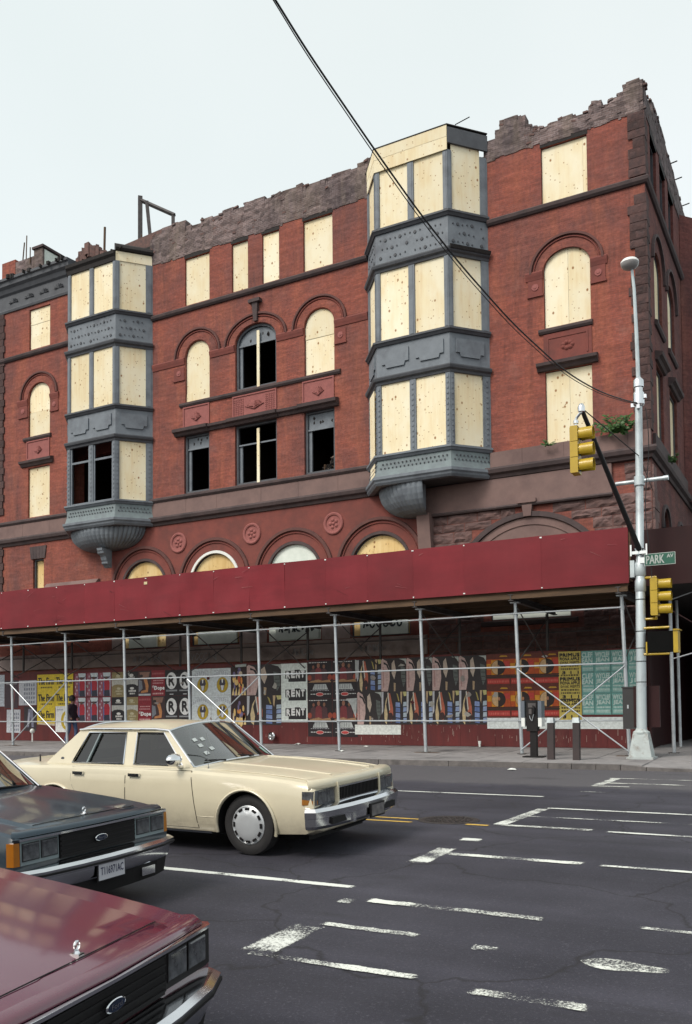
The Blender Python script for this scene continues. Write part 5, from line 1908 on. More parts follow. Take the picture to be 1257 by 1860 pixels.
# red jacket figures
for r_ in range(2):
    for c_ in range(3):
        a = -29.02 + c_ * 0.72
        z1 = 3.25 - r_ * 1.06
        p = Poster(a, a + 0.72, z1 - 1.05, z1, (0.15, 0.018, 0.028), 'red and white poster of a figure in a cap, %s row, %s of three' % (('upper', 'lower')[r_], ('left', 'middle', 'right')[c_]))
        p.rect(0.36, 0.0, 0.93, 0.93, (0.36, 0.34, 0.42))
        p.rect(0.02, 0.02, 0.3, 0.95, (0.26, 0.08, 0.11))
        for i in range(6):
            p.rect(0.04 + (i % 2) * 0.12, 0.08 + i * 0.14, 0.12 + (i % 2) * 0.12, 0.16 + i * 0.14, (0.45, 0.36, 0.42), 2)
        p.ell(0.6, 0.84, 0.30, 0.13, (0.045, 0.035, 0.05), 2)
        p.pg([(0.36, 0.80), (0.86, 0.80), (0.92, 0.96), (0.30, 0.96)], (0.50, 0.55, 0.58), 3)
        p.pg([(0.44, 0.70), (0.76, 0.70), (0.86, 0.55), (0.84, 0.26), (0.42, 0.22), (0.38, 0.5)], (0.34, 0.02, 0.035), 3)
        p.pg([(0.42, 0.24), (0.84, 0.26), (0.88, 0.0), (0.40, 0.0)], (0.03, 0.03, 0.05), 4)
        p.pg([(0.33, 0.6), (0.42, 0.55), (0.44, 0.1), (0.34, 0.08)], (0.12, 0.14, 0.30), 4)
        p.ell(0.58, 0.74, 0.09, 0.07, (0.10, 0.05, 0.04), 4)
        p.done()
# olive and black emblems
for r_ in range(2):
    for c_ in range(2):
        a = -26.86 + c_ * 0.735
        z1 = 3.2 - r_ * 1.06
        dark = (r_ + c_) % 2 == 1
        bg = BLACK if dark else (0.23, 0.18, 0.085)
        p = Poster(a, a + 0.735, z1 - 1.05, z1, bg, '%s poster with a pale crest, %s row' % ('black' if dark else 'olive', ('upper', 'lower')[r_]))
        p.rect(0.0, 0.44, 1.0, 0.68, (0.40, 0.39, 0.35) if not dark else (0.36, 0.36, 0.35))
        for i in range(8):
            p.rect(0.06 + i * 0.11, 0.48, 0.09 + i * 0.11, 0.66, (0.46, 0.45, 0.42), 2)
        p.ell(0.5, 0.44, 0.4, 0.07, bg, 2)
        cc = (0.40, 0.36, 0.24) if not dark else (0.55, 0.54, 0.52)
        p.ell(0.5, 0.86, 0.16, 0.06, cc); p.bars(0.3, 0.75, 0.76, 0.04, cc, seed=3)
        p.ell(0.55, 0.34, 0.16, 0.05, cc, 3); p.bars(0.3, 0.85, 0.2, 0.07, cc, 3, 1); p.bars(0.38, 0.78, 0.1, 0.06, cc, 3, 2)
        p.done()
# maroon lettered sheets and couples
for r_ in range(2):
    for c_ in range(2):
        a = -25.39 + c_ * 0.72
        z1 = 3.22 - r_ * 1.06
        if (r_ + c_) % 2 == 0:
            p = Poster(a, a + 0.72, z1 - 1.05, z1, (0.045, 0.025, 0.028), 'dark photo poster with flesh coloured figures, %s row' % ('upper', 'lower')[r_])
            p.pg([(0.1, 0.95), (0.9, 0.95), (0.8, 0.75), (0.2, 0.7)], (0.22, 0.12, 0.09))
            p.pg([(0.4, 0.7), (0.65, 0.72), (0.8, 0.4), (0.75, 0.15), (0.2, 0.12), (0.25, 0.2), (0.6, 0.25), (0.55, 0.45)], (0.42, 0.18, 0.07), 2)
            p.pg([(0.05, 0.65), (0.3, 0.6), (0.35, 0.3), (0.05, 0.15)], (0.16, 0.17, 0.20), 2)
            p.ell(0.25, 0.8, 0.12, 0.06, (0.03, 0.02, 0.02), 2)
            p.rect(0.05, 0.02, 0.95, 0.09, (0.4, 0.4, 0.42), 2)
        else:
            p = Poster(a, a + 0.72, z1 - 1.05, z1, (0.20, 0.016, 0.026), 'crimson poster with white lettering, %s row' % ('upper', 'lower')[r_])
            p.bars(0.06, 0.94, 0.84, 0.07, (0.30, 0.08, 0.09), seed=5)
            p.bars(0.15, 0.9, 0.58, 0.04, (0.48, 0.25, 0.26), seed=6)
            p.bars(0.1, 0.9, 0.48, 0.04, (0.48, 0.25, 0.26), seed=7)
            p.text('Dope', 0.22, 0.2, 0.97, 0.38, (0.68, 0.66, 0.66), bold=0.012)
            p.text('the', 0.06, 0.31, 0.33, 0.43, (0.66, 0.62, 0.62))
            p.bars(0.1, 0.9, 0.06, 0.06, (0.5, 0.3, 0.3), seed=9)
        p.done()
# R discs
for r_ in range(2):
    for c_ in range(2):
        a = -23.95 + c_ * 0.69
        z1 = 3.21 - r_ * 1.05
        p = Poster(a, a + 0.69, z1 - 1.04, z1, BLACK, 'black poster with a white disc and letter R, %s row, %s' % (('upper', 'lower')[r_], ('left', 'right')[c_]))
        p.ell(0.5, 0.58, 0.40, 0.33, (0.66, 0.68, 0.70))
        p.text('R', 0.30, 0.40, 0.72, 0.77, BLACK, 3, bold=0.03)
        p.rect(0.08, 0.17, 0.92, 0.20, (0.33, 0.34, 0.36)); p.rect(0.08, 0.22, 0.92, 0.235, (0.2, 0.2, 0.22)); p.rect(0.36, 0.04, 0.64, 0.07, (0.5, 0.5, 0.52)); p.done()
# white sheets with gold ovals
for r_ in range(2):
    for c_ in range(2):
        a = -22.57 + c_ * 0.965
        z1 = 3.21 - r_ * 1.06
        p = Poster(a, a + 0.965, z1 - 1.06, z1, (0.50, 0.54, 0.56), 'white poster with a gold oval emblem, %s row, %s' % (('upper', 'lower')[r_], ('left', 'right')[c_]))
        p.ell(0.58, 0.38, 0.29, 0.29, (0.20, 0.13, 0.05), n=26); p.ell(0.58, 0.38, 0.275, 0.275, (0.36, 0.25, 0.02), 2, n=26)
        p.pg([(0.46, 0.58), (0.70, 0.58), (0.74, 0.42), (0.68, 0.34), (0.66, 0.2), (0.5, 0.2), (0.48, 0.34), (0.42, 0.42)], (0.045, 0.04, 0.06), 3)
        p.pg([(0.54, 0.6), (0.62, 0.6), (0.6, 0.46), (0.56, 0.46)], (0.62, 0.62, 0.64), 4)
        p.pg([(0.5, 0.36), (0.66, 0.36), (0.62, 0.18), (0.54, 0.18)], (0.52, 0.52, 0.56), 4)
        for i in range(9):
            t = i / 8
            v = 0.66 + 0.13 * math.sin(PI * t)
            p.rect(0.06 + t * 0.86, v, 0.12 + t * 0.86, v + 0.10, (0.30, 0.31, 0.36), 1)
            p.rect(0.075 + t * 0.86, v + 0.02, 0.10 + t * 0.86, v + 0.08, (0.48, 0.5, 0.53), 2)
        p.bars(0.15, 0.85, 0.9, 0.025, (0.36, 0.38, 0.42), seed=2); p.done()
# fiery crowd
for r_ in range(2):
    z1 = 3.24 - r_ * 1.14
    p = Poster(-20.62, -19.88, z1 - 1.13, z1, (0.03, 0.016, 0.018), 'dark poster of fiery orange figures, %s' % ('upper', 'lower')[r_])
    rnd = random.Random(40 + r_)
    for i in range(16):
        u, v = rnd.uniform(0.1, 0.9), rnd.uniform(0.05, 0.85)
        c = rnd.choice(((0.55, 0.22, 0.05), (0.62, 0.42, 0.16), (0.38, 0.07, 0.03), (0.16, 0.13, 0.24), (0.5, 0.4, 0.3)))
        p.ell(u, v * (0.7 if c[0] > 0.5 else 1), rnd.uniform(0.05, 0.13), rnd.uniform(0.07, 0.17), c, 1 + i % 4, 8)
    for i in range(5):
        u = 0.1 + i * 0.19
        p.pg([(u - 0.06, 0.02), (u + 0.1, 0.02), (u + 0.05, 0.3)], (0.62, 0.46, 0.22), 5)
    p.done()
m = MB()
m.add([(-20.42, HY - 0.013, 3.22), (-19.9, HY - 0.013, 3.24), (-19.9, HY - 0.013, 3.34), (-20.42, HY - 0.013, 3.32)], [(0, 1, 2, 3)])
m.build('torn_paper', fl((0.48, 0.52, 0.5)), HO, fixn=False)
# coats and jackets
def coat_poster(x0, x1, z0, z1, kind, lab):
    p = Poster(x0, x1, z0, z1, (0.028, 0.022, 0.024), lab)
    if kind == 0:       # pale pink garment beside black sleeves
        p.pg([(0.0, 0.0), (0.26, 0.0), (0.34, 0.35), (0.33, 0.7), (0.22, 0.92), (0.05, 1.0), (0.0, 0.95)], (0.44, 0.31, 0.29))
        p.pg([(0.06, 0.1), (0.12, 0.1), (0.1, 0.75), (0.05, 0.75)], (0.34, 0.2, 0.19), 2)
        p.pg([(0.1, 0.9), (0.26, 0.82), (0.33, 0.68), (0.31, 0.6), (0.2, 0.8), (0.1, 0.83)], (0.02, 0.018, 0.02), 3)
        p.pg([(0.42, 0.85), (0.52, 0.95), (0.60, 0.6), (0.52, 0.36), (0.42, 0.55)], (0.42, 0.34, 0.28))
        p.pg([(0.5, 0.0), (0.56, 0.0), (0.58, 0.24), (0.5, 0.26)], (0.34, 0.24, 0.15))
        p.pg([(0.78, 0.75), (0.95, 0.7), (0.98, 0.3), (0.88, 0.12), (0.80, 0.4)], (0.09, 0.10, 0.095))
        for i in range(4):
            p.rect(0.82, 0.25 + i * 0.12, 0.96, 0.27 + i * 0.12, (0.03, 0.03, 0.03), 2)
        p.pg([(0.72, 0.98), (1.0, 0.98), (1.0, 0.8), (0.92, 0.92)], (0.36, 0.38, 0.36))
    else:               # blue down jacket and a tan and red coat
        p.pg([(0.0, 0.98), (0.08, 0.98), (0.06, 0.4), (0.0, 0.3)], (0.42, 0.42, 0.45))
        p.pg([(0.12, 0.08), (0.20, 0.0), (0.24, 0.3), (0.18, 0.6), (0.26, 0.9), (0.16, 0.7), (0.10, 0.35)], (0.46, 0.36, 0.21))
        p.pg([(0.26, 0.92), (0.34, 0.95), (0.46, 0.5), (0.46, 0.28), (0.38, 0.05), (0.30, 0.35), (0.34, 0.5)], (0.36, 0.10, 0.06))
        p.pg([(0.24, 0.95), (0.28, 0.97), (0.34, 0.45), (0.31, 0.4)], (0.5, 0.47, 0.42), 2)
        p.ell(0.36, 0.25, 0.09, 0.11, (0.04, 0.018, 0.018), 3)
        for i in range(4):
            p.pg([(0.56, 0.06 + i * 0.16), (0.74, 0.04 + i * 0.16), (0.74, 0.17 + i * 0.16), (0.57, 0.19 + i * 0.16)], (0.10 + 0.09 * (i % 2), 0.15 + 0.10 * (i % 2), 0.33 + 0.12 * (i % 2)))
            p.pg([(0.86, 0.06 + i * 0.16), (1.0, 0.07 + i * 0.16), (1.0, 0.20 + i * 0.16), (0.87, 0.19 + i * 0.16)], (0.22 + 0.1 * (i % 2), 0.28 + 0.1 * (i % 2), 0.44))
        p.pg([(0.6, 0.95), (0.66, 0.9), (0.72, 0.7), (0.68, 0.7)], (0.30, 0.24, 0.07), 2)
        p.pg([(0.76, 0.98), (0.84, 0.98), (0.80, 0.6), (0.77, 0.7)], (0.42, 0.30, 0.18), 2)
        p.pg([(0.86, 0.98), (1.0, 0.98), (1.0, 0.86), (0.9, 0.84)], (0.42, 0.38, 0.16), 2)
    p.done()
CW = 0.98
for i in range(5):
    coat_poster(-15.05 + i * CW, -15.05 + (i + 1) * CW, 2.17, 3.33, (1, 0, 0, 0, 0)[i] if i else 1, 'clothing poster, upper row, number %s from the left of five' % ('one', 'two', 'three', 'four', 'five')[i])
    coat_poster(-15.05 + i * CW, -15.05 + (i + 1) * CW, 1.0, 2.17, (0, 1, 1, 1, 1)[i], 'clothing poster, lower row, number %s from the left of five' % ('one', 'two', 'three', 'four', 'five')[i])
coat_poster(-19.88, -18.30, 2.12, 3.30, 0, 'clothing poster left of the block letter sheet, upper')
coat_poster(-19.88, -18.30, 0.98, 2.12, 1, 'clothing poster left of the block letter sheet, lower')
# RENT
p = Poster(-18.30, -17.14, 1.09, 3.29, (0.58, 0.63, 0.60), 'white poster repeating the word RENT three times', 1)
for i in range(3):
    v = 0.05 + (2 - i) * 0.32
    p.pg([(0.16, v + 0.05), (0.28, v + 0.05), (0.28, v - 0.005), (0.95, v - 0.005), (0.95, v + 0.185), (0.72, v + 0.185), (0.72, v + 0.2), (0.52, v + 0.2), (0.52, v + 0.185), (0.16, v + 0.185)], BLACK)
    for j, ch in enumerate('RENT'):
        p.text(ch, 0.21 + j * 0.185, v + 0.06 + 0.008 * (j % 2), 0.34 + j * 0.185, v + 0.165 + 0.008 * (j % 2), (0.64, 0.68, 0.66), 2, bold=0.010)
p.done()
# action film sheets
for r_ in range(2):
    for c_ in range(2):
        a = -17.13 + c_ * 1.05
        z1 = 3.34 - r_ * 1.4
        p = Poster(a, a + 1.04, z1 - 1.39, z1, (0.018, 0.013, 0.016), 'black film poster with three orange lit men, %s row, %s' % (('upper', 'lower')[r_], ('left', 'right')[c_]))
        p.bars(0.05, 0.8, 0.95, 0.02, (0.55, 0.53, 0.53), seed=r_)
        for (u, v, s_, c) in ((0.24, 0.84, 0.8, (0.20, 0.075, 0.05)), (0.45, 0.88, 1.0, (0.27, 0.12, 0.08)), (0.68, 0.85, 0.85, (0.20, 0.095, 0.06))):
            p.ell(u, v, 0.062 * s_, 0.062 * s_, c, 3, 12)
            p.pg([(u - 0.15, 0.46), (u + 0.15, 0.46), (u + 0.12, v - 0.1), (u + 0.03, v - 0.05), (u - 0.03, v - 0.05), (u - 0.12, v - 0.1)], (0.07, 0.03, 0.035) if s_ < 1 else (0.16, 0.03, 0.035), 1 + int(s_))
        for u in (0.08, 0.92):
            p.ell(u, 0.56, 0.09, 0.08, (0.26, 0.05, 0.03), 3, 10)
        p.pg([(0.02, 0.43), (0.98, 0.43), (0.9, 0.5), (0.6, 0.47), (0.45, 0.51), (0.15, 0.47)], (0.30, 0.17, 0.09), 4)
        p.pg([(0.2, 0.24), (0.84, 0.24), (0.76, 0.38), (0.28, 0.38)], (0.40, 0.42, 0.42))
        for j in range(7):
            p.rect(0.27 + j * 0.07, 0.26, 0.285 + j * 0.07, 0.37, (0.04, 0.04, 0.05), 2)
        p.bars(0.12, 0.9, 0.205, 0.018, (0.3, 0.3, 0.33), seed=3)
        p.ell(0.5, 0.115, 0.16, 0.05, (0.56, 0.52, 0.50)); p.ell(0.5, 0.115, 0.145, 0.04, (0.40, 0.05, 0.05), 2)
        p.bars(0.12, 0.33, 0.11, 0.02, (0.5, 0.5, 0.5), seed=5); p.bars(0.68, 0.95, 0.11, 0.02, (0.5, 0.5, 0.5), seed=6)
        p.done()
m = MB()
m.add([(-15.3, HY - 0.016, 1.7), (-15.1, HY - 0.016, 1.2), (-15.05, HY - 0.016, 1.95), (-15.5, HY - 0.016, 1.93)], [(0, 1, 2, 3)])
m.add([(-15.02, HY - 0.016, 3.3), (-14.96, HY - 0.016, 2.9), (-15.1, HY - 0.016, 2.6), (-15.12, HY - 0.016, 3.34)], [(0, 1, 2, 3)])
m.build('torn_paper', fl((0.5, 0.52, 0.52)), HO, fixn=False)
p = Poster(-15.15, -13.32, 0.64, 0.99, (0.60, 0.66, 0.60), 'blank torn white strip low on the hoarding', 1); p.done()
# orange discs
for r_ in range(2):
    for c_ in range(3):
        a = -10.14 + c_ * 0.815
        z1 = 3.33 - r_ * 1.06
        p = Poster(a, a + 0.815, z1 - 1.05, z1, (0.10, 0.022, 0.014), 'orange and red poster with a half dark disc, %s row, %s of three' % (('upper', 'lower')[r_], ('left', 'middle', 'right')[c_]))
        p.rect(0.0, 0.32, 1.0, 0.84, (0.36, 0.06, 0.012))
        p.rect(0.0, 0.52, 0.3, 0.70, (0.50, 0.22, 0.02), 2); p.rect(0.2, 0.34, 0.7, 0.82, (0.52, 0.20, 0.015), 2); p.rect(0.0, 0.32, 1.0, 0.35, (0.02, 0.012, 0.01), 2)
        p.rect(0.75, 0.6, 0.98, 0.78, (0.40, 0.04, 0.03), 2)
        p.ell(0.5, 0.58, 0.30, 0.235, (0.022, 0.013, 0.012), 3, 26)
        p.ell(0.5, 0.58, 0.285, 0.225, (0.46, 0.30, 0.16), 4, 18, R(95), R(265))
        p.ell(0.52, 0.60, 0.05, 0.06, (0.30, 0.14, 0.08), 5, 8)
        p.rect(0.03, 0.06, 0.97, 0.22, (0.34, 0.03, 0.025)); p.bars(0.06, 0.94, 0.10, 0.07, (0.44, 0.09, 0.07), 2, 3)
        p.rect(0.0, 0.25, 1.0, 0.30, (0.03, 0.018, 0.014), 2)
        p.pg([(0.55, 0.91), (0.9, 0.91), (0.86, 0.95), (0.62, 0.96)], (0.42, 0.22, 0.02), 2)
        p.done()
p = Poster(-10.15, -5.3, 0.86, 1.24, (0.56, 0.60, 0.60), 'long blank white paper strip under the orange and green posters'); p.done()
# yellow concert bill, three repeats
p = Poster(-7.72, -7.0, 1.14, 3.33, (0.47, 0.37, 0.085), 'tall mustard yellow concert bill in black capitals', 1)
def billrow(v, s_=1.0, last=False):
    p.text('PRIMUS', 0.06, v - 0.045, 0.95, v, BLACK, 2, bold=0.008)
    p.text('FIONA APPLE', 0.07, v - 0.10, 0.94, v - 0.06, BLACK, 2, bold=0.004)
    p.text('SWAK MISFITS', 0.08, v - 0.15, 0.94, v - 0.115, (0.05, 0.04, 0.02), 2, bold=0.003)
    p.bars(0.1, 0.92, v - 0.195, 0.028, (0.10, 0.08, 0.03), 1, 2)
    p.bars(0.1, 0.92, v - 0.24, 0.028, (0.10, 0.08, 0.03), 1, 3)
    if last is not None:
        p.text('3 1 1', 0.16, v - 0.295, 0.9, v - 0.26, BLACK, 2, bold=0.008)
    if not last:
        p.bars(0.1, 0.92, v - 0.33, 0.025, (0.08, 0.06, 0.02), 1, 4)
billrow(0.97)
billrow(0.62)
p.text('PRIMUS', 0.06, 0.265, 0.95, 0.305, BLACK, 2, bold=0.008)
p.text('FIONA APPLE', 0.07, 0.215, 0.94, 0.25, BLACK, 2, bold=0.004)
p.bars(0.1, 0.92, 0.165, 0.03, (0.08, 0.06, 0.02), 1, 5); p.bars(0.1, 0.92, 0.115, 0.03, (0.08, 0.06, 0.02), 1, 6)
p.text('3 1 1', 0.16, 0.03, 0.9, 0.07, BLACK, 2, bold=0.008)
p.done()
# green bills
GW = 0.515
for r_ in range(3):
    for c_ in range(4):
        a = -7.10 + c_ * GW
        b = a + GW
        z1 = 3.32 - r_ * 0.67
        p = Poster(max(a, -6.985), min(b, -5.2), z1 - 0.665, z1, (0.13, 0.31, 0.285), 'sea green bill in white capitals, %s row, number %s from the left' % (('top', 'middle', 'bottom')[r_], ('one', 'two', 'three', 'four')[c_]))
        lt = (0.44, 0.55, 0.52)
        full = a > -6.985 and b < -5.2
        if full:
            p.text('WYCLEF', 0.07, 0.70, 0.92, 0.93, lt, 2, bold=0.012)
            p.text('JEAN', 0.09, 0.44, 0.9, 0.66, lt, 2, bold=0.016)
        elif c_ == 0:
            p.text('CLEF', 0.03, 0.70, 0.88, 0.93, lt, 2, bold=0.012)
            p.text('EAN', 0.04, 0.44, 0.86, 0.66, lt, 2, bold=0.016)
        else:
            p.text('WYC', 0.1, 0.70, 0.97, 0.93, lt, 2, bold=0.012)
            p.text('JE', 0.12, 0.44, 0.95, 0.66, lt, 2, bold=0.016)
        p.bars(0.1, 0.92, 0.30, 0.08, lt, 1, 3)
        p.rect(0.08, 0.06, 0.92, 0.24, (0.27, 0.42, 0.39)); p.bars(0.1, 0.9, 0.14, 0.06, (0.40, 0.52, 0.49), 2, 8)
        p.rect(0.965, 0.0, 1.0, 1.0, (0.06, 0.19, 0.17), 2)
        p.done()

rt = random.Random(5)
for k in range(22):
    cx, cz = rt.uniform(-29, -5.6), rt.uniform(1.1, 3.2)
    n = 7
    rx, rz = rt.uniform(0.05, 0.16), rt.uniform(0.03, 0.12)
    m = MB()
    m.add([(cx + rx * math.cos(2 * PI * i / n) * rt.uniform(0.4, 1.3), HY - 0.022 - rt.random() * 0.006, cz + rz * math.sin(2 * PI * i / n) * rt.uniform(0.4, 1.3)) for i in range(n)], [tuple(range(n))])
    m.build('torn_paper', fl(rt.choice(((0.5, 0.5, 0.48), (0.34, 0.3, 0.28), (0.10, 0.02, 0.02), (0.42, 0.4, 0.36)))), HO, fixn=False)

# ------------------------------------------------------------------ signal and lamp pole at the corner
PX, PYY = -4.50, 24.42
PZ = sz(PX, PYY)
POLE = empty('signal_pole', (PX, PYY, PZ), 'tall silver street light pole with a black mast arm at the corner', 'light pole')
m = MB()
m.hexa([(PX - 0.30, PYY - 0.28, PZ), (PX + 0.30, PYY - 0.28, PZ), (PX + 0.30, PYY + 0.28, PZ), (PX - 0.30, PYY + 0.28, PZ)],
       [(PX - 0.19, PYY - 0.19, PZ + 0.66), (PX + 0.19, PYY - 0.19, PZ + 0.66), (PX + 0.19, PYY + 0.19, PZ + 0.66), (PX - 0.19, PYY + 0.19, PZ + 0.66)])
m.box((PX - 0.34, PYY - 0.33, PZ - 0.04), (PX + 0.34, PYY + 0.33, PZ + 0.05))
m.lathe([(0.22, 0.66), (0.22, 0.70), (0.16, 0.74), (0.13, 0.80)], (PX, PYY, PZ), 'z', 10)
m.build('pole_base', 'polebase', POLE)
m = MB()
def px_at(z):
    return PX + 0.012 * (z - 0.2)
m.tube([(px_at(z), PYY, z) for z in (0.85, 3, 5.4, 5.42, 7.5, 9.9)], [0.135, 0.128, 0.120, 0.108, 0.100, 0.092], 14)
m.build('pole_shaft', 'pole', POLE, smooth=40)
for z in (2.2, 2.75, 3.1, 3.55, 4.4, 4.9, 5.2):
    m = MB()
    m.lathe([(0.128, -0.012), (0.134, -0.01), (0.134, 0.01), (0.128, 0.012)], (px_at(z), PYY, z), 'z', 14)
    m.build('steel_band', 'black', POLE)
m = MB()
m.lathe([(0.125, 5.02), (0.15, 5.05), (0.15, 5.35), (0.12, 5.4)], (px_at(5), PYY, 0), 'z', 12)
m.lathe([(0.12, 4.6), (0.145, 4.63), (0.145, 4.9), (0.12, 4.95)], (px_at(5), PYY, 0), 'z', 12)
m.box((px_at(5) - 0.24, PYY - 0.1, 5.0), (px_at(5) - 0.13, PYY + 0.1, 5.45))
m.build('clamp_collar', 'pole', POLE, smooth=40)
m = MB()
m.lathe([(0.105, 9.6), (0.15, 9.65), (0.15, 9.95), (0.11, 10.0), (0.11, 10.1), (0.14, 10.12), (0.14, 10.3), (0.06, 10.4)], (px_at(10), PYY, 0), 'z', 12)
for k in range(4):
    m.obox((px_at(10), PYY, 9.8 - 0.1 * k), (math.cos(k * 1.6), math.sin(k * 1.6), 0), (-math.sin(k * 1.6), math.cos(k * 1.6), 0), (0, 0, 1), (0.1, -0.04, 0), (0.2, 0.04, 0.1))
m.build('top_fitting', 'chrome', POLE, smooth=40)
m = MB()
m.tube([(px_at(10.2), PYY, 10.2), (px_at(10.2) - 0.02, PYY - 0.01, 11.6), (px_at(10.2) - 0.05, PYY - 0.03, 12.8), (px_at(10.2) - 0.09, PYY - 0.09, 13.38)], [0.058, 0.05, 0.042, 0.036], 8)
m.build('lamp_arm', 'pole', POLE, smooth=40)
LX, LY, LZ = px_at(10.2) - 0.13, PYY - 0.14, 13.44
m = MB()
m.lathe([(0.0, 0.19), (0.10, 0.18), (0.19, 0.14), (0.235, 0.09), (0.24, 0.05)], (LX, LY, LZ), 'z', 18)
lamp = m.build('lamp_head', 'white', POLE, smooth=50)
m = MB()
m.lathe([(0.24, 0.05), (0.225, -0.02), (0.17, -0.08), (0.1, -0.11), (0.0, -0.12)], (LX, LY, LZ), 'z', 18)
m.build('lamp_bowl', mk('frosted lamp bowl', (0.34, 0.33, 0.33), (0.28, 0.27, 0.27), rough=0.3), lamp, smooth=50)
# mast arm reaching out over the street
AE = Vector((-4.93, 20.35, 8.44))
m = MB()
m.tube([(px_at(5.8), PYY - 0.1, 5.72), tuple(AE)], [0.075, 0.05], 10)
m.build('mast_arm', 'cable', POLE, smooth=40)
m = MB()
for s_ in (-1, 1):
    m.box((px_at(5.7) + s_ * 0.12 - 0.1, PYY - 0.16, 5.60), (px_at(5.7) + s_ * 0.12 + 0.1, PYY - 0.08, 5.68))
    m.box((px_at(5.7) + s_ * 0.2 - 0.02, PYY - 0.2, 5.55), (px_at(5.7) + s_ * 0.2 + 0.02, PYY - 0.04, 5.85))
m.lathe([(0.125, 5.58), (0.15, 5.6), (0.15, 5.76), (0.125, 5.78)], (px_at(5.7), PYY, 0), 'z', 12)
m.build('arm_clamp', 'chrome', POLE)
m = MB()
m.tube([tuple(AE + Vector((0, 0.05, 0.02))), (px_at(8.3), PYY - 0.1, 8.25)], 0.014, 5)
m.build('tie_rod', 'cable', POLE)
m = MB()
m.tube([(px_at(8.3), PYY + 0.1, 8.25), (-5.0, 30.0, 8.6)], 0.012, 5)
m.build('span_wire', 'cable', POLE)
m = MB()
m.tube([(px_at(7.6) - 0.62, PYY, 7.58), (px_at(7.6) + 0.70, PYY, 7.58)], 0.055, 10)
m.tube([(px_at(7.6) + 0.62, PYY, 7.58), (px_at(7.6) + 0.74, PYY, 7.58)], 0.066, 10)
m.lathe([(0.11, 7.44), (0.14, 7.46), (0.14, 7.70), (0.11, 7.72)], (px_at(7.6), PYY, 0), 'z', 12)
m.build('cross_arm', 'pole', POLE, smooth=40)
m = MB()
pts = []
for i in range(30):
    t = i / 29
    pts.append((px_at(8) + 0.22 + 0.06 * math.sin(t * 9) , PYY - 0.12, 9.5 - t * 5.2))
m.tube(pts, 0.012, 5)
m.build('service_cable', 'cable', POLE)

def signal(loc, hgt, label, brackets):
    """yellow three lamp head facing +x; loc is the top of its back edge"""
    x, y, z = loc
    S = empty('traffic_signal', (x, y, z - hgt), label, 'traffic light')
    hs = hgt / 3
    m = MB()
    for k in range(3):
        m.box((x - 0.10, y - 0.17, z - (k + 1) * hs + 0.006), (x + 0.07, y + 0.17, z - k * hs - 0.006))
    m.box((x - 0.115, y - 0.15, z - hgt + 0.03), (x - 0.098, y + 0.15, z - 0.03))
    m.build('housing', 'yellow', S)
    for k in range(3):
        zc = z - (k + 0.5) * hs
        m = MB()
        R_ = hs * 0.41
        # open visor: a tube cut away underneath
        n = 18
        a0, a1 = R(-50), R(230)
        vs = []
        for (xx, r_) in ((x + 0.07, R_), (x + 0.40, R_ * 1.02), (x + 0.40, R_ * 0.97), (x + 0.07, R_ * 0.95)):
            for i in range(n + 1):
                a = a0 + (a1 - a0) * i / n
                vs.append((xx if not (r_ != R_ and xx > x + 0.3 and False) else xx, y + r_ * math.cos(a), zc + r_ * math.sin(a)))
        kk = n + 1
        m.add(vs, [(j * kk + i, j * kk + i + 1, (j + 1) * kk + i + 1, (j + 1) * kk + i) for j in range(3) for i in range(n)])
        v = m.build('visor', 'yellow', S, smooth=50)
        m = MB()
        m.lathe([(R_ * 0.95, 0.075), (R_ * 0.6, 0.10), (0, 0.11)], (x, y, zc), 'x', 16)
        m.build('lens', 'lens', v, smooth=60)
        m = MB()
        for i in range(5):
            m.box((x + 0.07, y - 0.17, zc - hs * 0.4 + i * hs * 0.2 - 0.008), (x + 0.085, y - 0.155, zc - hs * 0.4 + i * hs * 0.2 + 0.008))
        m.build('hinge_bolt', 'black', S)
    for path, r_, mt in brackets:
        m = MB()
        m.tube(path, r_, 8)
        m.build('bracket', mt, S, smooth=40)
    return S
sx_, sy_ = AE.x - 0.13, AE.y
S1 = signal((sx_, sy_, 8.02), 1.10, 'yellow traffic signal hanging from the end of the black mast arm', [
    ([(sx_, sy_, 8.02), (sx_, sy_, 8.20), (sx_ + 0.04, sy_, 8.26), (AE.x, AE.y, 8.36), tuple(AE)], 0.035, 'chrome')])
m = MB()
m.lathe([(0.0, -0.10), (0.075, -0.08), (0.085, 0.02), (0.05, 0.10), (0.0, 0.12)], (AE.x, AE.y, AE.z), 'z', 10)
m.lathe([(0.0, -0.06), (0.06, -0.04), (0.06, 0.03), (0.0, 0.06)], (sx_, sy_, 8.14), 'z', 10)
m.build('swivel', 'chrome', S1, smooth=50)
S2_ = signal((-4.06, PYY, 4.94), 1.0, 'yellow traffic signal bracketed to the right side of the pole', [
    ([(px_at(4.9) + 0.1, PYY, 4.97), (-4.03, PYY, 4.97)], 0.035, 'yellow'), ([(px_at(3.8) + 0.1, PYY, 3.87), (-4.03, PYY, 3.87)], 0.03, 'yellow'),
    ([(-4.06, PYY, 4.97), (-4.06, PYY, 4.90)], 0.03, 'yellow'), ([(-4.06, PYY, 3.87), (-4.06, PYY, 3.96)], 0.03, 'yellow')])
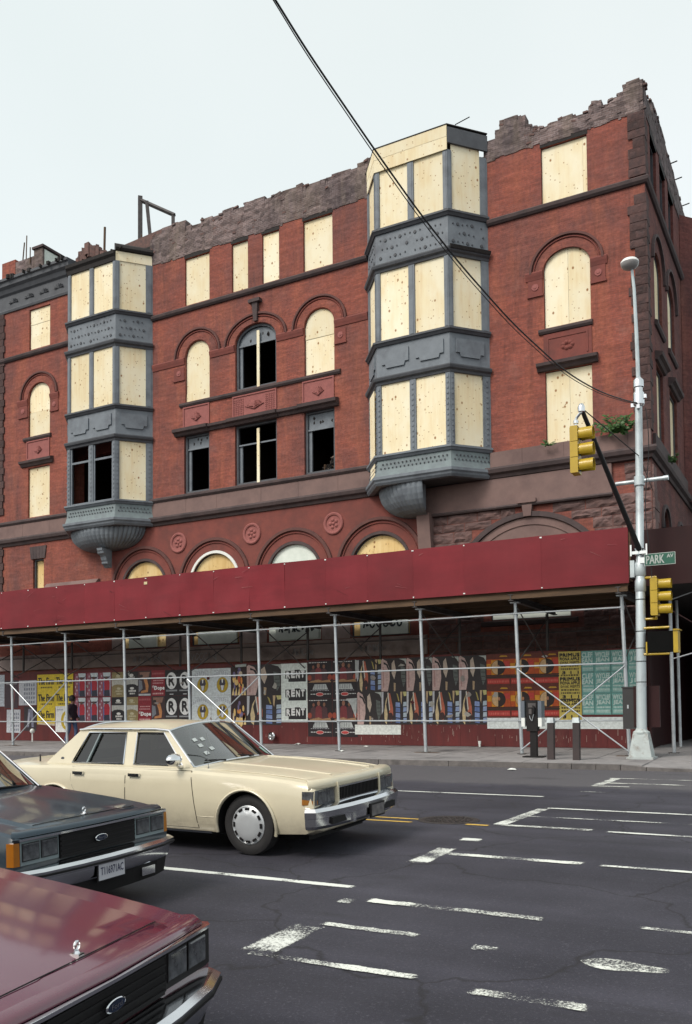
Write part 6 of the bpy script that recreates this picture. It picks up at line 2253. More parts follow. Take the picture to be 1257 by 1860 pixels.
# pedestrian signal
PS = empty('pedestrian_signal', (-3.95, PYY, 2.9), 'black pedestrian signal box in a yellow frame low on the pole', 'pedestrian signal')
m = MB()
m.box((-4.27, PYY - 0.16, 2.98), (-3.62, PYY + 0.16, 3.52))
m.build('box', mk('matt black box', (0.006, 0.006, 0.006), rough=0.9, spec=0.1), PS)
for a, b in (((px_at(3.6) + 0.1, PYY - 0.1, 3.62), (-3.72, PYY - 0.1, 3.62)), ((px_at(2.9) + 0.1, PYY - 0.1, 2.93), (-3.72, PYY - 0.1, 2.93))):
    m = MB()
    m.tube([a, b], 0.032, 8)
    m.build('bracket', 'yellow', PS, smooth=40)
m = MB()
m.box((-3.615, PYY - 0.2, 2.95), (-3.50, PYY + 0.18, 3.56))
m.build('front_door', 'yellow', PS)
m = MB()
m.box((-4.31, PYY - 0.17, 2.95), (-4.275, PYY - 0.13, 3.25))
m.build('side_bar', 'yellow', PS)
m = MB()
m.box((-3.62, PYY - 0.24, 3.53), (-3.45, PYY + 0.2, 3.55))
m.build('hood', 'yellow', PS)
# street name sign
SG = empty('street_sign', (-3.95, PYY, 5.25), 'green street name sign reading PARK AV beside the pole', 'street sign')
m = MB()
m.box((-4.30, PYY - 0.16, 5.26), (-3.52, PYY - 0.15, 5.58))
m.build('sign_border', 'signwhite', SG)
m = MB()
m.box((-4.285, PYY - 0.164, 5.275), (-3.535, PYY - 0.161, 5.565))
m.build('sign_face', 'signgreen', SG)
m = MB()
lettering(m, 'PARK', lambda x, z, d: (x, PYY - 0.168 - d, z), -4.25, -3.80, 5.31, 5.53, 0.006)
lettering(m, 'AV', lambda x, z, d: (x, PYY - 0.168 - d, z), -3.73, -3.57, 5.44, 5.53, 0.004)
m.build('lettering', 'signwhite', SG, fixn=False)
m = MB()
m.box((-4.42, PYY - 0.15, 5.35), (-4.28, PYY - 0.11, 5.5))
m.build('bracket', 'chrome', SG)

# control cabinet strapped behind the pole
CB = empty('control_box', (-4.35, 24.9, 1.0), 'dark grey control cabinet strapped behind the pole', 'control box')
m = MB()
m.box((-5.02, 24.66, 0.95), (-4.72, 24.9, 2.05))
m.box((-5.04, 24.64, 2.05), (-4.70, 24.92, 2.09))
m.build('cabinet', mk('cabinet grey', (0.035, 0.034, 0.036), rough=0.5), CB)
m = MB()
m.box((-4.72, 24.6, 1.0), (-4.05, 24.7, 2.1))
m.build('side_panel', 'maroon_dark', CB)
m = MB()
m.box((-4.9, 24.645, 1.5), (-4.86, 24.66, 1.6))
m.build('latch', 'steel', CB)

# ------------------------------------------------------------------ overhead cables
def cable(name, label, pts, r, off=(0, 0, 0)):
    P = [Vector(p) + Vector(off) for p in pts]
    out = []
    for i in range(len(P) - 1):
        p0, p1, p2, p3 = P[max(i - 1, 0)], P[i], P[i + 1], P[min(i + 2, len(P) - 1)]
        for k in range(6):
            t = k / 6
            out.append(0.5 * ((2 * p1) + (p2 - p0) * t + (2 * p0 - 5 * p1 + 4 * p2 - p3) * t * t + (3 * p1 - p0 - 3 * p2 + p3) * t ** 3))
    out.append(P[-1])
    m = MB()
    m.tube(out, r, 6)
    return m.build(name, 'cable', label=label, cat='cable', smooth=50)
CABLE_PTS = [(-6.255, 9.208, 11.028), (-6.219, 9.5, 10.93), (-6.13, 10.228, 10.633), (-6.003, 11.267, 10.286), (-5.914, 11.991, 10.059), (-5.775, 13.12, 9.732), (-5.617, 14.413, 9.449), (-5.489, 15.458, 9.279), (-5.346, 16.624, 9.123), (-5.202, 17.797, 9.043), (-5.041, 19.108, 8.991), (-4.881, 20.414, 9.052), (-4.702, 21.877, 9.217), (-4.499, 23.53, 9.506), (-4.359, 24.675, 9.753)]
cable('overhead_cable', 'thicker upper overhead cable slanting from the sky to the pole', CABLE_PTS, 0.016)
cable('overhead_cable', 'thinner lower overhead cable hanging just under the thicker one', [(p[0] - 0.01, p[1], p[2] - 0.07 * math.sin(PI * min(1, (i + 0.3) / (len(CABLE_PTS) - 0.2))) - 0.01) for i, p in enumerate(CABLE_PTS)], 0.009)

# ------------------------------------------------------------------ telephone, bollards, pavement things
def bollard(x, y, label):
    z = sz(x, y)
    B = empty('bollard', (x, y, z), label, 'bollard', 'bollards guarding the telephone')
    m = MB()
    m.hexa([(x - 0.085, y - 0.085, z), (x + 0.085, y - 0.085, z), (x + 0.085, y + 0.085, z), (x - 0.085, y + 0.085, z)], [(x - 0.075, y - 0.085, z + 0.98), (x + 0.095, y - 0.085, z + 0.98), (x + 0.095, y + 0.085, z + 0.98), (x - 0.075, y + 0.085, z + 0.98)])
    m.build('bollard_post', mk('brown black bollard paint', (0.05, 0.036, 0.036), (0.03, 0.024, 0.026), rough=0.5), B)
    m = MB()
    m.hexa([(x - 0.09, y - 0.1, z + 0.981), (x + 0.105, y - 0.1, z + 0.981), (x + 0.105, y + 0.1, z + 0.981), (x - 0.09, y + 0.1, z + 0.981)], [(x - 0.07, y - 0.08, z + 1.12), (x + 0.085, y - 0.08, z + 1.12), (x + 0.085, y + 0.08, z + 1.12), (x - 0.07, y + 0.08, z + 1.12)])
    m.build('bollard_cap', 'pole' , B)
bollard(-6.66, 23.45, 'pale capped square bollard between the telephone and the other bollard')
bollard(-5.98, 23.45, 'pale capped square bollard nearest the street light pole')
tx, ty = -7.35, 24.2
tz = sz(tx, ty)
T = empty('pay_telephone', (tx, ty, tz), 'black pay telephone on a pedestal with grey side screens', 'telephone')
m = MB()
m.box((tx - 0.09, ty - 0.08, tz), (tx + 0.09, ty + 0.08, tz + 0.75))
m.box((tx - 0.28, ty - 0.2, tz - 0.0), (tx + 0.28, ty + 0.2, tz + 0.03))
m.build('pedestal', 'black', T)
m = MB()
m.box((tx - 0.17, ty - 0.12, tz + 0.72), (tx + 0.13, ty + 0.12, tz + 1.58))
m.build('telephone_box', 'black', T)
for s_ in (-1, 1):
    m = MB()
    m.box((tx - 0.02 + s_ * 0.24 - 0.05, ty - 0.16, tz + 1.1), (tx - 0.02 + s_ * 0.24 + 0.05, ty + 0.16, tz + 1.56))
    m.build('side_screen', mk('screen grey', (0.12, 0.14, 0.17), rough=0.4), T)
    m = MB()
    m.box((tx - 0.02 + s_ * 0.24 - 0.05, ty - 0.15, tz + 0.85), (tx - 0.02 + s_ * 0.24 + 0.05, ty + 0.15, tz + 1.097))
    m.build('screen_foot', 'white', T)
m = MB()
m.tube([(tx + 0.02, ty - 0.14, tz + 1.42), (tx + 0.07, ty - 0.17, tz + 1.40), (tx + 0.07, ty - 0.17, tz + 1.24), (tx + 0.03, ty - 0.14, tz + 1.2)], 0.022, 6)
m.build('handset', 'blackplastic', T, smooth=50)
m = MB()
m.box((tx - 0.1, ty - 0.125, tz + 1.2), (tx - 0.02, ty - 0.121, tz + 1.34))
m.box((tx - 0.12, ty - 0.125, tz + 1.38), (tx + 0.1, ty - 0.121, tz + 1.5))
m.build('dial_plate', 'steel_dark', T)
m = MB()
m.tube([(tx + 0.05, ty - 0.15, tz + 1.2), (tx + 0.0, ty - 0.16, tz + 1.0), (tx - 0.06, ty - 0.14, tz + 1.08), (tx - 0.08, ty - 0.12, tz + 1.15)], 0.009, 5)
m.build('cord', 'steel', T)

# round silver fire hose inlet on the hoarding, white globe further left
m = MB()
m.lathe([(0.10, 0.0), (0.10, -0.16), (0.15, -0.17), (0.155, -0.22), (0.11, -0.25), (0.10, -0.22), (0.05, -0.30), (0.0, -0.31)], (-18.62, HY, 0.56), 'y', 20)
m.build('hose_inlet', 'chrome', label='round chrome hose inlet low on the maroon hoarding left of a post', cat='hose inlet', smooth=45)
m = MB()
m.lathe([(0.0, 0.11), (0.07, 0.09), (0.11, 0.0), (0.08, -0.08), (0.0, -0.11)], (-30.95, 27.6, 0.72), 'z', 14)
m.tube([(-30.95, 27.6, 0.62), (-30.95, 27.6, sz(-30, 27.6))], 0.03, 6)
m.build('white_globe', 'white', label='small white globe on a short stem before the hoarding', cat='globe', smooth=50)
# cup and paper litter
m = MB()
x_, y_ = -10.35, 28.0
m.lathe([(0.0, 0.0), (0.032, 0.0), (0.045, 0.15), (0.04, 0.15), (0.03, 0.01)], (x_, y_, sz(x_, y_)), 'z', 10)
m.lathe([(0.047, 0.10), (0.05, 0.12), (0.05, 0.20), (0.045, 0.2)], (x_, y_, sz(x_, y_)), 'z', 10)
m.build('paper_cup', 'white', label='white paper cup standing at the foot of the hoarding', cat='cup', smooth=45)
def litter(x, y, r, lab, mat='white'):
    rnd = random.Random(int(x * 100))
    m = MB()
    z0 = (sz(x, y) if y > KY else gz(y)) + 0.005
    n = 8
    ring = [(x + r * math.cos(2 * PI * i / n) * rnd.uniform(.6, 1.2), y + r * 0.8 * math.sin(2 * PI * i / n) * rnd.uniform(.6, 1.2), z0 + rnd.uniform(0.0, r * 0.35)) for i in range(n)]
    m.add(ring + [(x, y, z0 + r * 0.45), (x, y, z0)], [(i, (i + 1) % n, n) for i in range(n)] + [((i + 1) % n, i, n + 1) for i in range(n)])
    m.build('paper_litter', mat, label=lab, cat='litter')
litter(-7.05, 21.3, 0.12, 'crumpled white paper in the gutter near the telephone')
litter(-17.4, 27.9, 0.14, 'white paper scrap on the pavement beside the hose inlet')
litter(-14.2, 27.2, 0.10, 'white scrap on the pavement under the middle of the shed')
litter(-13.9, 25.0, 0.10, 'pale scrap by the foot of a shed post')
litter(-27.9, 27.6, 0.12, 'white scrap at the foot of the yellow posters')
litter(-11.3, 20.6, 0.08, 'tiny white scrap in the road behind the beige car')

# ------------------------------------------------------------------ weeds on the ledge
def weed(name, x, y, z, n, size, label, seed):
    rnd = random.Random(seed)
    W = empty(name, (x, y, z), label, 'plant')
    stems, leaves = MB(), MB()
    for i in range(n):
        a = rnd.uniform(0, 2 * PI)
        reach = size * rnd.uniform(0.5, 1.0)
        hgt = size * rnd.uniform(0.1, 0.8)
        tip = Vector((x + reach * math.cos(a), y - abs(reach * math.sin(a)) * 0.6, z + hgt))
        b = Vector((x, y, z))
        mid = (b + tip) / 2 + Vector((0, 0, hgt * 0.25))
        stems.tube([tuple(b), tuple(mid), tuple(tip)], 0.008, 4)
        for k in range(9):
            t = 0.2 + 0.8 * k / 8
            c = b.lerp(mid, t * 2) if t < 0.5 else mid.lerp(tip, t * 2 - 1)
            L = 0.16 * (1 - 0.4 * t) * size / 0.5
            dr = Vector((math.cos(a + (1 if k % 2 else -1) * 1.2), -abs(math.sin(a)) * 0.5 + rnd.uniform(-.4, .4), rnd.uniform(-0.5, 0.3))).normalized()
            sd_ = dr.cross(Vector((rnd.uniform(-.3, .3), -1, 0.4))).normalized() * L * 0.28
            p0, p1, p2, p3 = c, c + dr * L * 0.5 + sd_, c + dr * L, c + dr * L * 0.5 - sd_
            leaves.add([tuple(p0), tuple(p1), tuple(p2), tuple(p3)], [(0, 1, 2, 3)])
    stems.build('stem', 'grass', W)
    leaves.build('leaves', 'grass', W, kind='stuff', fixn=False)
weed('weed_plant', -6.0, FY - 0.35, 10.55, 20, 0.75, 'large leafy weed growing on the stone ledge behind the mast arm', 1)
weed('weed_plant', -8.35, FY - 0.30, 10.5, 10, 0.30, 'small weed sprouting under the lowest corner window', 2)
weed('weed_plant', -7.1, FY - 0.30, 10.5, 7, 0.28, 'tiny weed between the two other ledge weeds', 3)
weed('weed_plant', XR + 0.25, 33.0, 10.2, 9, 0.45, 'weed on the cornice of the avenue side', 4)

# ------------------------------------------------------------------ pedestrian under the shed
def person(x, y, label):
    z = sz(x, y)
    PN = empty('person', (x, y, z), label, 'person')
    J = [  # joints (x forward along the pavement, y across, z up), radius
        ((0, 0, 0.98), 0.165), ((0.0, 0, 1.18), 0.16), ((0.02, 0, 1.40), 0.19), ((0.03, 0, 1.54), 0.075), ((0.05, 0, 1.60), 0.07),   # 0-4 pelvis..neck
        ((0.06, 0, 1.70), 0.105), ((0.05, 0, 1.80), 0.085),                                                                        # 5-6 head
        ((0.02, 0.20, 1.44), 0.08), ((-0.06, 0.24, 1.18), 0.065), ((0.10, 0.24, 0.98), 0.05), ((0.16, 0.23, 0.90), 0.045),          # 7-10 arm
        ((0.02, -0.20, 1.44), 0.08), ((0.05, -0.25, 1.17), 0.065), ((0.18, -0.22, 1.00), 0.05), ((0.24, -0.21, 0.93), 0.045),      # 11-14 arm
        ((0.02, 0.10, 0.90), 0.105), ((0.14, 0.10, 0.50), 0.075), ((0.10, 0.10, 0.09), 0.05), ((0.24, 0.10, 0.045), 0.045),         # 15-18 leg
        ((-0.02, -0.10, 0.90), 0.105), ((-0.06, -0.10, 0.50), 0.075), ((-0.24, -0.10, 0.13), 0.05), ((-0.12, -0.10, 0.045), 0.045)]
    E_ = [(0, 1), (1, 2), (2, 3), (3, 4), (4, 5), (5, 6), (2, 7), (7, 8), (8, 9), (9, 10), (2, 11), (11, 12), (12, 13), (13, 14), (0, 15), (15, 16), (16, 17), (17, 18), (0, 19), (19, 20), (20, 21), (21, 22)]
    me = bpy.data.meshes.new('body')
    me.from_pydata([j[0] for j in J], E_, [])
    o = bpy.data.objects.new('body', me)
    col.objects.link(o)
    sk = o.modifiers.new('skin', 'SKIN')
    for i, j in enumerate(J):
        me.skin_vertices[0].data[i].radius = (j[1], j[1])
        me.skin_vertices[0].data[i].use_root = (i == 0)
    sb = o.modifiers.new('sub', 'SUBSURF')
    sb.levels = sb.render_levels = 2
    dg = bpy.context.evaluated_depsgraph_get()
    dg.update()
    me2 = bpy.data.meshes.new_from_object(o.evaluated_get(dg))
    bpy.data.objects.remove(o)
    for mt in (fl((0.028, 0.018, 0.030)), fl((0.07, 0.11, 0.22)), fl((0.20, 0.11, 0.08)), fl((0.02, 0.018, 0.018))):
        me2.materials.append(mt)
    for p in me2.polygons:
        p.use_smooth = True
        zc = p.center.z
        p.material_index = 2 if (zc > 1.545 or (zc < 1.0 and abs(p.center.y) > 0.185)) else 0 if zc > 0.90 else 1 if zc > 0.10 else 3
    b = bpy.data.objects.new('body', me2)
    col.objects.link(b)
    b.location = (x, y, z)
    attach(b, PN)
    m = MB()
    m.lathe([(0.0, 0.16), (0.07, 0.15), (0.115, 0.08), (0.125, 0.0), (0.11, -0.08)], (x + 0.03, y, z + 1.74), 'z', 14, 0, 2 * PI)
    m.build('hair', fl((0.012, 0.010, 0.010)), PN, smooth=60)
    m = MB()
    m.sweep([(x - 0.20, y + 0.02), (x - 0.02, y - 0.215), (x + 0.18, y - 0.16)], [(-0.02, z + 0.80), (0.03, z + 0.80), (0.015, z + 1.1), (-0.02, z + 1.1)])
    m.build('jacket_hem', fl((0.028, 0.018, 0.030)), PN, smooth=40)
    m = MB()
    m.lathe([(0.02, -0.01), (0.0, 0.02)], (x + 0.165, y, z + 1.70), 'x', 6)
    m.build('nose', fl((0.20, 0.11, 0.08)), PN, smooth=60)
    PN.scale = (1.06, 1.06, 1.06)
    return PN
person(-27.95, 27.0, 'person in a dark jacket and blue jeans walking before the posters')

# ------------------------------------------------------------------ cars
def car_paint(name, c, rough=0.32, coat=0.8, spec=0.5):
    m, n, l, b = nodes_of(name)
    v = mapped(n, l, (1, 1, 1), True)
    f = noise(n, l, v, 1.5, 4, 0.6)
    o = mix(n, l, ramp(n, l, f, 0.3, 0.7), tuple(x * 0.88 for x in c), c)
    o = mix(n, l, ramp(n, l, noise(n, l, v, 28, 6, 0.8), 0.6, 0.75, (0, 0, 0), (0.22, 0.22, 0.22)), o, (0.2, 0.17, 0.14))
    # road film low on the body
    g = n.new('ShaderNodeNewGeometry')
    sx = n.new('ShaderNodeSeparateXYZ')
    l.new(g.outputs['Position'], sx.inputs[0])
    mr = n.new('ShaderNodeMapRange')
    mr.inputs['From Min'].default_value = 0.55
    mr.inputs['From Max'].default_value = 0.12
    l.new(sx.outputs[2], mr.inputs['Value'])
    k = n.new('ShaderNodeMath')
    k.operation = 'MULTIPLY'
    l.new(mr.outputs[0], k.inputs[0])
    l.new(ramp(n, l, noise(n, l, v, 6, 6, 0.7), 0.3, 0.75, (0.1, 0.1, 0.1), (0.75, 0.75, 0.75)), k.inputs[1])
    o = mix(n, l, k.outputs[0], o, (0.14, 0.12, 0.10))
    l.new(o, b.inputs['Base Color'])
    b.inputs['Roughness'].default_value = rough
    b.inputs['Specular IOR Level'].default_value = spec
    b.inputs['Coat Weight'].default_value = coat
    b.inputs['Coat Roughness'].default_value = 0.09
    return m

def make_car(kind, paint, label, dark=False, wedge=0.0):
    C = empty('parked_car' if False else 'car', (0, 0, 0), label, 'car')
    WB, RR = 2.946, 0.335
    ford = kind == 'ford'
    # ---- lower body: stations x: (half width, centre top, edge top, bottom)
    if not ford:
        ST = [(-4.33, .80, .86, .82, .45), (-4.29, .89, .905, .86, .33), (-4.15, .93, .935, .885, .27), (-3.6, .945, .96, .905, .24), (-3.1, .955, .965, .915, .22),
              (-2.6, .958, .935, .922, .21), (-1.7, .958, .93, .922, .20), (-.95, .958, .935, .920, .20), (-.76, .956, .968, .912, .20), (-.3, .952, .948, .89, .21),
              (.2, .946, .92, .868, .22), (.55, .940, .892, .838, .24), (.74, .935, .872, .815, .25), (.835, .928, .855, .795, .28), (.865, .915, .825, .765, .30)]
    else:
        ST = [(-4.30, .82, .84, .80, .45), (-4.26, .91, .885, .85, .33), (-4.1, .945, .93, .88, .27), (-3.6, .96, .955, .905, .24), (-3.1, .968, .965, .915, .22),
              (-2.6, .97, .94, .925, .21), (-1.7, .97, .935, .925, .20), (-.95, .97, .94, .922, .20), (-.76, .97, .972, .917, .20), (-.3, .968, .955, .90, .21),
              (.2, .964, .93, .885, .22), (.55, .960, .905, .868, .24), (.76, .955, .885, .852, .25), (.84, .95, .868, .84, .28), (.865, .94, .845, .82, .30)]
    def section(st):
        x, w, zt, ze, zb = st
        if wedge:
            up_ = wedge * min(1.0, max(0.0, (0.865 - x) / 1.62))
            zt += up_
            ze += up_
        a, b = zb + 0.12, ze - 0.07
        L = lambda t: a + (b - a) * t
        if ford:
            topv = [(w * .955, ze - .02), (w * .925, ze), (w * .80, ze + (zt - ze) * .05), (w * .70, ze + (zt - ze) * .1), (w * .66, ze + (zt - ze) * .75), (w * .34, zt - .004), (w * .30, zt), (0, zt)]
        else:
            topv = [(w * .965, ze - .03), (w * .93, ze), (w * .80, ze + (zt - ze) * .45), (w * .64, ze + (zt - ze) * .74), (w * .50, ze + (zt - ze) * .90), (w * .47, zt - .002), (w * .25, zt), (0, zt)]
        return [(0, zb), (w * .80, zb), (w * .955, zb + .03), (w * .985, a), (w * .998, L(.3)), (w, L(.5)), (w * .994, L(.75)), (w * .98, b)] + topv
    m = MB()
    rows = []
    for st in ST:
        h_ = section(st)
        ring = [(st[0], -y, z) for y, z in h_] + [(st[0], y, z) for y, z in reversed(h_[1:-1])]
        rows.append(ring)
    k = len(rows[0])
    m.add([p for r_ in rows for p in r_], [(i * k + j, i * k + (j + 1) % k, (i + 1) * k + (j + 1) % k, (i + 1) * k + j) for i in range(len(rows) - 1) for j in range(k)] + [tuple(range(k - 1, -1, -1)), tuple((len(rows) - 1) * k + j for j in range(k))])
    body = m.build('body', [paint, 'blackplastic'], C, smooth=28, origin=(0, 0, 0))
    # wheel wells
    cut = MB()
    for wx in (0, -WB):
        for s_ in (-1, 1):
            cut.lathe([(0, s_ * 0.60), (0.395, s_ * 0.60), (0.395, s_ * 1.2), (0, s_ * 1.2)], (wx, 0, 0.325), 'y', 30)
            # straight sided mouth below the hub
            cut.box((wx - 0.385, min(s_ * 0.6, s_ * 1.2), 0.02), (wx + 0.385, max(s_ * 0.6, s_ * 1.2), 0.325))
    co = []
    for q in range(4):
        cm = MB()
        wx = (0, 0, -WB, -WB)[q]
        s_ = (-1, 1)[q % 2]
        n = 26
        loop = [(wx + 0.395 * math.cos(PI * i / n), 0.325 + (0.395 if not (q > 1) else 0.36) * math.sin(PI * i / n)) for i in range(n + 1)] + [(wx - 0.395, 0.0), (wx + 0.395, 0.0)]
        cm.extrude(loop, lambda a, b, d: (a, d, b), s_ * 0.62, s_ * 1.2)
        o = cm.build('cutter', 'blackplastic')
        co.append(o)
        bo = body.modifiers.new('well', 'BOOLEAN')
        bo.operation = 'DIFFERENCE'
        bo.solver = 'EXACT'
        bo.object = o
    dg = bpy.context.evaluated_depsgraph_get()
    dg.update()
    me = bpy.data.meshes.new_from_object(body.evaluated_get(dg))
    body.modifiers.clear()
    old = body.data
    body.data = me
    bpy.data.meshes.remove(old)
    for o in co:
        bpy.data.objects.remove(o)
    me.polygons.foreach_set('use_smooth', [True] * len(me.polygons))
    me.set_sharp_from_angle(angle=R(28))
    for p in me.polygons:     # dark inside of the wheel wells
        c = p.center
        nearw = min(abs(c.x), abs(c.x + WB)) < 0.42
        if nearw and abs(c.y) < 0.90 and c.z < 0.75 and (abs(p.normal.y) > 0.8 and abs(c.y) < 0.7 or abs(p.normal.y) < 0.3):
            p.material_index = 1
    def yside(z, w=0.957):
        h_ = section((0, w if not ford else 0.97, .93, .922, .20))
        for (y0, z0), (y1, z1) in zip(h_[1:], h_[2:]):
            if z0 <= z <= z1:
                return y0 + (y1 - y0) * (z - z0) / max(1e-6, z1 - z0)
        return w
    # arch lips
    for wx in (0, -WB):
        for s_ in (-1, 1):
            m = MB()
            rz = 0.395 if wx == 0 else 0.36
            pts = [(wx + 0.40 * math.cos(a), s_ * (yside(min(.8, max(.3, .325 + rz * math.sin(a)))) + 0.004 - (0.008 if wx == 0 else 0)), 0.325 + (rz + 0.005) * math.sin(a)) for a in [R(-12) + R(204) * i / 22 for i in range(23)]]
            m.tube(pts, 0.018, 6)
            m.build('arch_lip', paint, C, smooth=60)
    # doors with shut lines
    for s_ in (-1, 1):
        for (xa, xb, ta, tb, nm) in ((-1.74, -0.66, 0.0, -0.10, 'F'), (-2.66, -1.755, 0.0, 0.0, 'R')):
            for lay, mt, ex in ((0.0015, 'blackplastic', 0.006), (0.004, paint, 0.0)):
                m = MB()
                n, nz = 8, 8
                vs = []
                for j in range(nz + 1):
                    z = 0.275 - ex + (0.905 - 0.275 + ex * 2) * j / nz
                    for i in range(n + 1):
                        t = i / n
                        a, b = xa - ex, xb + ex + tb * (z - 0.275) / 0.63
                        if nm == 'R' and z < 0.70:
                            # cut back round the rear wheel
                            a = max(a, -WB + math.sqrt(max(0, 0.47 ** 2 - max(0, z - 0.325) ** 2)) - ex)
                        vs.append((a + (b - a) * t, s_ * (yside(z) + lay), z))
                m.add(vs, [(j * (n + 1) + i, j * (n + 1) + i + 1, (j + 1) * (n + 1) + i + 1, (j + 1) * (n + 1) + i) for j in range(nz) for i in range(n)])
                q = m.build('door' if lay > 0.003 else 'shut_line', mt, C if lay > 0.003 else body, smooth=40)
                if lay > 0.003:
                    hx = xa + 0.06
                    hm = MB()
                    hm.box((hx, s_ * 0.945 if s_ > 0 else -0.972, 0.825), (hx + 0.17, s_ * 0.972 if s_ > 0 else -0.945, 0.86))
                    hm.build('handle', 'chrome', q)
                    hm = MB()
                    hm.box((hx + 0.01, min(s_ * .95, s_ * 0.975), 0.83), (hx + 0.13, max(s_ * .95, s_ * 0.975), 0.845))
                    hm.build('handle_recess', 'blackplastic', q)
        # rocker trim
        m = MB()
        y0, y1 = sorted((s_ * 0.935, s_ * 0.955))
        m.box((-WB + 0.46, y0, 0.225), (-0.46, y1, 0.25))
        m.build('rocker_trim', 'chrome', C)
        m = MB()
        m.tube([(x_, s_ * (yside(.31) + 0.006), 0.405 - 0.0 * x_) for x_ in (-WB + 0.44, -1.2, -0.43)], 0.006, 4)
        m.build('side_crease', paint, C)
        # fender seam
    # ---- greenhouse
    def gy(z):
        return 0.80 - 0.165 * (z - 0.92) / 0.42
    side_loop = [(-0.80, 0.922), (-1.31, 1.345), (-1.45, 1.362), (-2.62, 1.362), (-2.78, 1.345), (-3.26, 0.93)]
    fwin = [(-0.99, 0.950), (-1.755, 0.950), (-1.81, 1.318), (-1.385, 1.318)]
    rwin = [(-1.92, 0.950), (-2.79, 0.950), (-2.62, 1.318), (-1.985, 1.318)]
    for s_ in (-1, 1):
        m = MB()
        m.poly(side_loop, lambda x, z: (x, s_ * gy(z), z), [fwin, rwin])
        m.poly(side_loop, lambda x, z: (x, s_ * (gy(z) - 0.035), z), [fwin, rwin])
        for lp in (fwin, rwin):
            n = len(lp)
            m.add([(p[0], s_ * gy(p[1]), p[1]) for p in lp] + [(p[0], s_ * (gy(p[1]) - 0.035), p[1]) for p in lp], [(i, (i + 1) % n, n + (i + 1) % n, n + i) for i in range(n)])
        g = m.build('window_frame', paint, C, fixn=True)
        for nm, lp in (('f', fwin), ('r', rwin)):
            m = MB()
            m.poly(lp, lambda x, z: (x, s_ * (gy(z) - 0.018), z))
            m.build('side_window', 'sideglass', g, fixn=False)
            m = MB()
            ring = [(p[0], s_ * (gy(p[1]) + 0.003), p[1]) for p in lp]
            m.tube(ring + [ring[0]], 0.011, 5)
            m.build('window_trim', 'chrome', g)
        m = MB()
        m.obox((-2.53, s_ * gy(0.95), 0.95), (1, 0, 0), (0, 1, 0), Vector((0.11, s_ * (gy(1.318) - gy(0.95)), 0.368)).normalized(), (-0.012, -0.012, 0), (0.012, 0.012, 0.395))
        m.build('division_bar', 'grey_pale', g)
        m = MB()
        m.tube([(-0.79, s_ * 0.808, 0.925), (-1.9, s_ * 0.812, 0.926), (-3.2, s_ * 0.80, 0.928)], 0.009, 5)
        m.build('belt_trim', paint, C)
    # roof
    m = MB()
    n, nz = 12, 10
    vs = []
    for i in range(n + 1):
        u = i / n
        for j in range(nz + 1):
            v = -1 + 2 * j / nz
            x0 = -1.31 + 0.055 * (1 - v * v)
            x1 = -2.78 - 0.08 * (1 - v * v)
            x = x0 + (x1 - x0) * u
            y = 0.645 * v
            z = 1.352 + (0.078 * (1 - abs(v) ** 2.6)) * (0.55 + 0.45 * math.sin(PI * min(1, max(0, u * 1.05)))) + 0.012 * math.sin(PI * u)
            vs.append((x, y, z))
    m.add(vs, [(i * (nz + 1) + j, (i + 1) * (nz + 1) + j, (i + 1) * (nz + 1) + j + 1, i * (nz + 1) + j + 1) for i in range(n) for j in range(nz)])
    m.add([(p[0], p[1], p[2] - 0.03) for p in vs], [(i * (nz + 1) + j, i * (nz + 1) + j + 1, (i + 1) * (nz + 1) + j + 1, (i + 1) * (nz + 1) + j) for i in range(n) for j in range(nz)])
    m.build('roof', paint, C, smooth=60, fixn=False)
    for s_ in (-1, 1):
        m = MB()
        m.tube([(-0.81, s_ * 0.795, 0.93), (-1.31, s_ * 0.648, 1.35), (-1.5, s_ * 0.648, 1.365), (-2.6, s_ * 0.648, 1.365), (-2.79, s_ * 0.642, 1.35)], 0.013, 6)
        m.build('drip_rail', 'chrome', C)
    def screen(name, b0, bc, t0, tc, mat):
        """curved pane: corner and centre points of base and top"""
        m = MB()
        n, nz = 10, 5
        vs = []
        for j in range(nz + 1):
            t = j / nz
            for i in range(n + 1):
                v = -1 + 2 * i / n
                bl = Vector((b0[0] + (bc[0] - b0[0]) * (1 - v * v), b0[1] * v, b0[2] + (bc[2] - b0[2]) * (1 - v * v)))
                tl = Vector((t0[0] + (tc[0] - t0[0]) * (1 - v * v), t0[1] * v, t0[2] + (tc[2] - t0[2]) * (1 - v * v)))
                vs.append(tuple(bl.lerp(tl, t)))
        m.add(vs, [(j * (n + 1) + i, j * (n + 1) + i + 1, (j + 1) * (n + 1) + i + 1, (j + 1) * (n + 1) + i) for j in range(nz) for i in range(n)])
        g = m.build(name, mat, C, smooth=60, fixn=False)
        m = MB()
        top = vs[nz * (n + 1):]
        bot = vs[:n + 1]
        m.tube(bot, 0.012, 5)
        m.tube(top, 0.014, 5)
        m.build('screen_trim', 'chrome' if not ford else 'blackplastic', g)
        return g, vs
    ws, wv = screen('windscreen', (-0.825, 0.775, 0.935), (-0.68, 0, 0.985), (-1.305, 0.635, 1.345), (-1.255, 0, 1.415), 'glass')
    screen('rear_window', (-3.24, 0.72, 0.945), (-3.40, 0, 0.965), (-2.785, 0.62, 1.345), (-2.86, 0, 1.41), 'sideglass')
    # wipers, stickers
    m = MB()
    m.tube([(-0.70, -0.35, 0.985), (-0.80, -0.62, 1.0)], 0.009, 4)
    m.tube([(-0.66, 0.15, 0.995), (-0.78, -0.2, 1.03)], 0.009, 4)
    m.build('wiper', 'blackplastic', C)
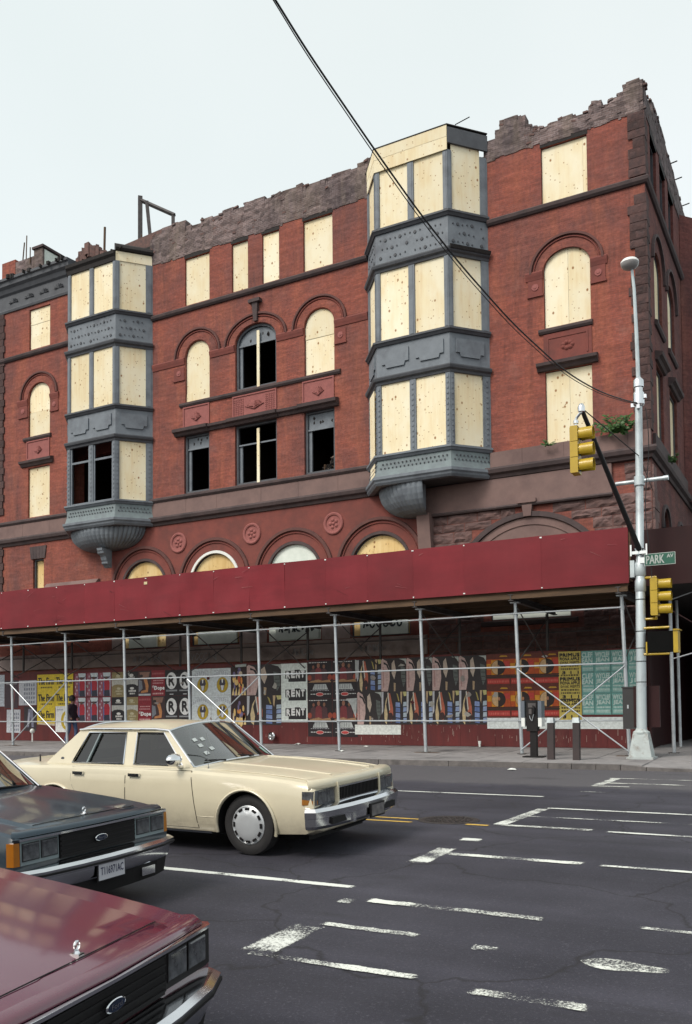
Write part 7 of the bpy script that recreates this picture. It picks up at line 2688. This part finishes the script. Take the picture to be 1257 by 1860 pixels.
    if kind == 'caprice':
        def onws(u, v, lift=0.004):
            i, j = u * 10, v * 5
            i0, j0 = int(i), int(j)
            a = Vector(wv[j0 * 11 + i0]).lerp(Vector(wv[j0 * 11 + i0 + 1]), i - i0)
            b = Vector(wv[(j0 + 1) * 11 + i0]).lerp(Vector(wv[(j0 + 1) * 11 + i0 + 1]), i - i0)
            return a.lerp(b, j - j0) + Vector((lift * 1.5, 0, lift))
        for (u, v) in ((0.16, 0.62), (0.24, 0.60), (0.17, 0.46), (0.25, 0.34), (0.17, 0.26)):
            m = MB()
            pts = [onws(u + a, v + b) for a, b in ((-0.02, -0.045), (0.024, -0.035), (0.02, 0.045), (-0.022, 0.035))]
            m.add([tuple(p) for p in pts], [(0, 1, 2, 3)])
            m.build('sticker', fl((0.42, 0.46, 0.46)), ws, fixn=False)
        m = MB()
        pts = [onws(u, v) for u, v in ((0.9, 0.06), (0.965, 0.06), (0.955, 0.24), (0.885, 0.24))]
        m.add([tuple(p) for p in pts], [(0, 1, 2, 3)])
        m.build('sticker', fl((0.35, 0.5, 0.45)), ws, fixn=False)
        m = MB()
        m.tube([(-0.62, -0.78, 0.93), (-0.64, -0.78, 1.34)], 0.004, 4)
        m.tube([(-0.62, -0.78, 0.91), (-0.62, -0.78, 0.94)], 0.012, 6)
        m.build('aerial', 'chrome', C)
    else:
        m = MB()
        m.add([(-0.86, 0.62, 0.985), (-0.85, 0.50, 0.995), (-0.95, 0.49, 1.085), (-0.96, 0.60, 1.075)], [(0, 1, 2, 3)])
        m.build('sticker', fl((0.4, 0.55, 0.45)), ws, fixn=False)
    # mirror
    for s_ in ((-1,) if not ford else ()):
        m = MB()
        m.tube([(-0.95, s_ * 0.85, 0.94), (-0.93, s_ * 0.93, 0.95), (-0.93, s_ * 0.97, 0.99)], 0.022, 7)
        m.build('mirror_stalk', 'chrome', C, smooth=50)
        m = MB()
        m.lathe([(0.0, 0.06), (0.05, 0.055), (0.085, 0.02), (0.092, -0.03), (0.08, -0.045), (0.0, -0.045)], (0, 0, 0), 'x', 14)
        m.v = [(-0.94 + p[0], s_ * 0.985 + p[1] * 1.25, 1.035 + p[2] * 0.8) for p in m.v]
        m.build('wing_mirror', 'chrome', C, smooth=50)
    # interior
    m = MB()
    m.box((-1.15, -0.70, 0.55), (-0.85, 0.70, 0.93))
    m.build('dashboard', 'blackplastic', C)
    for x0, nm in ((-1.85, 'front_seat'), (-2.75, 'rear_seat')):
        m = MB()
        m.hexa([(x0 - 0.12, -0.66, 0.45), (x0 + 0.06, -0.66, 0.45), (x0 + 0.06, 0.66, 0.45), (x0 - 0.12, 0.66, 0.45)], [(x0 - 0.22, -0.64, 1.06), (x0 - 0.10, -0.64, 1.06), (x0 - 0.10, 0.64, 1.06), (x0 - 0.22, 0.64, 1.06)])
        m.box((x0, -0.66, 0.35), (x0 + 0.5, 0.66, 0.52))
        for s_ in (-0.38, 0.38):
            m.box((x0 - 0.21, s_ - 0.13, 1.065), (x0 - 0.12, s_ + 0.13, 1.2))
        m.build(nm, 'cloth_in', C)
    m = MB()
    m.lathe([(0.185, 0.0), (0.195, 0.012), (0.205, 0.0), (0.195, -0.012), (0.185, 0.0)], (0, 0, 0), 'x', 20)
    m.box((-0.01, -0.19, -0.015), (0.01, 0.19, 0.015))
    m.v = [(-1.27 + p[0] - p[2] * 0.35, 0.36 + p[1], 0.97 + p[2]) for p in m.v]
    m.build('steering_wheel', 'blackplastic', C, smooth=50)
    # ---- wheels
    for wx in (0.0, -WB):
        for s_ in (-1, 1):
            m = MB()
            yo = s_ * 0.885
            prof = [(0.20, -0.16), (0.29, -0.17), (0.325, -0.15), (0.335, -0.10), (0.335, -0.03), (0.325, 0.0), (0.29, 0.015), (0.235, 0.012), (0.20, -0.01)]
            m.lathe([(r_, s_ * h_) for r_, h_ in prof], (wx, yo, RR), 'y', 36)
            wh = m.build('wheel', 'rubber', C, smooth=40)
            m = MB()
            m.lathe([(0.212, -0.015), (0.215, 0.006), (0.203, 0.014), (0.196, 0.006), (0.17, 0.022), (0.10, 0.034), (0.0, 0.038)] if s_ > 0 else [(0.212, 0.015), (0.215, -0.006), (0.203, -0.014), (0.196, -0.006), (0.17, -0.022), (0.10, -0.034), (0.0, -0.038)], (wx, yo, RR), 'y', 36)
            m.build('hubcap', 'hubcap', wh, smooth=35)
            m = MB()
            for i in range(12):
                a = 2 * PI * i / 12
                c, d = math.cos(a), math.sin(a)
                m.obox((wx + 0.178 * c, yo + s_ * 0.021, RR + 0.178 * d), (c, 0, d), (0, 1, 0), (-d, 0, c), (-0.013, -0.006, -0.026), (0.013, 0.006, 0.026))
            m.build('hubcap_slot', 'blackplastic', wh)
    m = MB()
    m.box((-WB - 0.5, -0.6, 0.16), (0.6, 0.6, 0.30))
    m.box((-3.9, -0.4, 0.2), (-3.4, 0.4, 0.32))
    m.build('underbody', 'blackplastic', C)
    # ---- bumpers
    def bumper(path, prof, nm):
        m = MB()
        m.sweep(path, prof)
        return m.build(nm, 'chrome', C, smooth=25)
    fx = 0.93 if not ford else 0.95
    hw = 0.945 if not ford else 0.965
    fpath = [(0.46, -hw), (0.78, -hw), (0.87, -hw + 0.035), (fx - 0.01, -0.72), (fx + 0.03, -0.35), (fx + 0.04, 0), (fx + 0.03, 0.35), (fx - 0.01, 0.72), (0.87, hw - 0.035), (0.78, hw), (0.46, hw)]
    if not ford:
        prof = [(-0.10, 0.335), (0.0, 0.335), (0.03, 0.37), (0.035, 0.45), (0.045, 0.455), (0.05, 0.52), (0.02, 0.555), (-0.06, 0.585), (-0.10, 0.585)]
    else:
        prof = [(-0.10, 0.36), (0.0, 0.36), (0.02, 0.40), (0.025, 0.47), (0.06, 0.485), (0.065, 0.535), (0.03, 0.56), (-0.08, 0.575), (-0.10, 0.575)]
    fb = bumper(fpath[1:-1] if not ford else fpath, prof, 'front_bumper')
    rx = -4.33
    bumper([(-3.95, hw), (-4.22, hw), (-4.36, hw - 0.06), (-4.40, 0), (-4.36, -hw + 0.06), (-4.22, -hw), (-3.95, -hw)], [(-0.1, 0.38), (0.0, 0.38), (0.04, 0.42), (0.04, 0.55), (0.0, 0.6), (-0.1, 0.6)], 'rear_bumper')
    if ford:
        m = MB()
        m.sweep(fpath, [(0.062, 0.492), (0.072, 0.495), (0.072, 0.512), (0.062, 0.515)])
        m.build('rubbing_strip', 'blackplastic', fb)
        m = MB()
        m.sweep(fpath[2:-2], [(-0.14, 0.20), (-0.04, 0.20), (-0.01, 0.355), (-0.14, 0.355)])
        m.build('front_valance', 'blackplastic', fb)
        for s_ in (-1, 1):
            m = MB()
            m.box((fx - 0.05, s_ * 0.55 - 0.09, 0.25), (fx + 0.02, s_ * 0.55 + 0.09, 0.33))
            m.build('valance_vent', 'chrome', fb)
    else:
        for a, b in ((-0.72, -0.36), (0.36, 0.72)):
            m = MB()
            m.box((fx + 0.005, a, 0.375), (fx + 0.052, b, 0.445))
            m.build('bumper_slot', 'blackplastic', fb)
        for s_ in (-1, 1):
            m = MB()
            m.box((fx + 0.0, s_ * 0.30 - 0.035, 0.34), (fx + 0.075, s_ * 0.30 + 0.035, 0.50))
            m.build('bumper_guard', 'chrome', fb)
        m = MB()
        m.sweep(fpath[4:-4], [(-0.25, 0.24), (-0.18, 0.24), (-0.10, 0.335), (-0.25, 0.335)])
        m.build('front_valance', 'blackplastic', fb)
    # ---- face
    if not ford:
        m = MB()
        m.box((0.80, -0.47, 0.585), (0.885, 0.47, 0.735))
        gr = m.build('grille', 'blackplastic', C)
        for i in range(29):
            y = -0.455 + i * 0.0325
            b_ = MB()
            b_.box((0.886, y - 0.005, 0.592), (0.899, y + 0.005, 0.728))
            b_.build('grille_bar', 'black', gr)
        for z in (0.588, 0.735):
            b_ = MB()
            b_.box((0.884, -0.475, z - 0.008), (0.905, 0.475, z + 0.008))
            b_.build('grille_frame', 'chrome', gr)
        for y in (-0.475, 0.475):
            b_ = MB()
            b_.box((0.84, y - 0.012, 0.57), (0.915, y + 0.012, 0.79))
            b_.build('grille_post', paint, gr)
        # rounded header over the grille
        b_ = MB()
        b_.sweep([(0.80, -0.91), (0.855, -0.86), (0.885, -0.5), (0.90, 0), (0.885, 0.5), (0.855, 0.86), (0.80, 0.91)], [(-0.12, 0.742), (0.0, 0.742), (0.012, 0.756), (0.008, 0.80), (-0.008, 0.832), (-0.04, 0.846), (-0.12, 0.850)])
        b_.build('header_panel', paint, C, smooth=50)
        zl0, zl1 = 0.592, 0.732
        for s_ in (-1, 1):
            m = MB()
            y0, y1 = sorted((s_ * 0.49, s_ * 0.885))
            m.box((0.80, y0, zl0 - 0.01), (0.872, y1, zl1 + 0.006))
            hl = m.build('headlamp', 'grey_dark', C)
            for (a, b) in ((0.505, 0.665), (0.675, 0.835)):
                q = MB()
                ya, yb = sorted((s_ * a, s_ * b))
                q.hexa([(0.873, ya, zl0), (0.885, ya + .01, zl0 + .008), (0.885, yb - .01, zl0 + .008), (0.873, yb, zl0)], [(0.873, ya, zl1), (0.885, ya + .01, zl1 - .008), (0.885, yb - .01, zl1 - .008), (0.873, yb, zl1)])
                q.build('lamp_lens', 'lampglass', hl)
            q = MB()
            ya, yb = sorted((s_ * 0.845, s_ * 0.945))
            q.hexa([(0.72, s_ * 0.90, zl0), (0.875, s_ * 0.845, zl0), (0.86, s_ * 0.915, zl0), (0.74, s_ * 0.945, zl0)], [(0.72, s_ * 0.90, zl0 + 0.045), (0.875, s_ * 0.845, zl0 + 0.045), (0.86, s_ * 0.915, zl0 + 0.045), (0.74, s_ * 0.943, zl0 + 0.06)])
            q.build('turn_signal', fl((0.30, 0.12, 0.02), 0.3), hl)
            q = MB()
            q.hexa([(0.72, s_ * 0.90, zl0 + 0.046), (0.875, s_ * 0.845, zl0 + 0.046), (0.86, s_ * 0.915, zl0 + 0.046), (0.74, s_ * 0.943, zl0 + 0.061)], [(0.72, s_ * 0.90, zl1), (0.87, s_ * 0.845, zl1), (0.855, s_ * 0.91, zl1), (0.74, s_ * 0.938, zl1)])
            q.build('side_lamp', 'lampglass', hl)
        m = MB()
        m.box((1.012, 0.03, 0.33), (1.03, 0.36, 0.49))
        pl = m.build('number_plate', 'black', C)
        m = MB()
        m.box((1.031, 0.05, 0.35), (1.034, 0.34, 0.47))
        m.build('plate_face', mk('dirty plate', (0.05, 0.045, 0.05), (0.16, 0.15, 0.15), rough=0.4, vs=14), pl)
        m = MB()
        m.lathe([(0.03, 0.0), (0.028, 0.006), (0.0, 0.008)], (0, 0, 0), 'x', 10)
        m.v = [(-3.02, -0.79 - p[0], 1.0 + p[2]) if False else (p[1] - 2.98, -(gy(1.0) + p[0]), 0.99 + p[2] * 0.8) for p in m.v]
        m.build('roof_badge', 'grey_dark', C)
        # cowl vent and decklid aerial
        m = MB()
        m.tube([(-3.45, -0.72, 0.94), (-3.45, -0.72, 1.03)], 0.012, 5)
        m.build('aerial_stub', 'steel_dark', C)
    else:
        m = MB()
        m.box((0.80, -0.46, 0.585), (0.885, 0.46, 0.80))
        gr = m.build('grille', 'blackplastic', C)
        for i in range(5):
            z = 0.61 + i * 0.043
            b_ = MB()
            b_.box((0.886, -0.455, z - 0.005), (0.896, 0.455, z + 0.005))
            b_.build('grille_bar', 'blackplastic', gr)
        b_ = MB()
        b_.sweep([(0.85, -0.94), (0.885, -0.90), (0.905, -0.48), (0.912, 0), (0.905, 0.48), (0.885, 0.90), (0.85, 0.94)], [(-0.03, 0.806), (0.008, 0.806), (0.010, 0.824), (-0.03, 0.83)])
        b_.build('header_strip', 'chrome_bright', C)
        # crowned leading edge of the bonnet
        b_ = MB()
        b_.sweep([(0.79, -0.90), (0.84, -0.85), (0.86, -0.48), (0.875, 0), (0.86, 0.48), (0.84, 0.85), (0.79, 0.90)], [(-0.08, 0.832), (0.03, 0.832), (0.028, 0.85), (0.0, 0.872), (-0.08, 0.876)])
        b_.build('bonnet_lip', paint, C, smooth=50)
        q = MB()
        q.lathe([(0.0, 0.0), (0.046, 0.0), (0.05, 0.008), (0.044, 0.012), (0.0, 0.010)], (0, 0, 0), 'x', 24)
        q.v = [(0.906 + p[0], p[1] * 1.55, 0.70 + p[2] * 0.62) for p in q.v]
        ov = q.build('oval_badge', 'chrome', C, smooth=30)
        q = MB()
        q.lathe([(0.0, 0.0125), (0.042, 0.0125)], (0, 0, 0), 'x', 24)
        q.v = [(0.9062 + p[0], p[1] * 1.55, 0.70 + p[2] * 0.62) for p in q.v]
        q.build('badge_field', fl((0.012, 0.02, 0.045), 0.25), ov, fixn=False)
        q = MB()
        lettering(q, 'Ford', lambda x, z, d: (0.9205 + d, x, z), -0.04, 0.04, 0.688, 0.712)
        q.build('lettering', 'chrome', ov, fixn=False)
        for s_ in (-1, 1):
            m = MB()
            y0, y1 = sorted((s_ * 0.475, s_ * 0.885))
            m.box((0.80, y0, 0.60), (0.878, y1, 0.80))
            hl = m.build('headlamp', 'grey_pale' if not dark else 'black', C)
            for (a, b) in ((0.495, 0.665), (0.695, 0.865)):
                q = MB()
                ya, yb = sorted((s_ * a, s_ * b))
                q.box((0.8785, ya - .006, 0.632), (0.884, yb + .006, 0.785))
                q.build('lamp_bezel', 'black', hl)
                q = MB()
                q.hexa([(0.8845, ya, 0.638), (0.894, ya + .01, 0.646), (0.894, yb - .01, 0.646), (0.8845, yb, 0.638)], [(0.8845, ya, 0.779), (0.894, ya + .01, 0.771), (0.894, yb - .01, 0.771), (0.8845, yb, 0.779)])
                q.build('lamp_lens', 'lampglass', hl)
            q = MB()
            q.hexa([(0.80, s_ * 0.93, 0.60), (0.875, s_ * 0.89, 0.60), (0.865, s_ * 0.945, 0.60), (0.80, s_ * 0.965, 0.60)], [(0.80, s_ * 0.93, 0.795), (0.875, s_ * 0.89, 0.795), (0.865, s_ * 0.942, 0.795), (0.80, s_ * 0.963, 0.795)])
            q.build('turn_signal', 'amber' if not dark else 'blackplastic', hl)
        # hood ornament
        q = MB()
        q.box((0.675, -0.02, 0.88 + wedge * 0.1), (0.725, 0.02, 0.90 + wedge * 0.1))
        q.lathe([(0.028, 0.0), (0.036, 0.005), (0.036, 0.012), (0.028, 0.016)], (0, 0, 0), 'x', 14)
        n0 = len(q.v) - 14 * 4
        q.v = q.v[:n0] + [(0.69 + p[0], p[1] * 0.6, 0.935 + wedge * 0.1 + p[2] * 0.7) for p in q.v[n0:]]
        q.tube([(0.70, 0, 0.90), (0.697, 0, 0.925)], [0.02, 0.01], 6)
        q.build('hood_ornament', 'chrome', C, smooth=40)
        # shut line across the nose, just behind the lip
        q = MB()
        q.tube([(0.725, -0.62, 0.886 + wedge * .08), (0.735, -0.3, 0.891 + wedge * .08), (0.74, 0, 0.892 + wedge * .08), (0.735, 0.3, 0.891 + wedge * .08), (0.725, 0.62, 0.886 + wedge * .08)], 0.0035, 4)
        q.build('nose_shut_line', 'blackplastic', C)
        m = MB()
        m.box((fx + 0.075, -0.16, 0.34), (fx + 0.085, 0.16, 0.50))
        pl = m.build('number_plate', mk('plate white', (0.46, 0.46, 0.50), (0.36, 0.36, 0.40), rough=0.4) , C)
        if not dark:
            m = MB()
            lettering(m, 'T116971AC', lambda x, z, d: (fx + 0.0865 + d, x, z), -0.14, 0.14, 0.385, 0.455, 0.001)
            m.build('lettering', fl((0.03, 0.03, 0.08)), pl, fixn=False)
            m = MB()
            m.box((fx + 0.07, -0.175, 0.325), (fx + 0.0745, 0.175, 0.515))
            m.build('plate_frame', 'blackplastic', pl)
    if wedge:
        for ch in list(C.children):
            if ch.name.split('.')[0] in ('window_frame', 'roof', 'drip_rail', 'windscreen', 'rear_window', 'belt_trim', 'wiper', 'dashboard', 'steering_wheel', 'front_seat', 'rear_seat'):
                ch.location.z += wedge
    if not ford:
        for s_ in (-1, 1):
            q = MB()
            q.tube([(-0.66, s_ * 0.45, 0.962), (-0.3, s_ * 0.447, 0.946), (0.2, s_ * 0.445, 0.918), (0.55, s_ * 0.442, 0.890), (0.80, s_ * 0.44, 0.866)], 0.007, 5)
            q.build('bonnet_crease', paint, C, smooth=60)
            q = MB()
            q.tube([(-0.74, s_ * 0.80, 0.926), (-0.3, s_ * 0.80, 0.914), (0.2, s_ * 0.795, 0.889), (0.55, s_ * 0.79, 0.862), (0.80, s_ * 0.785, 0.83)], 0.005, 5)
            q.build('wing_crease', paint, C, smooth=60)
    # tail lamps
    for s_ in (-1, 1):
        m = MB()
        y0, y1 = sorted((s_ * 0.45, s_ * 0.88))
        m.box((-4.345, y0, 0.63), (-4.30, y1, 0.78))
        m.build('tail_lamp', fl((0.3, 0.02, 0.02), 0.2), C)
    return C

def put(car, x, y, deg, s, nose=0.0):
    """stand the car on the sloping road"""
    sl = math.atan(0.04)
    car.location = (x, y, gz(y))
    car.rotation_euler = (Matrix.Rotation(sl, 3, 'X') @ Matrix.Rotation(R(deg), 3, 'Z') @ Matrix.Rotation(R(nose), 3, 'Y')).to_euler()
    car.scale = (s, s, s)

beige = car_paint('cream car paint', (0.575, 0.52, 0.385), 0.36, 0.5)
navy = car_paint('dark blue green car paint', (0.010, 0.026, 0.042), 0.3, 0.6, 0.3)
wine = car_paint('wine red car paint', (0.095, 0.009, 0.036), 0.25, 1.0)
put(make_car('caprice', beige, 'cream four door sedan with silver hubcaps crossing the middle of the road'), -5.80, 9.20, -1.2, 1.03)
put(make_car('ford', navy, 'dark blue sedan with chrome bumper and white number plate between the other two cars', False, 0.085), -6.43, 5.77, -1.0, 0.94)
put(make_car('ford', wine, 'wine red sedan nose with hood ornament in the bottom left corner', True, 0.14), -3.53, 2.745, 8.3, 0.92, 1.5)
